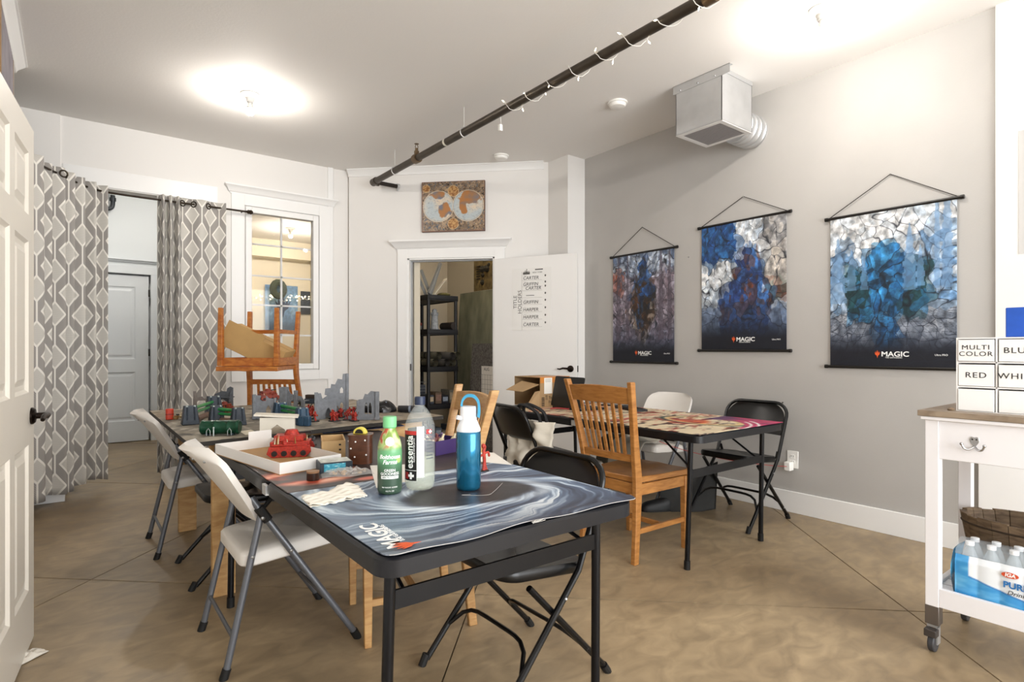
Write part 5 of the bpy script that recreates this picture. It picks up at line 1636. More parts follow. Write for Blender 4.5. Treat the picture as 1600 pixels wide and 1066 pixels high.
text('lettering', 'ALKALINE WATER pH 9.5', 0.0065, M_inkw, Wt, Fz2 @ Matrix.Translation((0, 0.128, 0)), wrap=rl + 0.0004, pre=pre)
def cross(parent, F, r, ang, z, s, m):
    g = G(); Fc = F @ Matrix.Rotation(ang, 4, 'Y')
    for (a, b) in ((s, s * 0.36), (s * 0.36, s)):
        g.grid(lambda u, v: tuple(Fc @ Vector((r * math.sin((u - 0.5) * 2 * a / r), z + (v - 0.5) * 2 * b, r * math.cos((u - 0.5) * 2 * a / r)))), 4, 1)
    g.obj('cross_mark', m, parent)
cross(Wt, F, rl + 0.0005, -0.60, 0.050, 0.0105, M_inkw)
band(Wt, F, rl + 0.0003, -1.15, -0.80, 0.040, 0.060, MATS['label_red'], 'red_square')
band(Wt, F, rl + 0.0001, 0.42, 0.85, 0.176, 0.190, MATS['label_red'], 'red_square'); cross(Wt, F, rl + 0.0004, 0.72, 0.183, 0.006, M_inkw)
for k in range(7):
    band(Wt, F, rl + 0.0001, 0.42, 1.0 - 0.04 * (k % 3), 0.160 - k * 0.010, 0.1625 - k * 0.010, mat('ink_fine', '#5a6068', 0.6), 'fine_print')
# -- teal filter bottle
p = onz(732, 764, ZM)
B = thing('filter_bottle', 'teal translucent drinking bottle with white lid and blue loop', 'bottle', (p.x, p.y, ZM))
F = toward(p)
prof = [(0.001, 0.003), (0.030, 0.0), (0.036, 0.003), (0.0383, 0.012), (0.0385, 0.17), (0.0365, 0.180), (0.0345, 0.182)]
G().lathe(prof, 40).obj('bottle_shell', mat('teal_plastic', '#1a6f93', 0.16, 0.55, trans=0.25, ior=1.3, coat=0.6), B, smooth=True, ang=60)
G().lathe([(0.001, 0.01), (0.009, 0.01), (0.009, 0.165), (0.001, 0.165)], 16).obj('filter_straw', mat('straw_blue', '#4aa3c7', 0.3), B, smooth=True)
G().lathe([(0.0355, 0.178), (0.0375, 0.182), (0.037, 0.188), (0.030, 0.205), (0.0255, 0.216), (0.0255, 0.218), (0.0262, 0.2185), (0.0258, 0.252), (0.024, 0.257), (0.001, 0.257)], 36).obj('lid', mat('lid_white', '#eeeef0', 0.4), B, smooth=True, ang=40)
sp_ = G().tube([F @ Vector((-0.022, 0.221, 0.010)), F @ Vector((-0.036, 0.225, 0.016))], 0.007, 12).obj('spout', MATS['lid_white'], B, smooth=True)
lp = smooth_path([(0.0265, 0.226, 0.008), (0.028, 0.245, 0.008), (0.027, 0.268, 0.006), (0.015, 0.284, 0.004), (-0.004, 0.285, 0.0), (-0.016, 0.272, -0.002), (-0.018, 0.254, -0.002)], 5)
g = G(); vs, fs = [], []
for i, q in enumerate(lp):
    for (dz, dr) in ((-0.011, 0), (0.011, 0), (0.011, 0.009), (-0.011, 0.009)):
        n_ = Vector((q.x, q.y - 0.24, 0)); n_ = n_.normalized() if n_.length > 1e-5 else Vector((0, 1, 0))
        v_ = Vector((q.x, q.y, q.z + dz)) + n_ * dr
        vs.append(tuple(F @ v_))
for i in range(len(lp) - 1):
    for k in range(4): fs.append((i * 4 + k, i * 4 + (k + 1) % 4, (i + 1) * 4 + (k + 1) % 4, (i + 1) * 4 + k))
fs += [(0, 1, 2, 3), tuple(len(lp) * 4 - 4 + k for k in (3, 2, 1, 0))]
lo = G().add(vs, fs).obj('carry_loop', mat('loop_blue', '#3a93b8', 0.45), B, smooth=True, ang=40)
G().ball(F @ Vector((0.031, 0.232, 0.010)), 0.006, 12).obj('stud', M_rivet, lo, smooth=True)

# ================================================================== THINGS ON THE LONG TABLE
def flatbox(name, label, cat, corners_px, z, h, m, **k):
    pass
M_card = mat('card_white', '#e9e6e2', 0.6); M_kraft = mat('kraft', '#b08a5c', 0.75, var=0.05, scale=8)
M_mdf = mat('mdf', '#c3a273', 0.7, var=0.08, scale=20)
# white carton tray
a, b, c = onz(437, 743, ZM), onz(533, 727, ZM), onz(389, 703, ZM)
ux = (b - a); uy = (c - a); Lx, Ly = ux.length, uy.length
t = thing('carton_tray', 'shallow white cardboard tray holding the red model tank', 'tray', a, math.atan2(ux.y, ux.x))
uyl = Matrix.Rotation(-math.atan2(ux.y, ux.x), 3, 'Z') @ uy
Lx, Ly = Lx, uyl.y
TRH = 0.042
tray_pt = lambda u, v, z=0: (u * Lx + v * uyl.x, v * uyl.y, z)
G().bx(0, Lx, 0, Ly, 0, 0.003).obj('base', M_kraft, t)
G().bx(0, Lx, 0, 0.003, 0.003, TRH).obj('side', M_card, t); G().bx(0, Lx, Ly - 0.003, Ly, 0.003, TRH).obj('side', M_card, t)
G().bx(0, 0.003, 0.003, Ly - 0.003, 0.003, TRH).obj('side', M_card, t); G().bx(Lx - 0.003, Lx, 0.003, Ly - 0.003, 0.003, TRH).obj('side', M_card, t)
G().bx(Lx - 0.10, Lx, Ly - 0.001, Ly + 0.001, TRH - 0.002, TRH + 0.035).obj('flap', M_card, t)
trayM = Matrix.Translation(a) @ Matrix.Rotation(math.atan2(ux.y, ux.x), 4, 'Z')

# model painting helpers
M_mred = mat('model_red', '#a82c1e', 0.5, var=0.35, scale=120, bump=0.4, bscale=160)
M_mdk = mat('model_dark', '#2b2523', 0.5, 0.3)
M_mbrass = mat('model_brass', '#8d6a3a', 0.45, 0.5)
M_mbone = mat('model_bone', '#cfc3a5', 0.7)
def tank(label, loc, rz, s, group=None, seed=1, m=M_mred):
    rs = random.Random(seed)
    t = thing('model_tank', label, 'miniature', loc, rz, group)
    G().bx(-0.5 * s, 0.5 * s, -0.26 * s, 0.26 * s, 0.10 * s, 0.40 * s).bx(-0.40 * s, 0.34 * s, -0.26 * s, 0.26 * s, 0.40 * s, 0.56 * s).obj('hull', m, t, bev=0.02 * s)
    for sd in (-1, 1):
        tr = G().prism([(-0.56 * s, 0.10 * s), (-0.44 * s, 0.0), (0.42 * s, 0.0), (0.58 * s, 0.16 * s), (0.52 * s, 0.30 * s), (-0.50 * s, 0.28 * s)], 0, 0.12 * s, Matrix.Translation((0, sd * 0.33 * s + 0.06 * s, 0)) @ Matrix.Rotation(R(90), 4, 'X')).obj('track', m, t, bev=0.01 * s)
        for k in range(4):
            G().cyl((0, 0, 0), 0.075 * s, 0.02 * s, 10, Matrix.Translation((-0.36 * s + k * 0.24 * s, sd * 0.395 * s, 0.11 * s)) @ Matrix.Rotation(R(90 if sd < 0 else -90), 4, 'X')).obj('wheel', M_mdk, tr)
        G().bx(-0.46 * s, 0.46 * s, sd * 0.27 * s - 0.06 * s, sd * 0.27 * s + 0.06 * s, 0.29 * s, 0.35 * s).obj('fender', m, t, bev=0.01 * s)
    tu = G().lathe([(0.2 * s, 0), (0.2 * s, 0.06 * s), (0.14 * s, 0.17 * s), (0.001, 0.18 * s)], 12, (0.02 * s, 0, 0.52 * s)).obj('turret', m, t, smooth=True)
    G().tube([(0.16 * s, 0, 0.60 * s), (0.52 * s, 0, 0.62 * s)], 0.03 * s, 8).obj('gun', M_mdk, tu, smooth=True)
    for k in range(18):
        x, y = rs.uniform(-0.45, 0.45) * s, rs.choice((-1, 1)) * rs.uniform(0.05, 0.34) * s; z = 0.34 * s
        h = rs.uniform(0.12, 0.30) * s
        G().tube([(x, y, z), (x + rs.uniform(-0.05, 0.05) * s, y + rs.uniform(-0.06, 0.06) * s, z + h)], [0.022 * s, 0.003 * s], 6).obj('spike', rs.choice((M_mbrass, M_mred, M_mbone)), t)
    for k in range(15):
        x, y = rs.uniform(-0.4, 0.4) * s, rs.uniform(-0.36, 0.36) * s
        G().box(x, y, rs.uniform(0.36, 0.5) * s, rs.uniform(0.08, 0.16) * s, rs.uniform(0.08, 0.14) * s, rs.uniform(0.08, 0.14) * s, rs.uniform(0, 3)).obj('stowage', rs.choice((m, M_mdk, m, m, M_mbrass)), t, bev=0.008 * s)
    return t
pT = onz(450, 716, ZM + 0.003)
tank('red spiky model tank standing in the white carton tray', (pT.x + 0.03, pT.y + 0.06, ZM + 0.0035), R(-25), 0.15)
def mini(loc, rz, s, m, label, group, rs, name='miniature_soldier'):
    t = thing(name, label, 'miniature', loc, rz, group)
    G().lathe([(0.45 * s, 0), (0.42 * s, 0.09 * s), (0.001, 0.09 * s)], 12).obj('base', M_mdk, t)
    g = G()
    for sd in (-1, 1):
        g.tube([(rs.uniform(-0.05, 0.1) * s, sd * 0.14 * s, 0.09 * s), (0.03 * s, sd * 0.10 * s, 0.32 * s), (0, sd * 0.07 * s, 0.52 * s)], [0.08 * s, 0.07 * s, 0.09 * s], 6)
    g.ball((0, 0, 0.66 * s), 0.19 * s, 8, 1.1); g.ball((0.03 * s, 0, 0.93 * s), 0.10 * s, 8)
    for sd in (-1, 1): g.ball((0, sd * 0.2 * s, 0.76 * s), 0.11 * s, 6); g.tube([(0, sd * 0.22 * s, 0.74 * s), (0.14 * s, sd * 0.24 * s, 0.58 * s), (0.24 * s, sd * 0.08 * s, 0.62 * s)], [0.07 * s, 0.06 * s, 0.05 * s], 6)
    g.obj('figure', m, t, smooth=True)
    a = rs.uniform(-0.5, 0.5)
    G().tube([(0.22 * s, -0.1 * s, 0.52 * s), (0.30 * s, 0.2 * s, (0.8 + a) * s)], 0.04 * s, 6).obj('weapon', rs.choice((M_mdk, M_mbrass)), t)
    return t
rs = random.Random(12)
pG = onz(488, 696, ZM + 0.003)
mini((pG.x, pG.y, ZM + 0.0035), R(-120), 0.045, mat('model_grey', '#57575a', 0.6), 'small grey figure on round base inside the carton tray', None, rs)
# cream laser-cut gate behind the tray
pg = onz(438, 692, ZM)
t = thing('model_gatehouse', 'cream laser-cut model gatehouse with flat roof behind carton tray', 'model building', (pg.x - 0.0, pg.y + 0.04, ZM), R(-20)); t.scale = (1.15, 1.0, 1.3)
k = mpp(pg); hgt = 0.115
g = G().plate([(-0.065, 0), (-0.035, 0), (-0.03, 0.045), (0.0, 0.065), (0.03, 0.045), (0.035, 0), (0.065, 0), (0.065, 0.09), (-0.065, 0.09)], [], 0, 0.004, frame((0, -0.03, 0), (1, 0, 0), (0, 0, 1)))
g.obj('wall', mat('laser_card', '#ded7c8', 0.7, var=0.05), t)
G().plate([(-0.065, 0), (-0.035, 0), (-0.03, 0.045), (0.0, 0.065), (0.03, 0.045), (0.035, 0), (0.065, 0), (0.065, 0.09), (-0.065, 0.09)], [], 0, 0.004, frame((0, 0.03, 0), (1, 0, 0), (0, 0, 1))).obj('wall', MATS['laser_card'], t)
for sd in (-1, 1): G().bx(sd * 0.063 - 0.002, sd * 0.063 + 0.002, -0.03, 0.03, 0, 0.09).obj('wall', MATS['laser_card'], t)
G().box(-0.01, 0, 0.095, 0.165, 0.095, 0.006).obj('roof', MATS['laser_card'], t, rot=(0, R(4), 0))
# wooden bits box, dice tower and tape measure
p = onz(519, 716, ZM)
t = thing('wooden_organiser', 'small slotted plywood organiser standing beside the carton tray', 'organiser', (p.x + 0.025, p.y + 0.06, ZM), R(-18))
g = G().bx(-0.045, -0.041, -0.08, 0.10, 0, 0.07).obj('side', M_mdf, t); G().bx(0.041, 0.045, -0.08, 0.10, 0, 0.07).obj('side', M_mdf, t)
G().bx(-0.041, 0.041, -0.08, -0.076, 0, 0.07).obj('front', M_mdf, t); G().bx(-0.041, 0.041, 0.096, 0.10, 0, 0.07).obj('back', M_mdf, t); G().bx(-0.041, 0.041, -0.076, 0.096, 0, 0.003).obj('base', M_mdf, t)
for z in (0.015, 0.035, 0.055):
    G().box(0.024, -0.0805, z, 0.008, 0.002, 0.006).obj('slot', M_mdk, t)
p = onz(572, 726, ZM)
DTH = 0.11
t = thing('dice_tower', 'dark brown wooden dice tower with small pips', 'dice tower', (p.x, p.y + 0.05, ZM), R(-30))
M_wal = wood('walnut', '#40200f', '#5c331c', 0.3, (4, 4, 10), 5)
G().prism(rrect(0.085, 0.075, 0.018, 5), 0, DTH - 0.006).obj('body', M_wal, t, smooth=True)
G().prism(rrect(0.092, 0.082, 0.02, 5), DTH - 0.006, DTH).obj('lid', M_wal, t, smooth=True)
for (x, z) in ((-0.015, 0.085), (0.02, 0.09), (-0.032, 0.06), (0.024, 0.035), (-0.018, 0.028)):
    G().ball((x, -0.0375, z), 0.0035, 8).obj('pip', M_inkw, t)
for (y, z) in ((-0.015, 0.085), (0.015, 0.04)):
    G().ball((-0.0425, y, z), 0.0035, 8).obj('pip', M_inkw, t)
pz = ZM + DTH
t = thing('tape_measure', 'yellow tape measure resting on top of the dice tower', 'tape measure', (p.x - 0.002, p.y + 0.05, pz), R(-45))
M_yel = mat('tape_yellow', '#e0cf5a', 0.4)
arch = [(0.026 * math.cos(a), 0.026 * math.sin(a)) for a in [PI * k / 14 for k in range(15)]]
G().prism(arch, -0.012, 0.012, frame((0, 0, 0.0), (1, 0, 0), (0, 0, 1))).obj('case', M_yel, t, bev=0.003)
G().prism([(x * 0.62, y * 0.62 + 0.003) for x, y in arch], 0.0122, 0.013, frame((0, 0, 0.0), (1, 0, 0), (0, 0, 1))).obj('face', M_mdk, t)
G().prism([(x * 0.62, y * 0.62 + 0.003) for x, y in arch], -0.013, -0.0122, frame((0, 0, 0.0), (1, 0, 0), (0, 0, 1))).obj('face', M_mdk, t)
# dark blue game box
a, b = onz(500, 741, ZM), onz(551, 736, ZM)
t = thing('game_box', 'small dark blue game box with bright teal picture', 'box', a, math.atan2((b - a).y, (b - a).x))
L = (b - a).length
G().bx(0, L, 0, 0.085, 0, 0.036).obj('box', mat('box_navy', '#26323d', 0.4), t, bev=0.0015)
def teal_img(h, w):
    one = np.ones((h, w, 3)); n = noise2(h, w, 5, 8, 81, 4)
    return mix(mix(one * hx('#2a8fb0'), one * hx('#7ad0dc'), (n - 0.3) * 2), one * hx('#d6eef0'), (n - 0.66) * 8)
canvas('picture', teal_img(16, 40), lambda u, v: (L * (0.12 + 0.66 * u), -0.0012, 0.004 + 0.028 * v), M_poster, t)
canvas('lid_print', np.ones((12, 24, 3)) * hx('#c9cdc6') * (0.8 + 0.4 * noise2(12, 24, 4, 6, 83, 3))[..., None], lambda u, v: (0.004 + (L - 0.008) * u, 0.003 + 0.079 * v, 0.0368), M_poster, t)
# paint pot
p = onz(489, 750, ZM)
t = thing('paint_pot', 'small round brown pot with pale lid near the game box', 'pot', (p.x, p.y, ZM))
G().lathe([(0.001, 0), (0.020, 0), (0.0205, 0.004), (0.0205, 0.024), (0.019, 0.026)], 24).obj('jar', mat('pot_brown', '#2d1c14', 0.3), t, smooth=True)
G().lathe([(0.0205, 0.0245), (0.0208, 0.030), (0.001, 0.0305)], 24).obj('lid', mat('pot_lid', '#8c6a4c', 0.5), t, smooth=True)
# plastic bag of bits
a = onz(503, 748, ZM); b = onz(585, 741, ZM)
t = thing('plastic_bag', 'crumpled clear plastic bag of brown model bits', 'bag', a, math.atan2((b - a).y, (b - a).x))
L = (b - a).length; nz = noise2(40, 60, 8, 12, 88, 3)
def bagf(u, v):
    e = (1 - (2 * u - 1) ** 6) * (1 - (2 * v - 1) ** 4)
    return (L * u, 0.075 * v - 0.012 + 0.01 * math.sin(u * 9), 0.0025 + e * (0.006 + 0.026 * nz[int(v * 39), int(u * 59)] * (0.35 + 0.65 * math.exp(-((u - 0.5) / 0.35) ** 2))))
G().grid(bagf, 50, 22).obj('film', mat('bag_film', '#efeeea', 0.08, alpha=0.3, spec=0.9), t, smooth=True, ang=30)
rs = random.Random(4); 
for k in range(26):
    u, v = rs.uniform(0.2, 0.82), rs.uniform(0.25, 0.75); q = bagf(u, v)
    G().box(q[0], q[1], max(0.005, q[2] * 0.5), rs.uniform(0.008, 0.02), rs.uniform(0.005, 0.012), rs.uniform(0.004, 0.008), rs.uniform(0, 3)).obj('bit', rs.choice((M_mdf, mat('bit_brown', '#7c6446', 0.7), mat('bit_grey', '#8b867d', 0.6))), t)
# folded paper towel
cs = [onz(*q, ZM) for q in ((485, 795), (573, 777), (557, 761), (472, 779))]
t = thing('paper_towel', 'folded white paper towel at left edge of long table', 'paper towel', cs[0])
def tw(u, v):
    p = cs[0].lerp(cs[1], u).lerp(cs[3].lerp(cs[2], u), v) - cs[0]
    e = 0.005 * math.sin(u * 23 + v * 7) + 0.004 * math.sin(v * 31 + u * 11)
    edge = min(u, 1 - u, v, 1 - v) < 0.02
    return (p.x + (0.004 * math.sin(v * 37) if u in (0, 1) else 0), p.y + (0.005 * math.sin(u * 41) if v in (0, 1) else 0), 0.007 + e * 0.5 + (0.012 * math.exp(-((u - 0.75) / 0.18) ** 2) * v))
M_tow = mat('paper_towel', '#efe9dc', 0.85, bump=0.3, bscale=500)
G().grid(tw, 40, 24).obj('top_layer', M_tow, t, smooth=True, solid=0.0012)
G().grid(lambda u, v: (tw(u, v)[0] * 0.97, tw(u, v)[1] * 0.97, tw(u, v)[2] * 0.4), 20, 12).obj('under_layer', M_tow, t, smooth=True, solid=0.001)
# loose papers
a = onz(579, 727, ZM)
def paper(label, px, z, m, name='paper_sheet', cat='paper', h=0.0012):
    q = [onz(*p, z) for p in px]; o = q[0]
    poly = [(p.x - o.x, p.y - o.y) for p in q]
    return tag(G().prism(poly, 0, h).obj(name, m, loc=(o.x, o.y, z)), label, cat)
M_paper = mat('paper', '#ece8e0', 0.7)
paper('white card lying behind the green juice bottle', [(588, 763), (640, 752), (640, 726), (578, 728)], ZM, M_paper, 'card')
paper('white sheet at far right of swirl playmat beyond blue bottle', [(752, 722), (800, 727), (772, 708), (735, 706)], ZM, M_paper)
paper('white card at far left corner of long table', [(368, 706), (389, 703), (387, 697), (366, 699)], ZM, M_paper, 'card')
# purple box of models
a, b = onz(681, 713, ZM), onz(714, 706, ZM)
t = thing('model_case', 'open purple case full of models between the bottles', 'case', a, math.atan2((b - a).y, (b - a).x))
L = (b - a).length + 0.03
M_pur = mat('case_purple', '#3b2a5c', 0.4); M_cblk = mat('case_black', '#17151b', 0.4)
G().bx(0, L, 0, 0.004, 0, 0.058).obj('side', M_pur, t); G().bx(0, L, 0.156, 0.16, 0, 0.058).obj('side', M_pur, t); G().bx(0, 0.004, 0.004, 0.156, 0, 0.058).obj('side', M_pur, t); G().bx(L - 0.004, L, 0.004, 0.156, 0, 0.058).obj('side', M_pur, t); G().bx(0.004, L - 0.004, 0.004, 0.156, 0, 0.004).obj('base', M_cblk, t)
G().bx(0, L, 0.16, 0.166, 0.03, 0.10).obj('lid', M_cblk, t)
rs = random.Random(8)
for k in range(14):
    mini((0, 0, 0), 0, 1, M_mdk, None, None, rs) if False else None
for k in range(12):
    x, y = rs.uniform(0.02, L - 0.02), rs.uniform(0.02, 0.14)
    G().ball((0, 0, 0), 0.014, 8).tube([(0, 0, 0.0), (rs.uniform(-0.02, 0.02), rs.uniform(-0.02, 0.02), 0.026)], 0.005, 6).obj('model', rs.choice((mat('model_violet', '#6c5a78', 0.6), mat('model_rust', '#7c4a4a', 0.6), M_mbone)), t, loc=(x, y, 0.048))
# red model by the blue bottle
p = onz(754, 738, ZM)
t = thing('red_creature_model', 'tall thin red model creature beside the blue bottle', 'miniature', (p.x + 0.015, p.y + 0.015, ZM))
M_mr2 = mat('model_coral', '#b23a2c', 0.5, var=0.3, scale=90)
g = G()
for q in (([(0, 0, 0.0), (0.006, 0.004, 0.03), (0.002, 0, 0.05), (0.0, 0, 0.075)], 0.006), ([(0.016, 0.006, 0.0), (0.012, 0.01, 0.02), (0.004, 0.002, 0.045)], 0.005), ([(0, 0, 0.06), (-0.014, 0.004, 0.05), (-0.018, 0, 0.03)], 0.004), ([(0, 0, 0.06), (0.016, -0.004, 0.066), (0.024, 0, 0.05)], 0.004), ([(0, 0, 0.07), (0.004, 0, 0.085), (-0.004, 0.003, 0.094)], 0.006)):
    g.tube(smooth_path(q[0], 3), q[1], 6)
g.ball((0.0, 0, 0.088), 0.009, 8)
g.obj('figure', M_mr2, t, smooth=True)
G().lathe([(0.02, 0), (0.019, 0.003), (0.001, 0.003)], 12).obj('base', M_mdk, t)
# ================================================================== GAMING TERRAIN ON THE BOARD
M_ruin = mat('ruin_grey', '#787b80', 0.7, var=0.16, scale=45, bump=0.3, bscale=90)
M_ruin2 = mat('ruin_dark', '#54575c', 0.7, var=0.2, scale=45, bump=0.3, bscale=90)
M_slate = mat('terrain_slate', '#2b333d', 0.55, var=0.2, scale=60)
M_pipeg = mat('terrain_green', '#2f8a4a', 0.35, 0.2, var=0.2, scale=50)
M_blueg = mat('terrain_blue', '#27435a', 0.5, var=0.2, scale=60)
def on_board(px, py, dz=0.0):
    return onz(px, py, ZB + 0.001 + dz)
def face_rz(p, extra=0.0):
    return math.atan2(-p[0], p[1]) * 0 - YAW + extra
def arch(cx, z0, w, h):
    pts = [(cx - w / 2, z0), (cx + w / 2, z0), (cx + w / 2, z0 + h * 0.6)]
    pts += [(cx + w * 0.25, z0 + h * 0.85), (cx, z0 + h), (cx - w * 0.25, z0 + h * 0.85), (cx - w / 2, z0 + h * 0.6)]
    return pts
XZ = frame((0, 0, 0), (1, 0, 0), (0, 0, 1))
def jag(x0, x1, za, zb, n, rs, amp):
    """broken top edge from right to left"""
    out = []
    for i in range(n + 1):
        f = i / n; out.append((x1 + (x0 - x1) * f, zb + (za - zb) * f + rs.uniform(-amp, amp)))
    return out
def ruin(label, p, rz, walls, group, m=M_ruin, extras=()):
    """walls: list of (frame matrix, outline, holes, thickness)"""
    t = thing('model_ruin', label, 'model building', p, rz, group)
    for (Mx, outl, holes, th) in walls:
        G().plate(outl, holes, -th / 2, th / 2, Mx).obj('wall', m, t)
    for e in extras:
        e(t)
    return t
GR = 'grey ruined model buildings'
def pillar(x, y, w, h, m=M_ruin):
    def f(t):
        G().bx(x - w / 2, x + w / 2, y - w / 2, y + w / 2, 0, h).bx(x - w * 0.62, x + w * 0.62, y - w * 0.62, y + w * 0.62, 0, h * 0.12).obj('pillar', m, t, bev=0.002)
    return f
def slabx(x0, x1, y0, y1, z, m=M_ruin2, th=0.006):
    def f(t):
        G().bx(x0, x1, y0, y1, z, z + th).obj('floor_slab', m, t)
    return f
rs = random.Random(21)
def ppm(p): return 1.0 / mpp(p)
# ruin with red model on top
p = on_board(413, 655); k = mpp(p)
w = 34 * k; h = 38 * k
ruin('square grey ruin with red model on its roof', p, face_rz(p, R(12)), [
    (XZ, [(-w * .5, 0), (w * .5, 0), (w * .5, h * .82), (w * .2, h * .85), (w * .1, h * .95), (-w * .5, h)], [arch(w * .18, h * .12, w * .22, h * .45)], 0.006),
    (frame((-w * .5, 0, 0), (0, 1, 0), (0, 0, 1)), [(0, 0), (w * .9, 0), (w * .9, h * .6), (w * .6, h * .75), (w * .4, h * .7), (0, h)], [], 0.006),
], GR, extras=[pillar(-w * .42, -0.004, 0.016, h * 1.02), pillar(w * .47, -0.003, 0.013, h * .86), slabx(-w * .48, w * .48, 0.0, w * .8, h * .70)])
q = p + Vector((0.0, 0.0, h * .70 + 0.007)) + Vector((RGT[0] * 0.0 + FWD[0] * w * .35, RGT[1] * 0.0 + FWD[1] * w * .35, 0))
tank('dark red model tank on roof of the square grey ruin', q, R(10), 26 * k, seed=5, m=mat('model_rustred', '#7a2e1e', 0.45, 0.1, var=0.3, scale=90))
# tower ruin with arched windows
p = on_board(458, 643); k = mpp(p); w = 36 * k; h = 38 * k
ruin('grey ruin with round tower and two arched windows', p, face_rz(p, R(-6)), [
    (XZ, [(-w * .5, 0), (w * .5, 0), (w * .5, h * .45), (w * .38, h * .62), (w * .1, h * .66), (-w * .1, h * .72), (-w * .3, h * .98), (-w * .5, h)], [arch(-w * .02, h * .22, w * .16, h * .30), arch(w * .28, h * .22, w * .16, h * .30)], 0.007)
], GR, extras=[pillar(-w * .40, -0.004, w * .30, h), pillar(w * .12, 0.0, w * .14, h * .86), pillar(w * .46, 0.0, w * .12, h * .46), slabx(-w * .3, w * .5, 0, w * .5, h * .40)])
# tall ruin, two walls at a corner
p = on_board(516, 655); k = mpp(p)
h = 70 * k; w = 50 * k
outl = [(0, 0), (w, 0), (w, h), (w * .84, h * .99), (w * .82, h * .86), (w * .68, h * .88), (w * .60, h * .75), (w * .48, h * .76), (w * .46, h * .67), (w * .30, h * .66), (w * .28, h * .52), (w * .36, h * .5), (w * .2, h * .42), (w * .08, h * .36), (0, h * .3)]
outl2 = [(0, 0), (w * .62, 0), (w * .62, h * .32), (w * .5, h * .36), (w * .36, h * .42), (w * .2, h * .46), (w * .16, h * .58), (0, h * .58)]
ruin('tall broken grey ruin corner with tower spire', p + Vector((-0.015, 0.02, 0)), face_rz(p, R(20)), [
    (XZ @ Matrix.Translation((-w * .32, 0, -0.07)), outl, [arch(w * .80, h * .20, w * .10, h * .14), arch(w * .80, h * .55, w * .10, h * .14)], 0.007),
    (frame((-w * .32, 0.07, 0), (0, -1, 0), (0, 0, 1)), [(0, 0), (0.075, 0), (0.075, h * .5), (0, h * .36)], [], 0.007),
    (XZ @ Matrix.Translation((-w * .32, 0, 0.004)), outl2, [arch(w * .38, 0.0, w * .16, h * .26)], 0.006),
], GR, extras=[pillar(-w * .30, -0.006, 0.020, h * .60), pillar(w * .66, 0.07, 0.016, h), slabx(-w * .3, w * .25, 0, 0.07, h * .30)])
# right ruin with gothic window
p = on_board(585, 656); k = mpp(p); w = 50 * k; h = 45 * k
ruin('grey ruin with pointed gothic window at right of board', p + Vector((-0.02, 0.012, 0)), face_rz(p, R(4)), [
    (XZ, [(-w * .78, 0), (w * .2, 0), (w * .2, h * .97), (w * .02, h), (-w * .08, h * .88), (-w * .16, h * .90), (-w * .22, h * .72), (-w * .36, h * .70), (-w * .42, h * .40), (-w * .5, h * .18), (-w * .78, h * .10)],
     [arch(-w * .12, h * .20, w * .10, h * .42), arch(w * .0, h * .20, w * .10, h * .42)], 0.007),
], GR, extras=[pillar(w * .22, -0.003, 0.020, h * .98), pillar(-w * .38, -0.002, 0.012, h * .66), slabx(-w * .35, w * .2, 0.0, 0.05, h * .62)])
# low ruins beside the curtain
p = on_board(318, 642); k = mpp(p); w = 26 * k; h = 30 * k
ruin('low brown-grey ruined doorway in front of the curtain', p + Vector((0, 0.05, 0)), face_rz(p, R(8)), [
    (XZ, [(-w * .5, 0), (-w * .3, 0), (-w * .3, h * .5), (w * .4, h * .5), (w * .4, 0), (w * .5, 0), (w * .5, h * .55), (w * .1, h * .62), (0, h * .72), (-w * .3, h * .66), (-w * .34, h), (-w * .5, h)], [], 0.006)
], GR, m=mat('ruin_brown', '#79716c', 0.7, var=0.15, scale=50))
p = on_board(350, 641); k = mpp(p); w = 30 * k; h = 36 * k
ruin('dark grey two-storey ruin behind the green pipeline', p + Vector((0.01, 0.06, 0)), face_rz(p, R(-4)), [
    (XZ, [(-w * .5, 0), (w * .5, 0), (w * .5, h * .95), (w * .36, h), (w * .2, h * .92), (w * .16, h * .78), (-w * .1, h * .80), (-w * .5, h * .66)], [arch(-w * .05, 0.0, w * .5, h * .46)], 0.006),
    (frame((w * .5, 0, 0), (0, -1, 0), (0, 0, 1)), [(0, 0), (0.05, 0), (0.045, h * .4), (0.03, h * .7), (0, h * .95)], [], 0.006),
], GR, m=M_ruin2, extras=[slabx(-w * .5, w * .5, -0.05, 0.02, h * .52)])
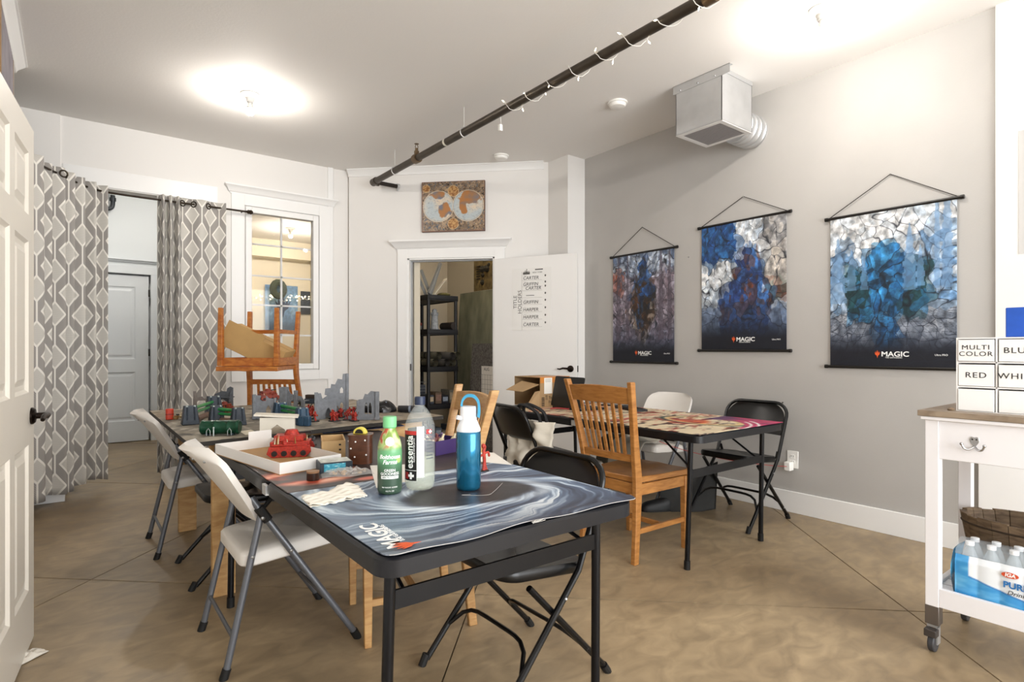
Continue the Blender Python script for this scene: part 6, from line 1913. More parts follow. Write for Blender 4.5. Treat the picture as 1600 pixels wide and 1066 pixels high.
# pipelines: slate pylons joined by green pipes
def pylon(t, x, y, s, h, m=M_slate):
    b = G()
    b.box(x, y, h * .5, s, s * .8, h, 0, None, 0.72)
    o = b.obj('pylon', m, t, bev=0.003)
    for sd in (-1, 1):
        G().tube([(x + sd * s * .22, y - s * .36, h * .25), (x + sd * s * .2, y - s * .33, h * .95)], s * .05, 6).obj('rib', m, o)
        G().ball((x + sd * s * .22, y - s * .30, h * .98), s * .07, 8).obj('bolt', mat('bolt_pale', '#a9b0ae', 0.5), o)
def pipeline(label, pxs, s, hpx, m=M_slate):
    p0 = on_board(*pxs[0]); t = thing('model_pipeline', label, 'model terrain', p0, 0, 'model pipelines')
    pts = [on_board(*q) - p0 for q in pxs]
    for q, pp in zip(pts, pxs):
        k = mpp(q + p0); pylon(t, q.x, q.y, s * k, hpx * k, m)
    for i in range(len(pts) - 1):
        k = mpp(pts[i] + p0)
        for (dz, r) in ((0.80, 2.6), (0.55, 2.4)):
            G().tube([pts[i] + Vector((0, 0, hpx * k * dz)), pts[i + 1] + Vector((0, 0, hpx * k * dz))], r * k, 10).obj('pipe', M_pipeg, t, smooth=True)
        d = (pts[i] + pts[i + 1]) / 2
        G().tube([pts[i].lerp(pts[i + 1], .25) + Vector((0, 0, 5 * k)), pts[i].lerp(pts[i + 1], .75) + Vector((0, 0, 5 * k))], 4.5 * k, 12).obj('barrel', mat('barrel_copper', '#7a5f52', 0.45, 0.4), t, smooth=True)
    return t
pipeline('slate pylons joined by green pipes nearest the curtain', [(297, 663), (334, 648)], 24, 29)
pipeline('pair of slate pylons with green pipe behind the green tank', [(338, 661), (372, 664)], 22, 27)
pipeline('blue-green pylons joined by a pipe at board centre', [(438, 655), (472, 663)], 22, 26, M_blueg)
# crate stack under the right pylon
p = on_board(472, 666); k = mpp(p)
t = thing('model_crates', 'stacked dark blue model crates at near edge of board', 'model terrain', p + Vector((0.005, -0.005, 0)), face_rz(p, R(-8)))
for (x, z) in ((-4.6, 0), (4.6, 0)):
    G().bx((x - 4.4) * k, (x + 4.4) * k, 0, 9 * k, z, 15 * k).obj('crate', M_blueg, t, bev=0.003)
# green tank barrel
p = on_board(347, 681); k = mpp(p)
t = thing('model_fuel_tank', 'glossy dark green cylindrical model fuel tank', 'model terrain', p + Vector((0, 0.03, 0)), face_rz(p, R(6)))
L = 58 * k; r = 11.5 * k
prof = [(0.001, -L / 2), (r * .8, -L / 2), (r, -L / 2 + 0.006), (r, -L / 2 + 0.012), (r * .96, -L / 2 + 0.014), (r * .96, -L * .14), (r, -L * .14 + 0.002), (r, -L * .14 + 0.006), (r * .96, -L * .14 + 0.008), (r * .96, L * .2), (r, L * .2 + 0.002), (r, L * .2 + 0.006), (r * .96, L * .2 + 0.008), (r * .96, L / 2 - 0.014), (r, L / 2 - 0.012), (r, L / 2 - 0.006), (r * .8, L / 2), (0.001, L / 2)]
G().lathe(prof, 28, (0, 0, 0), Matrix.Translation((0, 0, r + 0.002)) @ Matrix.Rotation(R(90), 4, 'Y')).obj('barrel', mat('tank_green', '#123f2b', 0.22, 0.35, var=0.25, scale=40), t, smooth=True)
for x in (-L * .24, L * .30):
    G().tube([(x - 0.008, -r * 1.02, 0.002), (x - 0.008, -r * 1.04, r * .7), (x, -r * 1.0, r * 1.05), (x + 0.008, -r * 1.04, r * .7), (x + 0.008, -r * 1.02, 0.002)], 0.0016, 6).obj('ladder', mat('model_silver', '#a9b3b0', 0.4, 0.6), t)
G().tube([(-L * .10, -r * 1.1, 0), (-L * .10, -r * 1.1, r * 1.05)], 0.003, 6).ball((-L * .10, -r * 1.1, r * 1.1), 0.005, 8).obj('valve', MATS['model_silver'], t)
for x in (-L * .32, L * .32):
    G().bx(x - 0.006, x + 0.006, -r * .6, r * .6, 0, r * .3).obj('cradle', M_slate, t)
# red cylinder, chain of rubble
p = on_board(261, 656); k = mpp(p)
t = thing('model_beacon', 'small rounded red model beacon at left corner of board', 'model terrain', p + Vector((0.012, 0, 0)))
G().prism(rrect(11 * k, 9 * k, 3 * k, 4), 0, 17 * k).obj('body', mat('beacon_red', '#c2391f', 0.35), t, bev=0.004)
G().prism(rrect(11.6 * k, 9.6 * k, 3 * k, 4), 7.5 * k, 9.5 * k).obj('band', mat('beacon_dark', '#8f2415', 0.4), t)
p = on_board(280, 655); k = mpp(p); rs = random.Random(2)
t = thing('model_scrap_heap', 'heap of brown scrap beside the red model beacon', 'model terrain', p)
for i in range(14):
    G().box(rs.uniform(-9, 8) * k, rs.uniform(-6, 6) * k, rs.uniform(2, 8) * k, rs.uniform(3, 6) * k, rs.uniform(2, 5) * k, rs.uniform(2, 5) * k, rs.uniform(0, 3)).obj('scrap', rs.choice((M_mbrass, M_mdk, mat('scrap_tan', '#9a7a4c', 0.7), M_mbone)), t, bev=0.0015)
# red vehicle behind pipeline
p = on_board(352, 645); k = mpp(p)
tank('dark red model walker in the dark two-storey ruin', p + Vector((0, 0.03, 0)), R(30), 24 * k, seed=9, m=MATS['model_rustred'])
# red soldiers
rs = random.Random(33)
for (px, py) in ((485, 655), (492, 659), (489, 650), (496, 653), (482, 648)):
    p = on_board(px, py); mini(p, rs.uniform(0, 6), 16 * mpp(p), M_mred, 'red model soldier in squad between crates and tall ruin', 'red squad by the crates', rs)
for i in range(14):
    px, py = 517 + rs.uniform(0, 40), 659 - rs.uniform(0, 9)
    p = on_board(px, py); mini(p, rs.uniform(0, 6), 14.5 * mpp(p), rs.choice((M_mred, M_mred, mat('model_crimson', '#8a1f1a', 0.5))), 'red model soldier in squad before the tall ruin', 'red squad by the tall ruin', rs)
for (px, py) in ((437, 634), (470, 640)):
    p = on_board(px, py); mini(p, rs.uniform(0, 6), 15 * mpp(p), mat('model_olive', '#4a4630', 0.6), 'small dark model soldier by the round tower ruin', 'dark soldiers by tower', rs)
# laser-cut card on board
q = [on_board(*v) for v in ((383, 680), (403, 677), (392, 672), (374, 675))]
tag(G().prism([(v.x - q[0].x, v.y - q[0].y) for v in q], 0, 0.002).obj('card', mat('card_cream', '#d9cfb8', 0.7), loc=q[0]), 'cream card lying on the board beside green fuel tank', 'card')
# black crates and tray at the back
p = on_board(490, 632); k = mpp(p)
t = thing('storage_tray', 'black model tray behind the tall ruin', 'tray', p + Vector((0.0, 0.06, 0)), face_rz(p, R(-4)))
G().bx(-11 * k, 11 * k, 0, 0.05, 0, 8 * k).obj('tray', M_slate, t, bev=0.003); G().bx(-10 * k, 10 * k, 0.005, 0.045, 8 * k, 14 * k).obj('contents', mat('tray_brown', '#33261f', 0.5, var=0.4, scale=60), t, bev=0.004)
p = on_board(600, 645); k = mpp(p)
t = thing('black_carry_bag', 'glossy black bag with buckled straps behind the gothic ruin', 'bag', p + Vector((0.0, 0.09, 0)), face_rz(p, R(2)))
nz = noise2(30, 30, 6, 6, 5, 3)
def bagb(u, v):
    a = PI * v; x = (-33 + 62 * u) * k
    rr = (13 + 8 * nz[int(v * 29), int(u * 29)]) * k * (1 - abs(2 * u - 1) ** 4 * 0.7)
    return (x, -math.cos(a) * rr * 1.2, math.sin(a) * rr * 1.0)
G().grid(bagb, 24, 16).obj('body', mat('bag_gloss', '#121214', 0.25), t, smooth=True)
for x in (-18, 14): G().tube([(x * k, -14 * k, 2 * k), (x * k, -6 * k, 15 * k), (x * k, 6 * k, 14 * k)], 1.5 * k, 6).obj('strap', mat('strap_grey', '#6d7480', 0.5), t)
# black bag by chair back at right of board
p = onz(640, 646, ZB + 0.001)
t = thing('rolled_mat', 'rolled black playmat at right edge of the terrain board', 'rolled mat', (p.x, p.y + 0.04, ZB + 0.001))
G().tube([(-0.03, 0.05, 0.022), (0.08, -0.05, 0.022)], 0.021, 16).obj('roll', mat('roll_black', '#1b1a1c', 0.45), t, smooth=True)
G().tube([(0.02, 0.0045, 0.022), (0.03, -0.0045, 0.022)], 0.0225, 16).obj('band', MATS['strap_grey'], t, smooth=True)

# ================================================================== UPSIDE-DOWN CHAIR BY THE WINDOW
t = wood_chair('reddish wooden chair turned upside down behind the terrain table', (0, 0, 0), 0, GO, M_cherry)
SZ = 0.985
pc = onY(408, 576, 4.62)
# turned over about its side-to-side axis; seat underside faces up
t.rotation_euler = (PI, 0, R(-128)); t.location = (pc.x, 4.62, pc.z + 0.45)
pz_back = pc.z + 0.45 - 0.985
t2 = thing('storage_tub', 'grey plastic storage tub below the overturned chair', 'tub', (pc.x + 0.18, 4.79, 0))
htub = pz_back
G().prism(rrect(0.42, 0.50, 0.04, 4), 0, htub - 0.03).obj('body', mat('tub_grey', '#5b5f66', 0.5), t2, smooth=True)
G().prism(rrect(0.45, 0.53, 0.05, 4), htub - 0.03, htub).obj('lid', mat('tub_lid', '#3d4148', 0.5), t2, smooth=True)
# carton wedged between the legs
t = thing('cardboard_box', 'flat tan cardboard box wedged between legs of overturned chair', 'box', (pc.x, 4.62, pc.z + 0.16))
t.rotation_euler = (R(4), R(27), R(-30))
G().bx(-0.25, 0.21, -0.14, 0.14, -0.085, 0.075).obj('box', mat('kraft_tan', '#b8945f', 0.75, var=0.05, scale=10), t, bev=0.003)
G().bx(-0.24, 0.20, -0.004, 0.004, 0.0752, 0.0758).obj('seam', mat('kraft_dark', '#8f6f44', 0.8), t)
G().bx(-0.252, 0.03, -0.142, -0.139, -0.06, 0.11).obj('flap', MATS['kraft_tan'], t)

# ================================================================== RIGHT TABLE: BOX, LAPTOP, ODDMENTS
a = onz(844, 637, ZM); b = onz(890, 633, ZM)
M_kr = mat('kraft_box', '#a98a63', 0.75, var=0.05, scale=9)
t = thing('shipping_box', 'open brown shipping box with orange tape on laptop table', 'box', a, math.atan2((b - a).y, (b - a).x))
k = mpp(a); Lb = 64 * k; hb = 47 * k; db = 0.30
G().bx(0, Lb, 0, 0.004, 0, hb).obj('side', M_kr, t); G().bx(0, Lb, db - 0.004, db, 0, hb).obj('side', M_kr, t)
G().bx(Lb - 0.004, Lb, 0.004, db - 0.004, 0, hb).obj('side', M_kr, t); G().bx(0, Lb, 0.004, db - 0.004, 0, 0.004).obj('side', M_kr, t); G().bx(0.0, Lb, 0.004, db - 0.004, hb - 0.004, hb).obj('side', M_kr, t)
M_org = mat('tape_orange', '#c9823c', 0.35)
G().bx(-0.001, Lb + 0.001, -0.002, 0.0, hb - 9 * k, hb + 0.001).bx(-0.001, Lb + 0.001, -0.002, db * 0.4, hb + 0.0005, hb + 0.0015).obj('tape', M_org, t)
lb = G().bx(8 * k, 25 * k, -0.003, -0.0022, hb - 26 * k, hb - 1 * k).obj('shipping_label', M_paper, t)
text('lettering', 'FRAGILE', 0.02, M_pencil, lb, Matrix.Translation((16 * k, -0.0034, hb - 6 * k)) @ fx) if False else None
for i, z in enumerate((3, 5, 7)):
    G().bx(10 * k, 22 * k, -0.0034, -0.003, hb - z * k - 0.002, hb - z * k).obj('print_line', M_pencil, lb)
def bxt(body, x, z, s): text('lettering', body, s, M_ink, t, Matrix.Translation((x * k, -0.0006, z * k)) @ fx, align='LEFT')
bxt('To:________', 18, 14.5, 0.028); bxt('From:______', 18, 7.5, 0.028)
for z0 in (1.5, 9):
    g = G()
    for j in range(5): g.bx(3 * k, 9 * k, -0.0012, -0.0004, (z0 + j * 1.4) * k, (z0 + j * 1.4 + 0.8) * k)
    g.obj('handling_mark', M_ink, t)
for x in (12.0, 14.5): G().bx((x - .3) * k, (x + .3) * k, -0.0012, -0.0004, 11 * k, 18 * k).prism([((x - .9) * k, 17 * k), ((x + .9) * k, 17 * k), (x * k, 19 * k)], 0.0004, 0.0012, fx).obj('arrow_mark', M_ink, t)
# two open flaps on the near-left end
fl1 = frame((0, 0, 0), Vector((-0.86, -0.02, -0.0)), Vector((0.32, 0.0, 1)))
G().add([(0.0, 0.002, 26 * k), (0.0, 0.002, 1 * k), (-0.36 * Lb * 1.7, -0.05, 1 * k), (-0.18 * Lb * 1.7, -0.05, 26 * k)], [(0, 1, 2, 3)]).obj('flap', mat('kraft_flap', '#b79a73', 0.75), t, solid=0.003)
G().add([(0.0, 0.01, 36 * k), (0.0, db * .7, 40 * k), (-0.75 * Lb, db * .4, 29 * k), (-0.62 * Lb, -0.02, 27 * k)], [(0, 1, 2, 3)]).obj('flap', M_kr, t, solid=0.003)
# laptop
p = onz(893, 641, ZM)
t = thing('laptop', 'open black laptop seen from behind on right table', 'laptop', (p.x - 0.01, p.y + 0.06, ZM), R(86))
M_lap = mat('laptop_black', '#141416', 0.4)
G().prism(rrect(0.33, 0.23, 0.012, 4), 0, 0.016, Matrix.Translation((0, -0.125, 0))).obj('base', M_lap, t, smooth=True)
lid = G().prism(rrect(0.33, 0.22, 0.012, 4), 0, 0.007, Matrix.Translation((0, 0, 0.016)) @ Matrix.Rotation(R(102), 4, 'X') @ Matrix.Translation((0, 0.112, 0))).obj('lid', M_lap, t, smooth=True)
G().bx(-0.15, 0.15, -0.22, -0.06, 0.0161, 0.018).obj('keyboard', mat('keys', '#232326', 0.6), t)
# oddments between the slats
p = onz(860, 640, ZM)
t = thing('red_lanyard', 'red strap lying by the laptop on right table', 'strap', p)
G().tube(smooth_path([(0, 0, 0.006), (0.04, -0.03, 0.01), (0.09, -0.10, 0.006), (0.14, -0.12, 0.008), (0.12, -0.2, 0.005)], 5), 0.005, 6).obj('strap', mat('strap_red', '#a5383a', 0.6), t, smooth=True)
p = onz(955, 634, ZM)
t = thing('phone', 'black phone lying on painted playmat behind the slat chair', 'phone', p, R(20))
G().prism(rrect(0.075, 0.15, 0.012, 4), 0, 0.009).obj('body', M_lap, t, smooth=True); G().prism(rrect(0.068, 0.14, 0.01, 4), 0.009, 0.0094).obj('screen', mat('screen_dark', '#0a0b0e', 0.08), t)
p = onz(985, 640, ZM)
t = thing('keyboard', 'thin black keyboard on painted playmat behind the slat chair', 'keyboard', p, R(70))
G().prism(rrect(0.30, 0.11, 0.01, 4), 0, 0.014).obj('case', M_lap, t, smooth=True)
for i in range(10):
    for j in range(3): G().bx(-0.135 + i * 0.027, -0.112 + i * 0.027, -0.042 + j * 0.029, -0.018 + j * 0.029, 0.014, 0.018).obj('key', MATS['keys'], t)
# canvas tote on the black chair
pt = onz(836, 665, 0.60)
t = thing('tote_bag', 'cream canvas tote bag hung on a black chair back', 'bag', (2.37, 2.86, 0.215)); t.scale = (1.3, 1.2, 1.16)
nz = noise2(40, 40, 5, 5, 44, 3)
def tote(u, v, s):
    y = -0.215 + 0.43 * u; z = -0.02 + 0.44 * v
    b = (1 - abs(2 * u - 1) ** 3) * (math.sin(PI * min(1, v * 1.02)) ** 0.6 if v < 0.99 else 0.05)
    x = 0.03 - 0.16 * v * 0.4 + s * b * 0.055 + 0.06 * (nz[int(v * 39), int(u * 39)] - 0.5) * 2
    return (x, y * (0.95 + 0.08 * math.sin(v * 5)), z)
M_canv = mat('canvas_cream', '#cfc8ba', 0.85, bump=0.25, bscale=30, var=0.05, scale=10)
g = G(); g.grid(lambda u, v: tote(u, v, 1), 28, 28); g.grid(lambda u, v: tote(u, v, -1), 28, 28)
g.obj('bag', M_canv, t, smooth=True, ang=70, solid=0.002)
for s in (-1, 1):
    G().tube(smooth_path([(0.0 + s * 0.02, -0.09, 0.41), (-0.02 + s * 0.02, -0.08, 0.47), (-0.05 + s * 0.02, 0.0, 0.505), (-0.02 + s * 0.02, 0.08, 0.47), (0.0 + s * 0.02, 0.09, 0.41)], 6), 0.009, 6).obj('handle', mat('handle_black', '#1d1c1d', 0.7), t, smooth=True)
# pale coat over the white chair seat
t = thing('jacket', 'grey and cream jacket draped over seat of white chair', 'jacket', (3.42, 2.88, 0.44))
nz2 = noise2(40, 40, 6, 6, 46, 3)
def jk(u, v):
    x = 0.20 - 0.46 * u; y = -0.20 + 0.40 * v
    z = 0.03 + 0.05 * nz2[int(u * 39), int(v * 39)]
    if u > 0.72: 
        d = (u - 0.72) / 0.28; z -= d * d * 0.22; x += d * 0.05
    return (x, y + 0.03 * math.sin(u * 8), z)
G().grid(jk, 30, 24).obj('cloth', mat('jacket_cream', '#b9b3a6', 0.9, bump=0.2, bscale=40), t, smooth=True, ang=70, solid=0.006)
G().grid(lambda u, v: (jk(0.55 + 0.45 * u, 0.7 + 0.3 * v)[0], jk(0.55 + 0.45 * u, 0.7 + 0.3 * v)[1], jk(0.55 + 0.45 * u, 0.7 + 0.3 * v)[2] + 0.009), 14, 8).obj('lining', mat('jacket_olive', '#4d493f', 0.9), t, smooth=True, solid=0.004)
# grey tote on the floor
p = onz(1082, 800, 0)
t = thing('floor_bag', 'dark grey soft bag with black edging on floor by wall', 'bag', (p.x + 0.02, p.y + 0.06, 0), R(-32))
nz3 = noise2(40, 40, 5, 5, 48, 3)
k = mpp(p)
def fb(u, v, s):
    x = (-46 + 92 * u) * k; z = 74 * k * v * (0.62 + 0.38 * u ** 1.5)
    b = (0.05 + 0.02 * nz3[int(v * 39), int(u * 39)]) * (1 - v * 0.8) * (1 - abs(2 * u - 1) ** 2.2)
    return (x + 4 * k * v, s * b, z)
g = G(); g.grid(lambda u, v: fb(u, v, 1), 24, 20); g.grid(lambda u, v: fb(u, v, -1), 24, 20)
g.obj('body', mat('bag_grey', '#2f2f2e', 0.85, bump=0.2, bscale=40), t, smooth=True, ang=70)
G().tube([fb(1, v / 10, 0) for v in range(11)] + [fb(1 - u / 10, 1, 0) for u in range(1, 11)], 0.006, 6).obj('edging', M_rub, t, smooth=True)
G().tube([fb(u / 10, 0, -1) for u in range(11)], 0.006, 6).obj('edging', M_rub, t, smooth=True)
p = onz(1035, 800, 0)
t = thing('shoe', 'black shoe on the floor beneath the slat chair', 'shoe', (p.x, p.y + 0.05, 0), R(150))
def sh(u, v):
    x = -0.13 + 0.26 * u; w = (0.045 - 0.012 * abs(2 * u - 1) ** 3) * (1 - abs(2 * u - 1) ** 8); hgt = 0.05 + 0.055 * (1 - u) ** 1.5
    a = PI * v
    return (x, math.cos(a) * w, 0.012 + math.sin(a) ** 0.7 * hgt * (1 - abs(2 * u - 1) ** 6))
G().grid(sh, 20, 12).obj('upper', mat('shoe_black', '#121314', 0.5), t, smooth=True, ang=70)
G().prism([(sh(u / 12, 0)[0], sh(u / 12, 0)[1] + 0.003) for u in range(13)] + [(sh(1 - u / 12, 1)[0], sh(1 - u / 12, 1)[1] - 0.003) for u in range(13)], 0, 0.014).obj('sole', M_rub, t)
# crumpled rag at the near door
p = onz(40, 1030, 0)
t = thing('door_rag', 'crumpled white rag wedged at foot of near left door', 'rag', (p.x, p.y, 0), R(40))
nz4 = noise2(30, 30, 6, 6, 49, 3)
G().grid(lambda u, v: (-0.06 + 0.12 * u, -0.035 + 0.07 * v, 0.004 + 0.035 * nz4[int(u * 29), int(v * 29)] * math.sin(PI * u) ** 0.5 * math.sin(PI * v) ** 0.5), 24, 20).obj('cloth', mat('rag', '#d9d2c6', 0.9), t, smooth=True, ang=60, solid=0.003)
# ================================================================== WHITE CART AT THE RIGHT
M_cart = mat('cart_white', '#eceaec', 0.35)
M_ctop = wood('cart_top', '#7d6c5a', '#9b8a76', 0.5, (14, 3, 3), 5)
CX0, CX1, CY0, CY1 = 2.60, 3.05, -0.16, 0.772
t = thing('kitchen_cart', 'white wheeled cart with grey wooden top at right edge', 'cart', (CX0, CY1, 0))
W, L = CX1 - CX0, CY1 - CY0
ZC = 0.924
G().bx(-0.018, W + 0.018, -L - 0.02, 0.020, ZC - 0.022, ZC).obj('worktop', M_ctop, t, bev=0.002)
G().bx(-0.012, W + 0.012, -L - 0.012, 0.012, ZC - 0.036, ZC - 0.022).obj('moulding', M_cart, t, bev=0.002)
lw = 0.044
for (x, y) in ((0, -lw), (W - lw, -lw), (0, -L), (W - lw, -L)):
    lg = G().bx(x, x + lw, y, y + lw, 0.175, ZC - 0.036).obj('leg', M_cart, t, bev=0.002)
    G().bx(x - 0.0008, x + lw + 0.0008, y - 0.0008, y + lw + 0.0008, 0.105, 0.178).obj('ferrule', mat('ferrule', '#7a7470', 0.35, 0.8), lg, bev=0.002)
    cx, cy = x + lw / 2, y + lw / 2
    ca = G().bx(cx - 0.016, cx + 0.016, cy - 0.017, cy - 0.012, 0.03, 0.10).bx(cx - 0.016, cx + 0.016, cy + 0.012, cy + 0.017, 0.03, 0.10).bx(cx - 0.018, cx + 0.018, cy - 0.017, cy + 0.017, 0.095, 0.106).obj('caster_fork', M_galv, t)
    G().cyl((0, 0, -0.011), 0.035, 0.022, 24, Matrix.Translation((cx - 0.006, cy, 0.035)) @ Matrix.Rotation(R(90), 4, 'X')).obj('wheel', mat('wheel_grey', '#3b3b3e', 0.5), ca, bev=0.004)
    G().bx(cx - 0.046, cx - 0.010, cy - 0.02, cy + 0.02, 0.064, 0.092).obj('brake', mat('brake_dark', '#3a3431', 0.5), ca, bev=0.003)
# drawer front on the long side, side rails, lower shelf
zb_ = 0.742
G().bx(0.004, 0.024, -L + lw, -lw, zb_, ZC - 0.036).obj('drawer', M_cart, t, bev=0.002)
G().bx(lw, W - lw, -0.03, -0.012, zb_, ZC - 0.036).obj('side_panel', M_cart, t); G().bx(lw, W - lw, -L + 0.012, -L + 0.03, zb_, ZC - 0.036).obj('side_panel', M_cart, t); G().bx(W - 0.024, W - 0.004, -L + lw, -lw, zb_, ZC - 0.036).obj('side_panel', M_cart, t)
zs0, zs1 = 0.178, 0.248
G().bx(0.002, 0.022, -L + lw, -lw, zs0, zs1).obj('shelf_rail', M_cart, t, bev=0.002); G().bx(W - 0.022, W - 0.002, -L + lw, -lw, zs0, zs1).obj('shelf_rail', M_cart, t, bev=0.002)
G().bx(lw, W - lw, -0.024, -0.004, zs0, zs1).obj('shelf_rail', M_cart, t, bev=0.002); G().bx(lw, W - lw, -L + 0.004, -L + 0.024, zs0, zs1).obj('shelf_rail', M_cart, t, bev=0.002)
nsl = 5
for i in range(nsl):
    x = 0.03 + (W - 0.06) * (i + 0.5) / nsl
    G().bx(x - 0.034, x + 0.034, -L + 0.024, -0.024, zs1 - 0.024, zs1 - 0.012).obj('shelf_slat', M_cart, t)
ZSH = zs1 - 0.012
# double hook on the drawer, drawn from its photograph position
hk = onX(1523, 692, CX0 + 0.004)
hy = hk.y - CY1; hz = hk.z
hook = G().prism([(0.0, -0.022), (0.012, -0.004), (0.0145, 0.008), (0.010, 0.017), (0.003, 0.0165), (0.0, 0.0145), (-0.003, 0.0165), (-0.010, 0.017), (-0.0145, 0.008), (-0.012, -0.004)], 0, 0.004, frame((0.004, hy, hz + 0.004), (0, -1, 0), (0, 0, 1))).obj('coat_hook', M_steel, t, bev=0.001)
for s in (-1, 1):
    G().tube(smooth_path([(0.0, hy + s * 0.002, hz - 0.016), (-0.010, hy + s * 0.014, hz - 0.025), (-0.016, hy + s * 0.026, hz - 0.022), (-0.020, hy + s * 0.033, hz - 0.008)], 5), 0.0038, 8).ball((-0.020, hy + s * 0.0335, hz - 0.006), 0.006, 10).obj('prong', M_steel, hook, smooth=True)
    G().ball((0.0, hy + s * 0.006, hz + 0.012), 0.003, 8).obj('screw', M_mdk, hook)
# white card drawers on top: three rows by two, labels handwritten
ox = CX0 + 0.062
oy1 = onX(1494, 600, ox).y; zt_ = onX(1494, 528, ox).z
t = thing('card_drawer_unit', 'white cardboard drawer unit with handwritten labels on cart', 'drawer unit', (ox, oy1, ZC))
H0 = zt_ - ZC; ty = [0.0, -(oy1 - onX(1556, 560, ox).y), ]
cw = oy1 - onX(1557, 600, ox).y; ncol = 3; Lc = cw * ncol
th = 0.005; D = 0.30
M_cw = mat('card_drawer', '#f0eeec', 0.6)
G().bx(0, D, -th, 0, 0, H0).obj('side', M_cw, t); G().bx(0, D, -Lc, -Lc + th, 0, H0).obj('side', M_cw, t)
G().bx(0, D, -Lc + th, -th, H0 - th, H0).obj('top', M_cw, t); G().bx(0, D, -Lc + th, -th, 0, th * .6).obj('base', M_cw, t); G().bx(D - th, D, -Lc + th, -th, th * .6, H0 - th).obj('back', M_cw, t)
for c in range(1, ncol): G().bx(0, D - th, -c * cw - th / 2, -c * cw + th / 2, th * .6, H0 - th).obj('divider', M_cw, t)
rh = H0 / 3
for r in (1, 2): G().bx(0.0, D - th, -Lc + th, -th, r * rh - th / 2, r * rh + th / 2).obj('shelf', M_cw, t)
names = {(2, 0): ('MULTI', 'COLOR'), (1, 0): ('RED',), (2, 1): ('BLUE',), (1, 1): ('WHITE',)}
for r in range(3):
    for c in range(ncol):
        y1 = -c * cw - (th * 1.3); y0 = -(c + 1) * cw + th * 1.3
        z0 = r * rh + th * .8; z1 = (r + 1) * rh - th * 1.6
        d = G().bx(-0.004 + 0.003 * ((r + c) % 2), D - 0.02, y0, y1, z0, z1).obj('drawer', mat('card_front', '#f4f3f1', 0.6), t, bev=0.0015)
        if (r, c) in names:
            ls = names[(r, c)]
            for i, s in enumerate(ls):
                zz = (z0 + z1) / 2 + (0.011 - 0.024 * i if len(ls) > 1 else 0)
                text('lettering', s, 0.029 if len(ls) == 1 else 0.024, M_ink, d, frame((-0.0045 + 0.003 * ((r + c) % 2), (y0 + y1) / 2, zz), (0, -1, 0), (0, 0, 1)), xs=1.12, space=1.15)
# blue folder standing on the unit
b1 = onX(1571, 500, ox + 0.06)
zf = onX(1571, 481, ox + 0.06).z
tag(G().bx(0, 0.20, -0.26, 0, 0, zf - ZC - H0).obj('blue_box', mat('box_blue', '#2456b8', 0.5, var=0.08, scale=30), bev=0.003, loc=(ox + 0.06, b1.y, ZC + H0)), 'plain bright blue box on top of white card drawers', 'box')
# oval barrel-stave basket on lower shelf
pb = Vector((CX0 + 0.30, 0.0, ZSH))
p1 = onX(1499, 800, CX0 + 0.30)
M_stave = wood('stave', '#4d3b28', '#77624a', 0.7, (3, 3, 10), 6)
HB = onX(1499, 795, CX0 + 0.30).z - ZSH
ry_, rx_ = 0.235, 0.14
t = thing('stave_basket', 'brown oval wooden stave basket on lower shelf of cart', 'basket', (CX0 + 0.312, p1.y - ry_, ZSH))
ns = 26
def oval(a, z):
    f = 0.80 + 0.20 * (z / HB)
    return Vector((rx_ * f * math.cos(a), ry_ * f * math.sin(a), z))
for i in range(ns):
    a0, a1 = 2 * PI * (i + 0.03) / ns, 2 * PI * (i + 0.97) / ns
    vs = []
    zt = HB * (1 - 0.02 * (i % 3 == 0))
    for (z, k) in ((0, 1.0), (zt, 1.0)):
        for (a, s) in ((a0, 1.0), (a1, 1.0), (a1, 0.93), (a0, 0.93)):
            q = oval(a, z); vs.append((q.x * s, q.y * s, z))
    G().add(vs, [(3, 2, 1, 0), (4, 5, 6, 7), (0, 1, 5, 4), (1, 2, 6, 5), (2, 3, 7, 6), (3, 0, 4, 7)]).obj('stave', M_stave, t)
G().prism([(oval(2 * PI * i / 24, 0).x * .93, oval(2 * PI * i / 24, 0).y * .93) for i in range(24)], 0.005, 0.015).obj('base', M_stave, t)
for z in (0.03, HB - 0.035):
    G().tube([tuple(oval(2 * PI * i / 40, z) * 1.0) [:2] + (z,) for i in range(40)], 0.004, 6, closed=True).obj('hoop', mat('hoop', '#3a2d20', 0.6, 0.3), t, smooth=True)
# shrink-wrapped water pack
pw = onX(1492, 930, CX0 + 0.04)
t = thing('water_pack', 'blue shrink-wrapped pack of small water bottles on cart shelf', 'water pack', (CX0 + 0.045, pw.y, ZSH))
LW = pw.y - CY0 - 0.06; WW = 0.135; bh = 0.205
M_wb = mat('mini_bottle', '#dbe7ee', 0.08, alpha=0.35, spec=0.8)
M_wcap = mat('mini_cap', '#eef1f4', 0.4)
nb = int(LW / 0.064)
for i in range(nb):
    for j in range(2):
        x = 0.035 + j * 0.065; y = -0.036 - i * 0.064
        b = G().lathe([(0.026, 0.002), (0.030, 0.01), (0.030, 0.12), (0.028, 0.135), (0.018, 0.165), (0.0125, 0.178), (0.0125, 0.186)], 16, (x, y, 0)).obj('bottle', M_wb, t, smooth=True)
        G().lathe([(0.0138, 0.184), (0.0138, 0.198), (0.001, 0.2)], 14, (x, y, 0)).obj('cap', M_wcap, b, smooth=True)
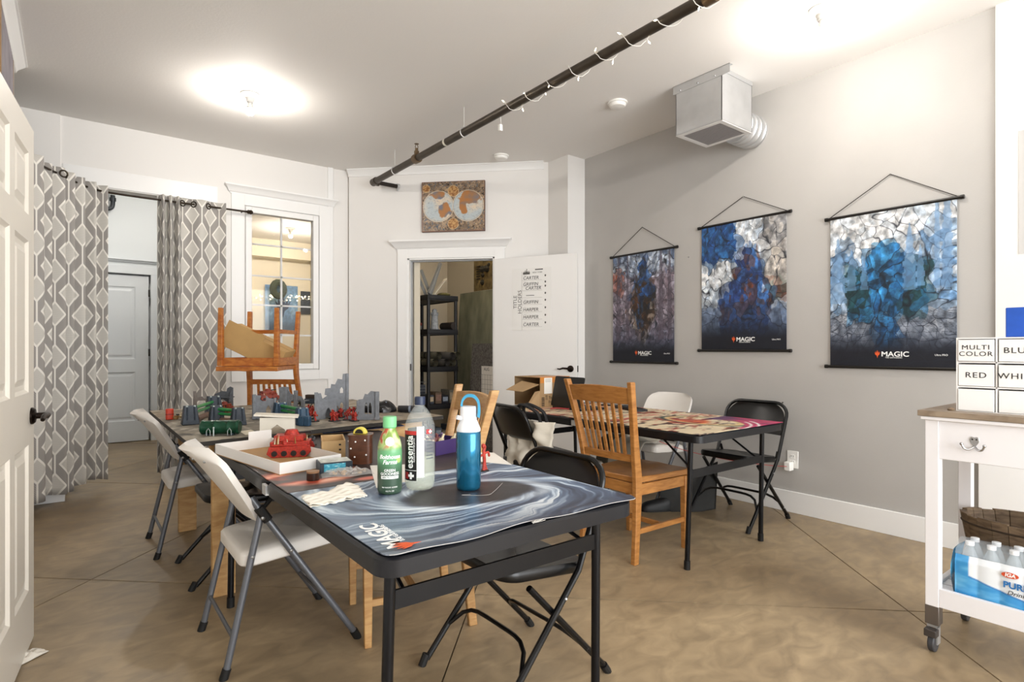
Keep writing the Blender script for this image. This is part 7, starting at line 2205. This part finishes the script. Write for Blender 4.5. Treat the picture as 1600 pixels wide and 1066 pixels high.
# film: lower blue, white panel, clear shoulder; bulging round the bottles
hI, wI = 60, 160
def film_img():
    one = np.ones((hI, wI, 3)); v = np.linspace(0, 1, hI)[:, None] * np.ones((1, wI)); u = np.ones((hI, 1)) * np.linspace(0, 1, wI)[None, :]
    n = noise2(hI, wI, 6, 14, 66, 3)
    im = mix(one * hx('#3b93cf'), one * hx('#77bde3'), (n - 0.35) * 2)
    edge = 0.30 + 0.30 * np.clip((0.14 - u) / 0.14, 0, 1) ** 1.5 + 0.10 * np.clip((u - 0.5), 0, 1)
    edge = 0.62 - 0.42 * np.clip(u / 0.28, 0, 1) ** 0.8
    im = mix(im, one * hx('#e9eef2'), (v - edge) * 40 * (u > 0.055))
    im = mix(im, one * hx('#2f6fb4'), np.clip(1 - abs(v - edge) * 34, 0, 1) * (u > 0.055))
    return im
def film(u, v):
    y = 0.0 - LW * u
    ph = (u * LW - 0.004) / 0.064
    bul = 0.006 * abs(math.sin(PI * ph)) ** 0.6
    z = 0.002 + 0.148 * v
    return (-0.004 - bul * (1 - v * .3) + 0.01 * max(0, v - 0.85) / 0.15, y, z)
canvas('film', film_img(), film, printmat('film_print', 0.15, coat=0.4), t)
img_end = np.ones((20, 20, 3)) * hx('#5aaedb') * (0.8 + 0.4 * noise2(20, 20, 5, 5, 3, 3))[..., None]
canvas('film_end', img_end, lambda u, v: (-0.004 + 0.14 * u, 0.004 + 0.012 * math.sin(v * 9) * math.sin(PI * u) + 0.01 * math.sin(PI * v), 0.002 + 0.165 * v), MATS['film_print'], t)
nzf = noise2(20, 60, 5, 14, 9, 3)
G().grid(lambda u, v: (-0.004 + 0.142 * u, -LW * v, 0.150 + 0.046 * math.sin(PI * u) ** 0.6 + 0.008 * nzf[int(u * 19), int(v * 59)]), 16, 50).obj('clear_wrap', mat('wrap_clear', '#eaf3f8', 0.06, alpha=0.22, spec=1.0), t, smooth=True, ang=70)
FM = lambda y, z: frame((-0.0125, y, z), (0, -1, 0), (0, 0, 1))
yb = lambda px, py: (onX(px, py, CX0 + 0.04).y - pw.y, onX(px, py, CX0 + 0.04).z - ZSH)
y_, z_ = yb(1579, 899)
G().prism([(0.024 * math.cos(2 * PI * i / 24), 0.010 * math.sin(2 * PI * i / 24)) for i in range(24)], 0, 0.0008, FM(y_, z_)).obj('logo_oval', mat('logo_red', '#d0502c', 0.4), t)
text('lettering', 'IGA', 0.018, M_inkw, t, frame((-0.0138, y_, z_), (0, -1, 0), (0, 0, 1)), bold=0.0006, shear=0.15)
M_inkb = mat('ink_blue', '#2a70b0', 0.5)
y_, z_ = yb(1568, 912)
text('lettering', 'PURIFIED', 0.030, M_inkb, t, frame((-0.0128, y_, z_), (0, -1, 0), (0, 0, 1)), align='LEFT', bold=0.001)
y_, z_ = yb(1574, 925)
text('lettering', 'Drinking Water', 0.022, M_ink, t, frame((-0.0128, y_, z_), (0, -1, 0), (0, 0, 1)), align='LEFT', shear=0.3)
# bits on the cart top beside the drawers
p = onX(1486, 634, CX0 + 0.05)
tag(G().lathe([(0.001, 0), (0.011, 0.001), (0.012, 0.006), (0.006, 0.012), (0.001, 0.013)], 14).obj('wood_bead', mat('knob_brown', '#7a6650', 0.5), smooth=True, loc=(CX0 + 0.05, p.y, ZC)), 'small brown bead on cart top beside the card drawers', 'bead')

# ================================================================== STORAGE ROOM
M_shelf = mat('shelf_black', '#1b1b1e', 0.5)
sx0, sx1, sy0, sy1 = 3.15, 3.55, 5.65, 6.50
t = thing('storage_shelf', 'black plastic shelving unit inside the storage room', 'shelving', (sx0, sy0, 0))
zsh = [0.12, 0.53, 0.955, 1.38, 1.77]
for z in zsh:
    s = G().bx(0, sx1 - sx0, 0, sy1 - sy0, z - 0.05, z - 0.044).bx(0, sx1 - sx0, 0, 0.012, z - 0.06, z).bx(0, sx1 - sx0, sy1 - sy0 - 0.012, sy1 - sy0, z - 0.06, z).bx(0, 0.012, 0.012, sy1 - sy0 - 0.012, z - 0.06, z).bx(sx1 - sx0 - 0.012, sx1 - sx0, 0.012, sy1 - sy0 - 0.012, z - 0.06, z).bx(0.012, sx1 - sx0 - 0.012, 0.012, sy1 - sy0 - 0.012, z - 0.012, z - 0.002).obj('shelf', M_shelf, t)
for x in (0.02, sx1 - sx0 - 0.02):
    for y in (0.02, sy1 - sy0 - 0.02):
        G().tube([(x, y, 0), (x, y, zsh[-1] - 0.05)], 0.02, 12).obj('post', M_shelf, t, smooth=True)
def on_shelf(px, level, y):
    q = onY(px, 500, y); return Vector((q.x, y, zsh[level]))
# tower model
p = on_shelf(679, 3, 5.76)
t = thing('model_tower', 'grey model stone tower on second shelf of storage room', 'model building', p)
prof = [(0.05, 0), (0.05, 0.01), (0.044, 0.02), (0.038, 0.16), (0.044, 0.165), (0.044, 0.18), (0.030, 0.182), (0.028, 0.21), (0.032, 0.215), (0.02, 0.235), (0.001, 0.24)]
G().lathe(prof, 16).obj('tower', mat('stone_pale', '#8d9093', 0.7, var=0.3, scale=30, bump=0.5, bscale=60), t, smooth=True)
for i in range(6):
    a = 2 * PI * i / 6; G().box(0.04 * math.cos(a), 0.04 * math.sin(a), 0.188, 0.014, 0.014, 0.018, a).obj('merlon', MATS['stone_pale'], t)
p = on_shelf(700, 3, 5.80)
t = thing('rolled_mat', 'dark rolled cloth beside the model tower on storage shelf', 'rolled mat', p + Vector((0, 0, 0.045)))
G().lathe([(0.022, -0.12), (0.045, -0.12), (0.045, 0.14), (0.022, 0.14)], 20, (0, 0, 0), Matrix.Rotation(R(90), 4, 'X')).obj('roll', mat('roll_brown', '#2c2522', 0.7), t, smooth=True)
p = on_shelf(650, 3, 6.0)
t = thing('model_house', 'small red and grey model house on second storage shelf', 'model building', p)
G().bx(-0.05, 0.05, -0.05, 0.05, 0, 0.05).obj('walls', mat('house_grey', '#6d6762', 0.7), t); G().bx(-0.055, 0.055, -0.055, 0.055, 0.05, 0.085).obj('roof', mat('house_red', '#7c3a30', 0.6), t, bev=0.01)
# metal ramps on the top shelf
t = thing('metal_brackets', 'grey angled metal brackets standing on top storage shelf', 'brackets', Vector((sx0, sy0, zsh[4])))
M_alum = mat('aluminium', '#8d9092', 0.45, 0.4)
g = [((0.10, 0.22, 0.01), (0.01, 0.30, 0.30)), ((0.15, 0.20, 0.01), (0.07, 0.28, 0.31)), ((0.10, 0.12, 0.01), (0.28, 0.20, 0.40)), ((0.07, 0.10, 0.02), (0.24, 0.16, 0.34))]
for (a, b) in g: G().bar(a, b, 0.035, 0.03).obj('bracket', M_alum, t, bev=0.002)
G().bar((0.12, 0.08, 0.01), (0.27, 0.06, 0.20), 0.08, 0.006).obj('plate', mat('pale_panel', '#cdc7b8', 0.6), t)
t = thing('yellow_scenery', 'low olive scenery piece on top storage shelf', 'model terrain', Vector((sx0 + 0.28, sy0 + 0.12, zsh[4])))
G().ball((0, 0, 0.02), 0.08, 12, 0.3).obj('mound', mat('olive', '#6a6238', 0.8, var=0.3, scale=40), t, smooth=True)
# rolled playmats on the third shelf, ends hanging forward
rs = random.Random(6)
M_rolls = [mat('roll_olive', '#6a6656', 0.75), mat('roll_grey', '#55524e', 0.7), mat('roll_moss', '#6f6b58', 0.75)]
for i, (x, z, y0, y1, dz) in enumerate(((0.075, 0.046, -0.03, 0.7, 0.0), (0.185, 0.046, -0.10, 0.65, 0.0), (0.295, 0.046, -0.06, 0.66, 0.0), (0.13, 0.125, -0.02, 0.7, 0.0), (0.24, 0.125, -0.14, 0.6, -0.004), (0.345, 0.125, -0.08, 0.6, 0.0))):
    lab = ['olive rolled playmat lying at left on third storage shelf', 'grey rolled playmat jutting lowest from third storage shelf', 'moss rolled playmat at lower right on third storage shelf', 'olive rolled playmat stacked upper left on third storage shelf', 'grey rolled playmat jutting furthest from upper stack', 'moss rolled playmat stacked upper right on third storage shelf'][i]
    t = thing('rolled_mat', lab, 'rolled mat', Vector((sx0 + x, sy0, zsh[2] + z)), 0, 'rolled playmats')
    a, b = Vector((0, y0, dz)), Vector((rs.uniform(-0.008, 0.008), y1, 0.0)); d = (b - a).normalized()
    G().tube([a, b], 0.043, 16, caps=False).tube([a, b], 0.024, 12, caps=False).obj('roll', M_rolls[i % 3], t, smooth=True)
    G().tube([a + d * 0.25, a + d * 0.27], 0.0445, 16).obj('band', M_rub, t, smooth=True)
# boxes on lower shelves
cols = ['#3d4450', '#6d5a48', '#2b2c34', '#7a7466', '#4a3640', '#55606b', '#8a7f6d']
rs = random.Random(14); n = 0
nm = {1: 'fourth', 0: 'bottom'}
for lv in (1, 0):
    y = sy0 + 0.03
    for i, (px, w, h) in enumerate(((0.06, 0.10, 0.10), (0.17, 0.08, 0.13), (0.26, 0.08, 0.09), (0.34, 0.05, 0.15))):
        c = cols[n % 7]; n += 1
        ad = ['leftmost', 'second', 'third', 'rightmost'][i]
        t = thing('hobby_box', '%s small hobby box on the %s storage shelf' % (ad, nm[lv]), 'box', Vector((sx0 + px, y + 0.02, zsh[lv])), 0, 'hobby boxes')
        G().bx(-w / 2, w / 2, 0, 0.2, 0, h).obj('box', mat('hobby_' + c[1:], c, 0.5, var=0.2, scale=40), t, bev=0.002)
        G().bx(-w / 2 + 0.008, w / 2 - 0.008, -0.001, 0.0, h * .25, h * .8).obj('label', mat('hobby_label%d' % (n % 3), ['#9aa4b2', '#b8a68a', '#8a6a5c'][n % 3], 0.5, var=0.4, scale=60), t)
p = Vector((sx0 + 0.2, sy0 + 0.14, zsh[1] + 0.13))
# wire crate at left of shelf
t = thing('wire_crate', 'dark wire crate of small pots deep on fourth storage shelf', 'crate', Vector((sx0 + 0.1, sy0 + 0.5, zsh[1])))
g = G()
for i in range(7):
    z = 0.02 + i * 0.035
    g.tube([(-0.09, -0.14, z), (0.09, -0.14, z), (0.09, 0.12, z), (-0.09, 0.12, z)], 0.003, 5, closed=True)
g.obj('wires', M_galv, t)
G().bx(-0.08, 0.08, -0.12, 0.10, 0, 0.2).obj('contents', mat('crate_mix', '#4b4f58', 0.6, var=0.5, scale=50), t)
# boards leaning on the right
def board(label, name, x, y0, y1, z0, z1, m, lean, cat='board'):
    t = thing(name, label, cat, (x, (y0 + y1) / 2, z0))
    hw = (y1 - y0) / 2
    Mx = Matrix.Rotation(lean, 4, 'Y')
    G().bx(-0.012, 0.0, -hw, hw, 0, z1 - z0, Mx).obj('panel', m, t)
    return t
b1 = onX(719, 500, 3.84); b2 = onX(790, 500, 3.84)
board('tall green mottled gaming board leaning in the storage room', 'gaming_board', 3.74, b2.y, b1.y, 0, 1.85, mat('board_green', '#7d7d68', 0.75, var=0.32, scale=9, stretch=(1, 1, 0.35)), R(3.5))
tb = bpy.context.scene.collection.objects
board('dark grey speckled gaming board leaning on the green one', 'gaming_board', 3.64, onX(790, 500, 3.66).y, onX(733, 500, 3.66).y, 0, 1.22, mat('board_speckle', '#6a6662', 0.8, var=0.5, scale=45), R(3.5))
c1 = onX(753, 572, 3.60)
t = thing('wall_calendar', 'white grid calendar sheet leaning against dark grey board', 'calendar', (3.60, c1.y, 0.62))
G().bx(-0.006, 0.0, -0.30, 0, 0, c1.z - 0.62).obj('sheet', M_paper, t)
hc = c1.z - 0.62
for i in range(5):
    G().bx(-0.0072, -0.006, -0.30, 0, hc * (0.12 + 0.15 * i), hc * (0.12 + 0.15 * i) + 0.002).obj('grid_line', M_pencil, t)
for i in range(6):
    G().bx(-0.0072, -0.006, -0.02 - i * 0.05, -0.018 - i * 0.05, 0, hc * .74).obj('grid_line', M_pencil, t)
text('lettering', 'AUG', 0.05, M_pencil, t, frame((-0.0068, -0.10, hc * .90), (0, -1, 0), (0, 0, 1)))
t = thing('scenery_panel', 'brown and green textured scenery panel above the green board', 'model terrain', (3.92, (b1.y + b2.y) / 2 - 0.06, 1.86))
G().bx(-0.03, 0.0, -0.35, 0.30, 0, 0.5).obj('panel', mat('scenery', '#6d5c38', 0.8, var=0.6, scale=18, bump=0.8, bscale=25), t)
g = G()
for i in range(6): g.bx(-0.036, -0.03, 0.16, 0.24, 0.14 + i * 0.03, 0.152 + i * 0.03)
g.obj('ladder', M_mdk, t)
rs = random.Random(77)
for i in range(8): G().ball((-0.03, rs.uniform(-0.3, 0.2), rs.uniform(0.05, 0.45)), rs.uniform(0.02, 0.05), 8).obj('lump', mat('lump_dark', '#2e2a20', 0.8), t, smooth=True)
t = thing('shelf_stand', 'tall pale crate behind the green board in storage room', 'crate', (4.05, (b1.y + b2.y) / 2 - 0.06, 0))
G().bx(-0.18, 0.14, -0.33, 0.28, 0, 1.855).obj('crate', M_clos, t)
# unseen bulb added to light the storage room, above the doorway head
lamp((3.55, 5.25, CEIL), 'unseen ceiling bulb added to light the storage room above the shelves', mb=M_bulbd)
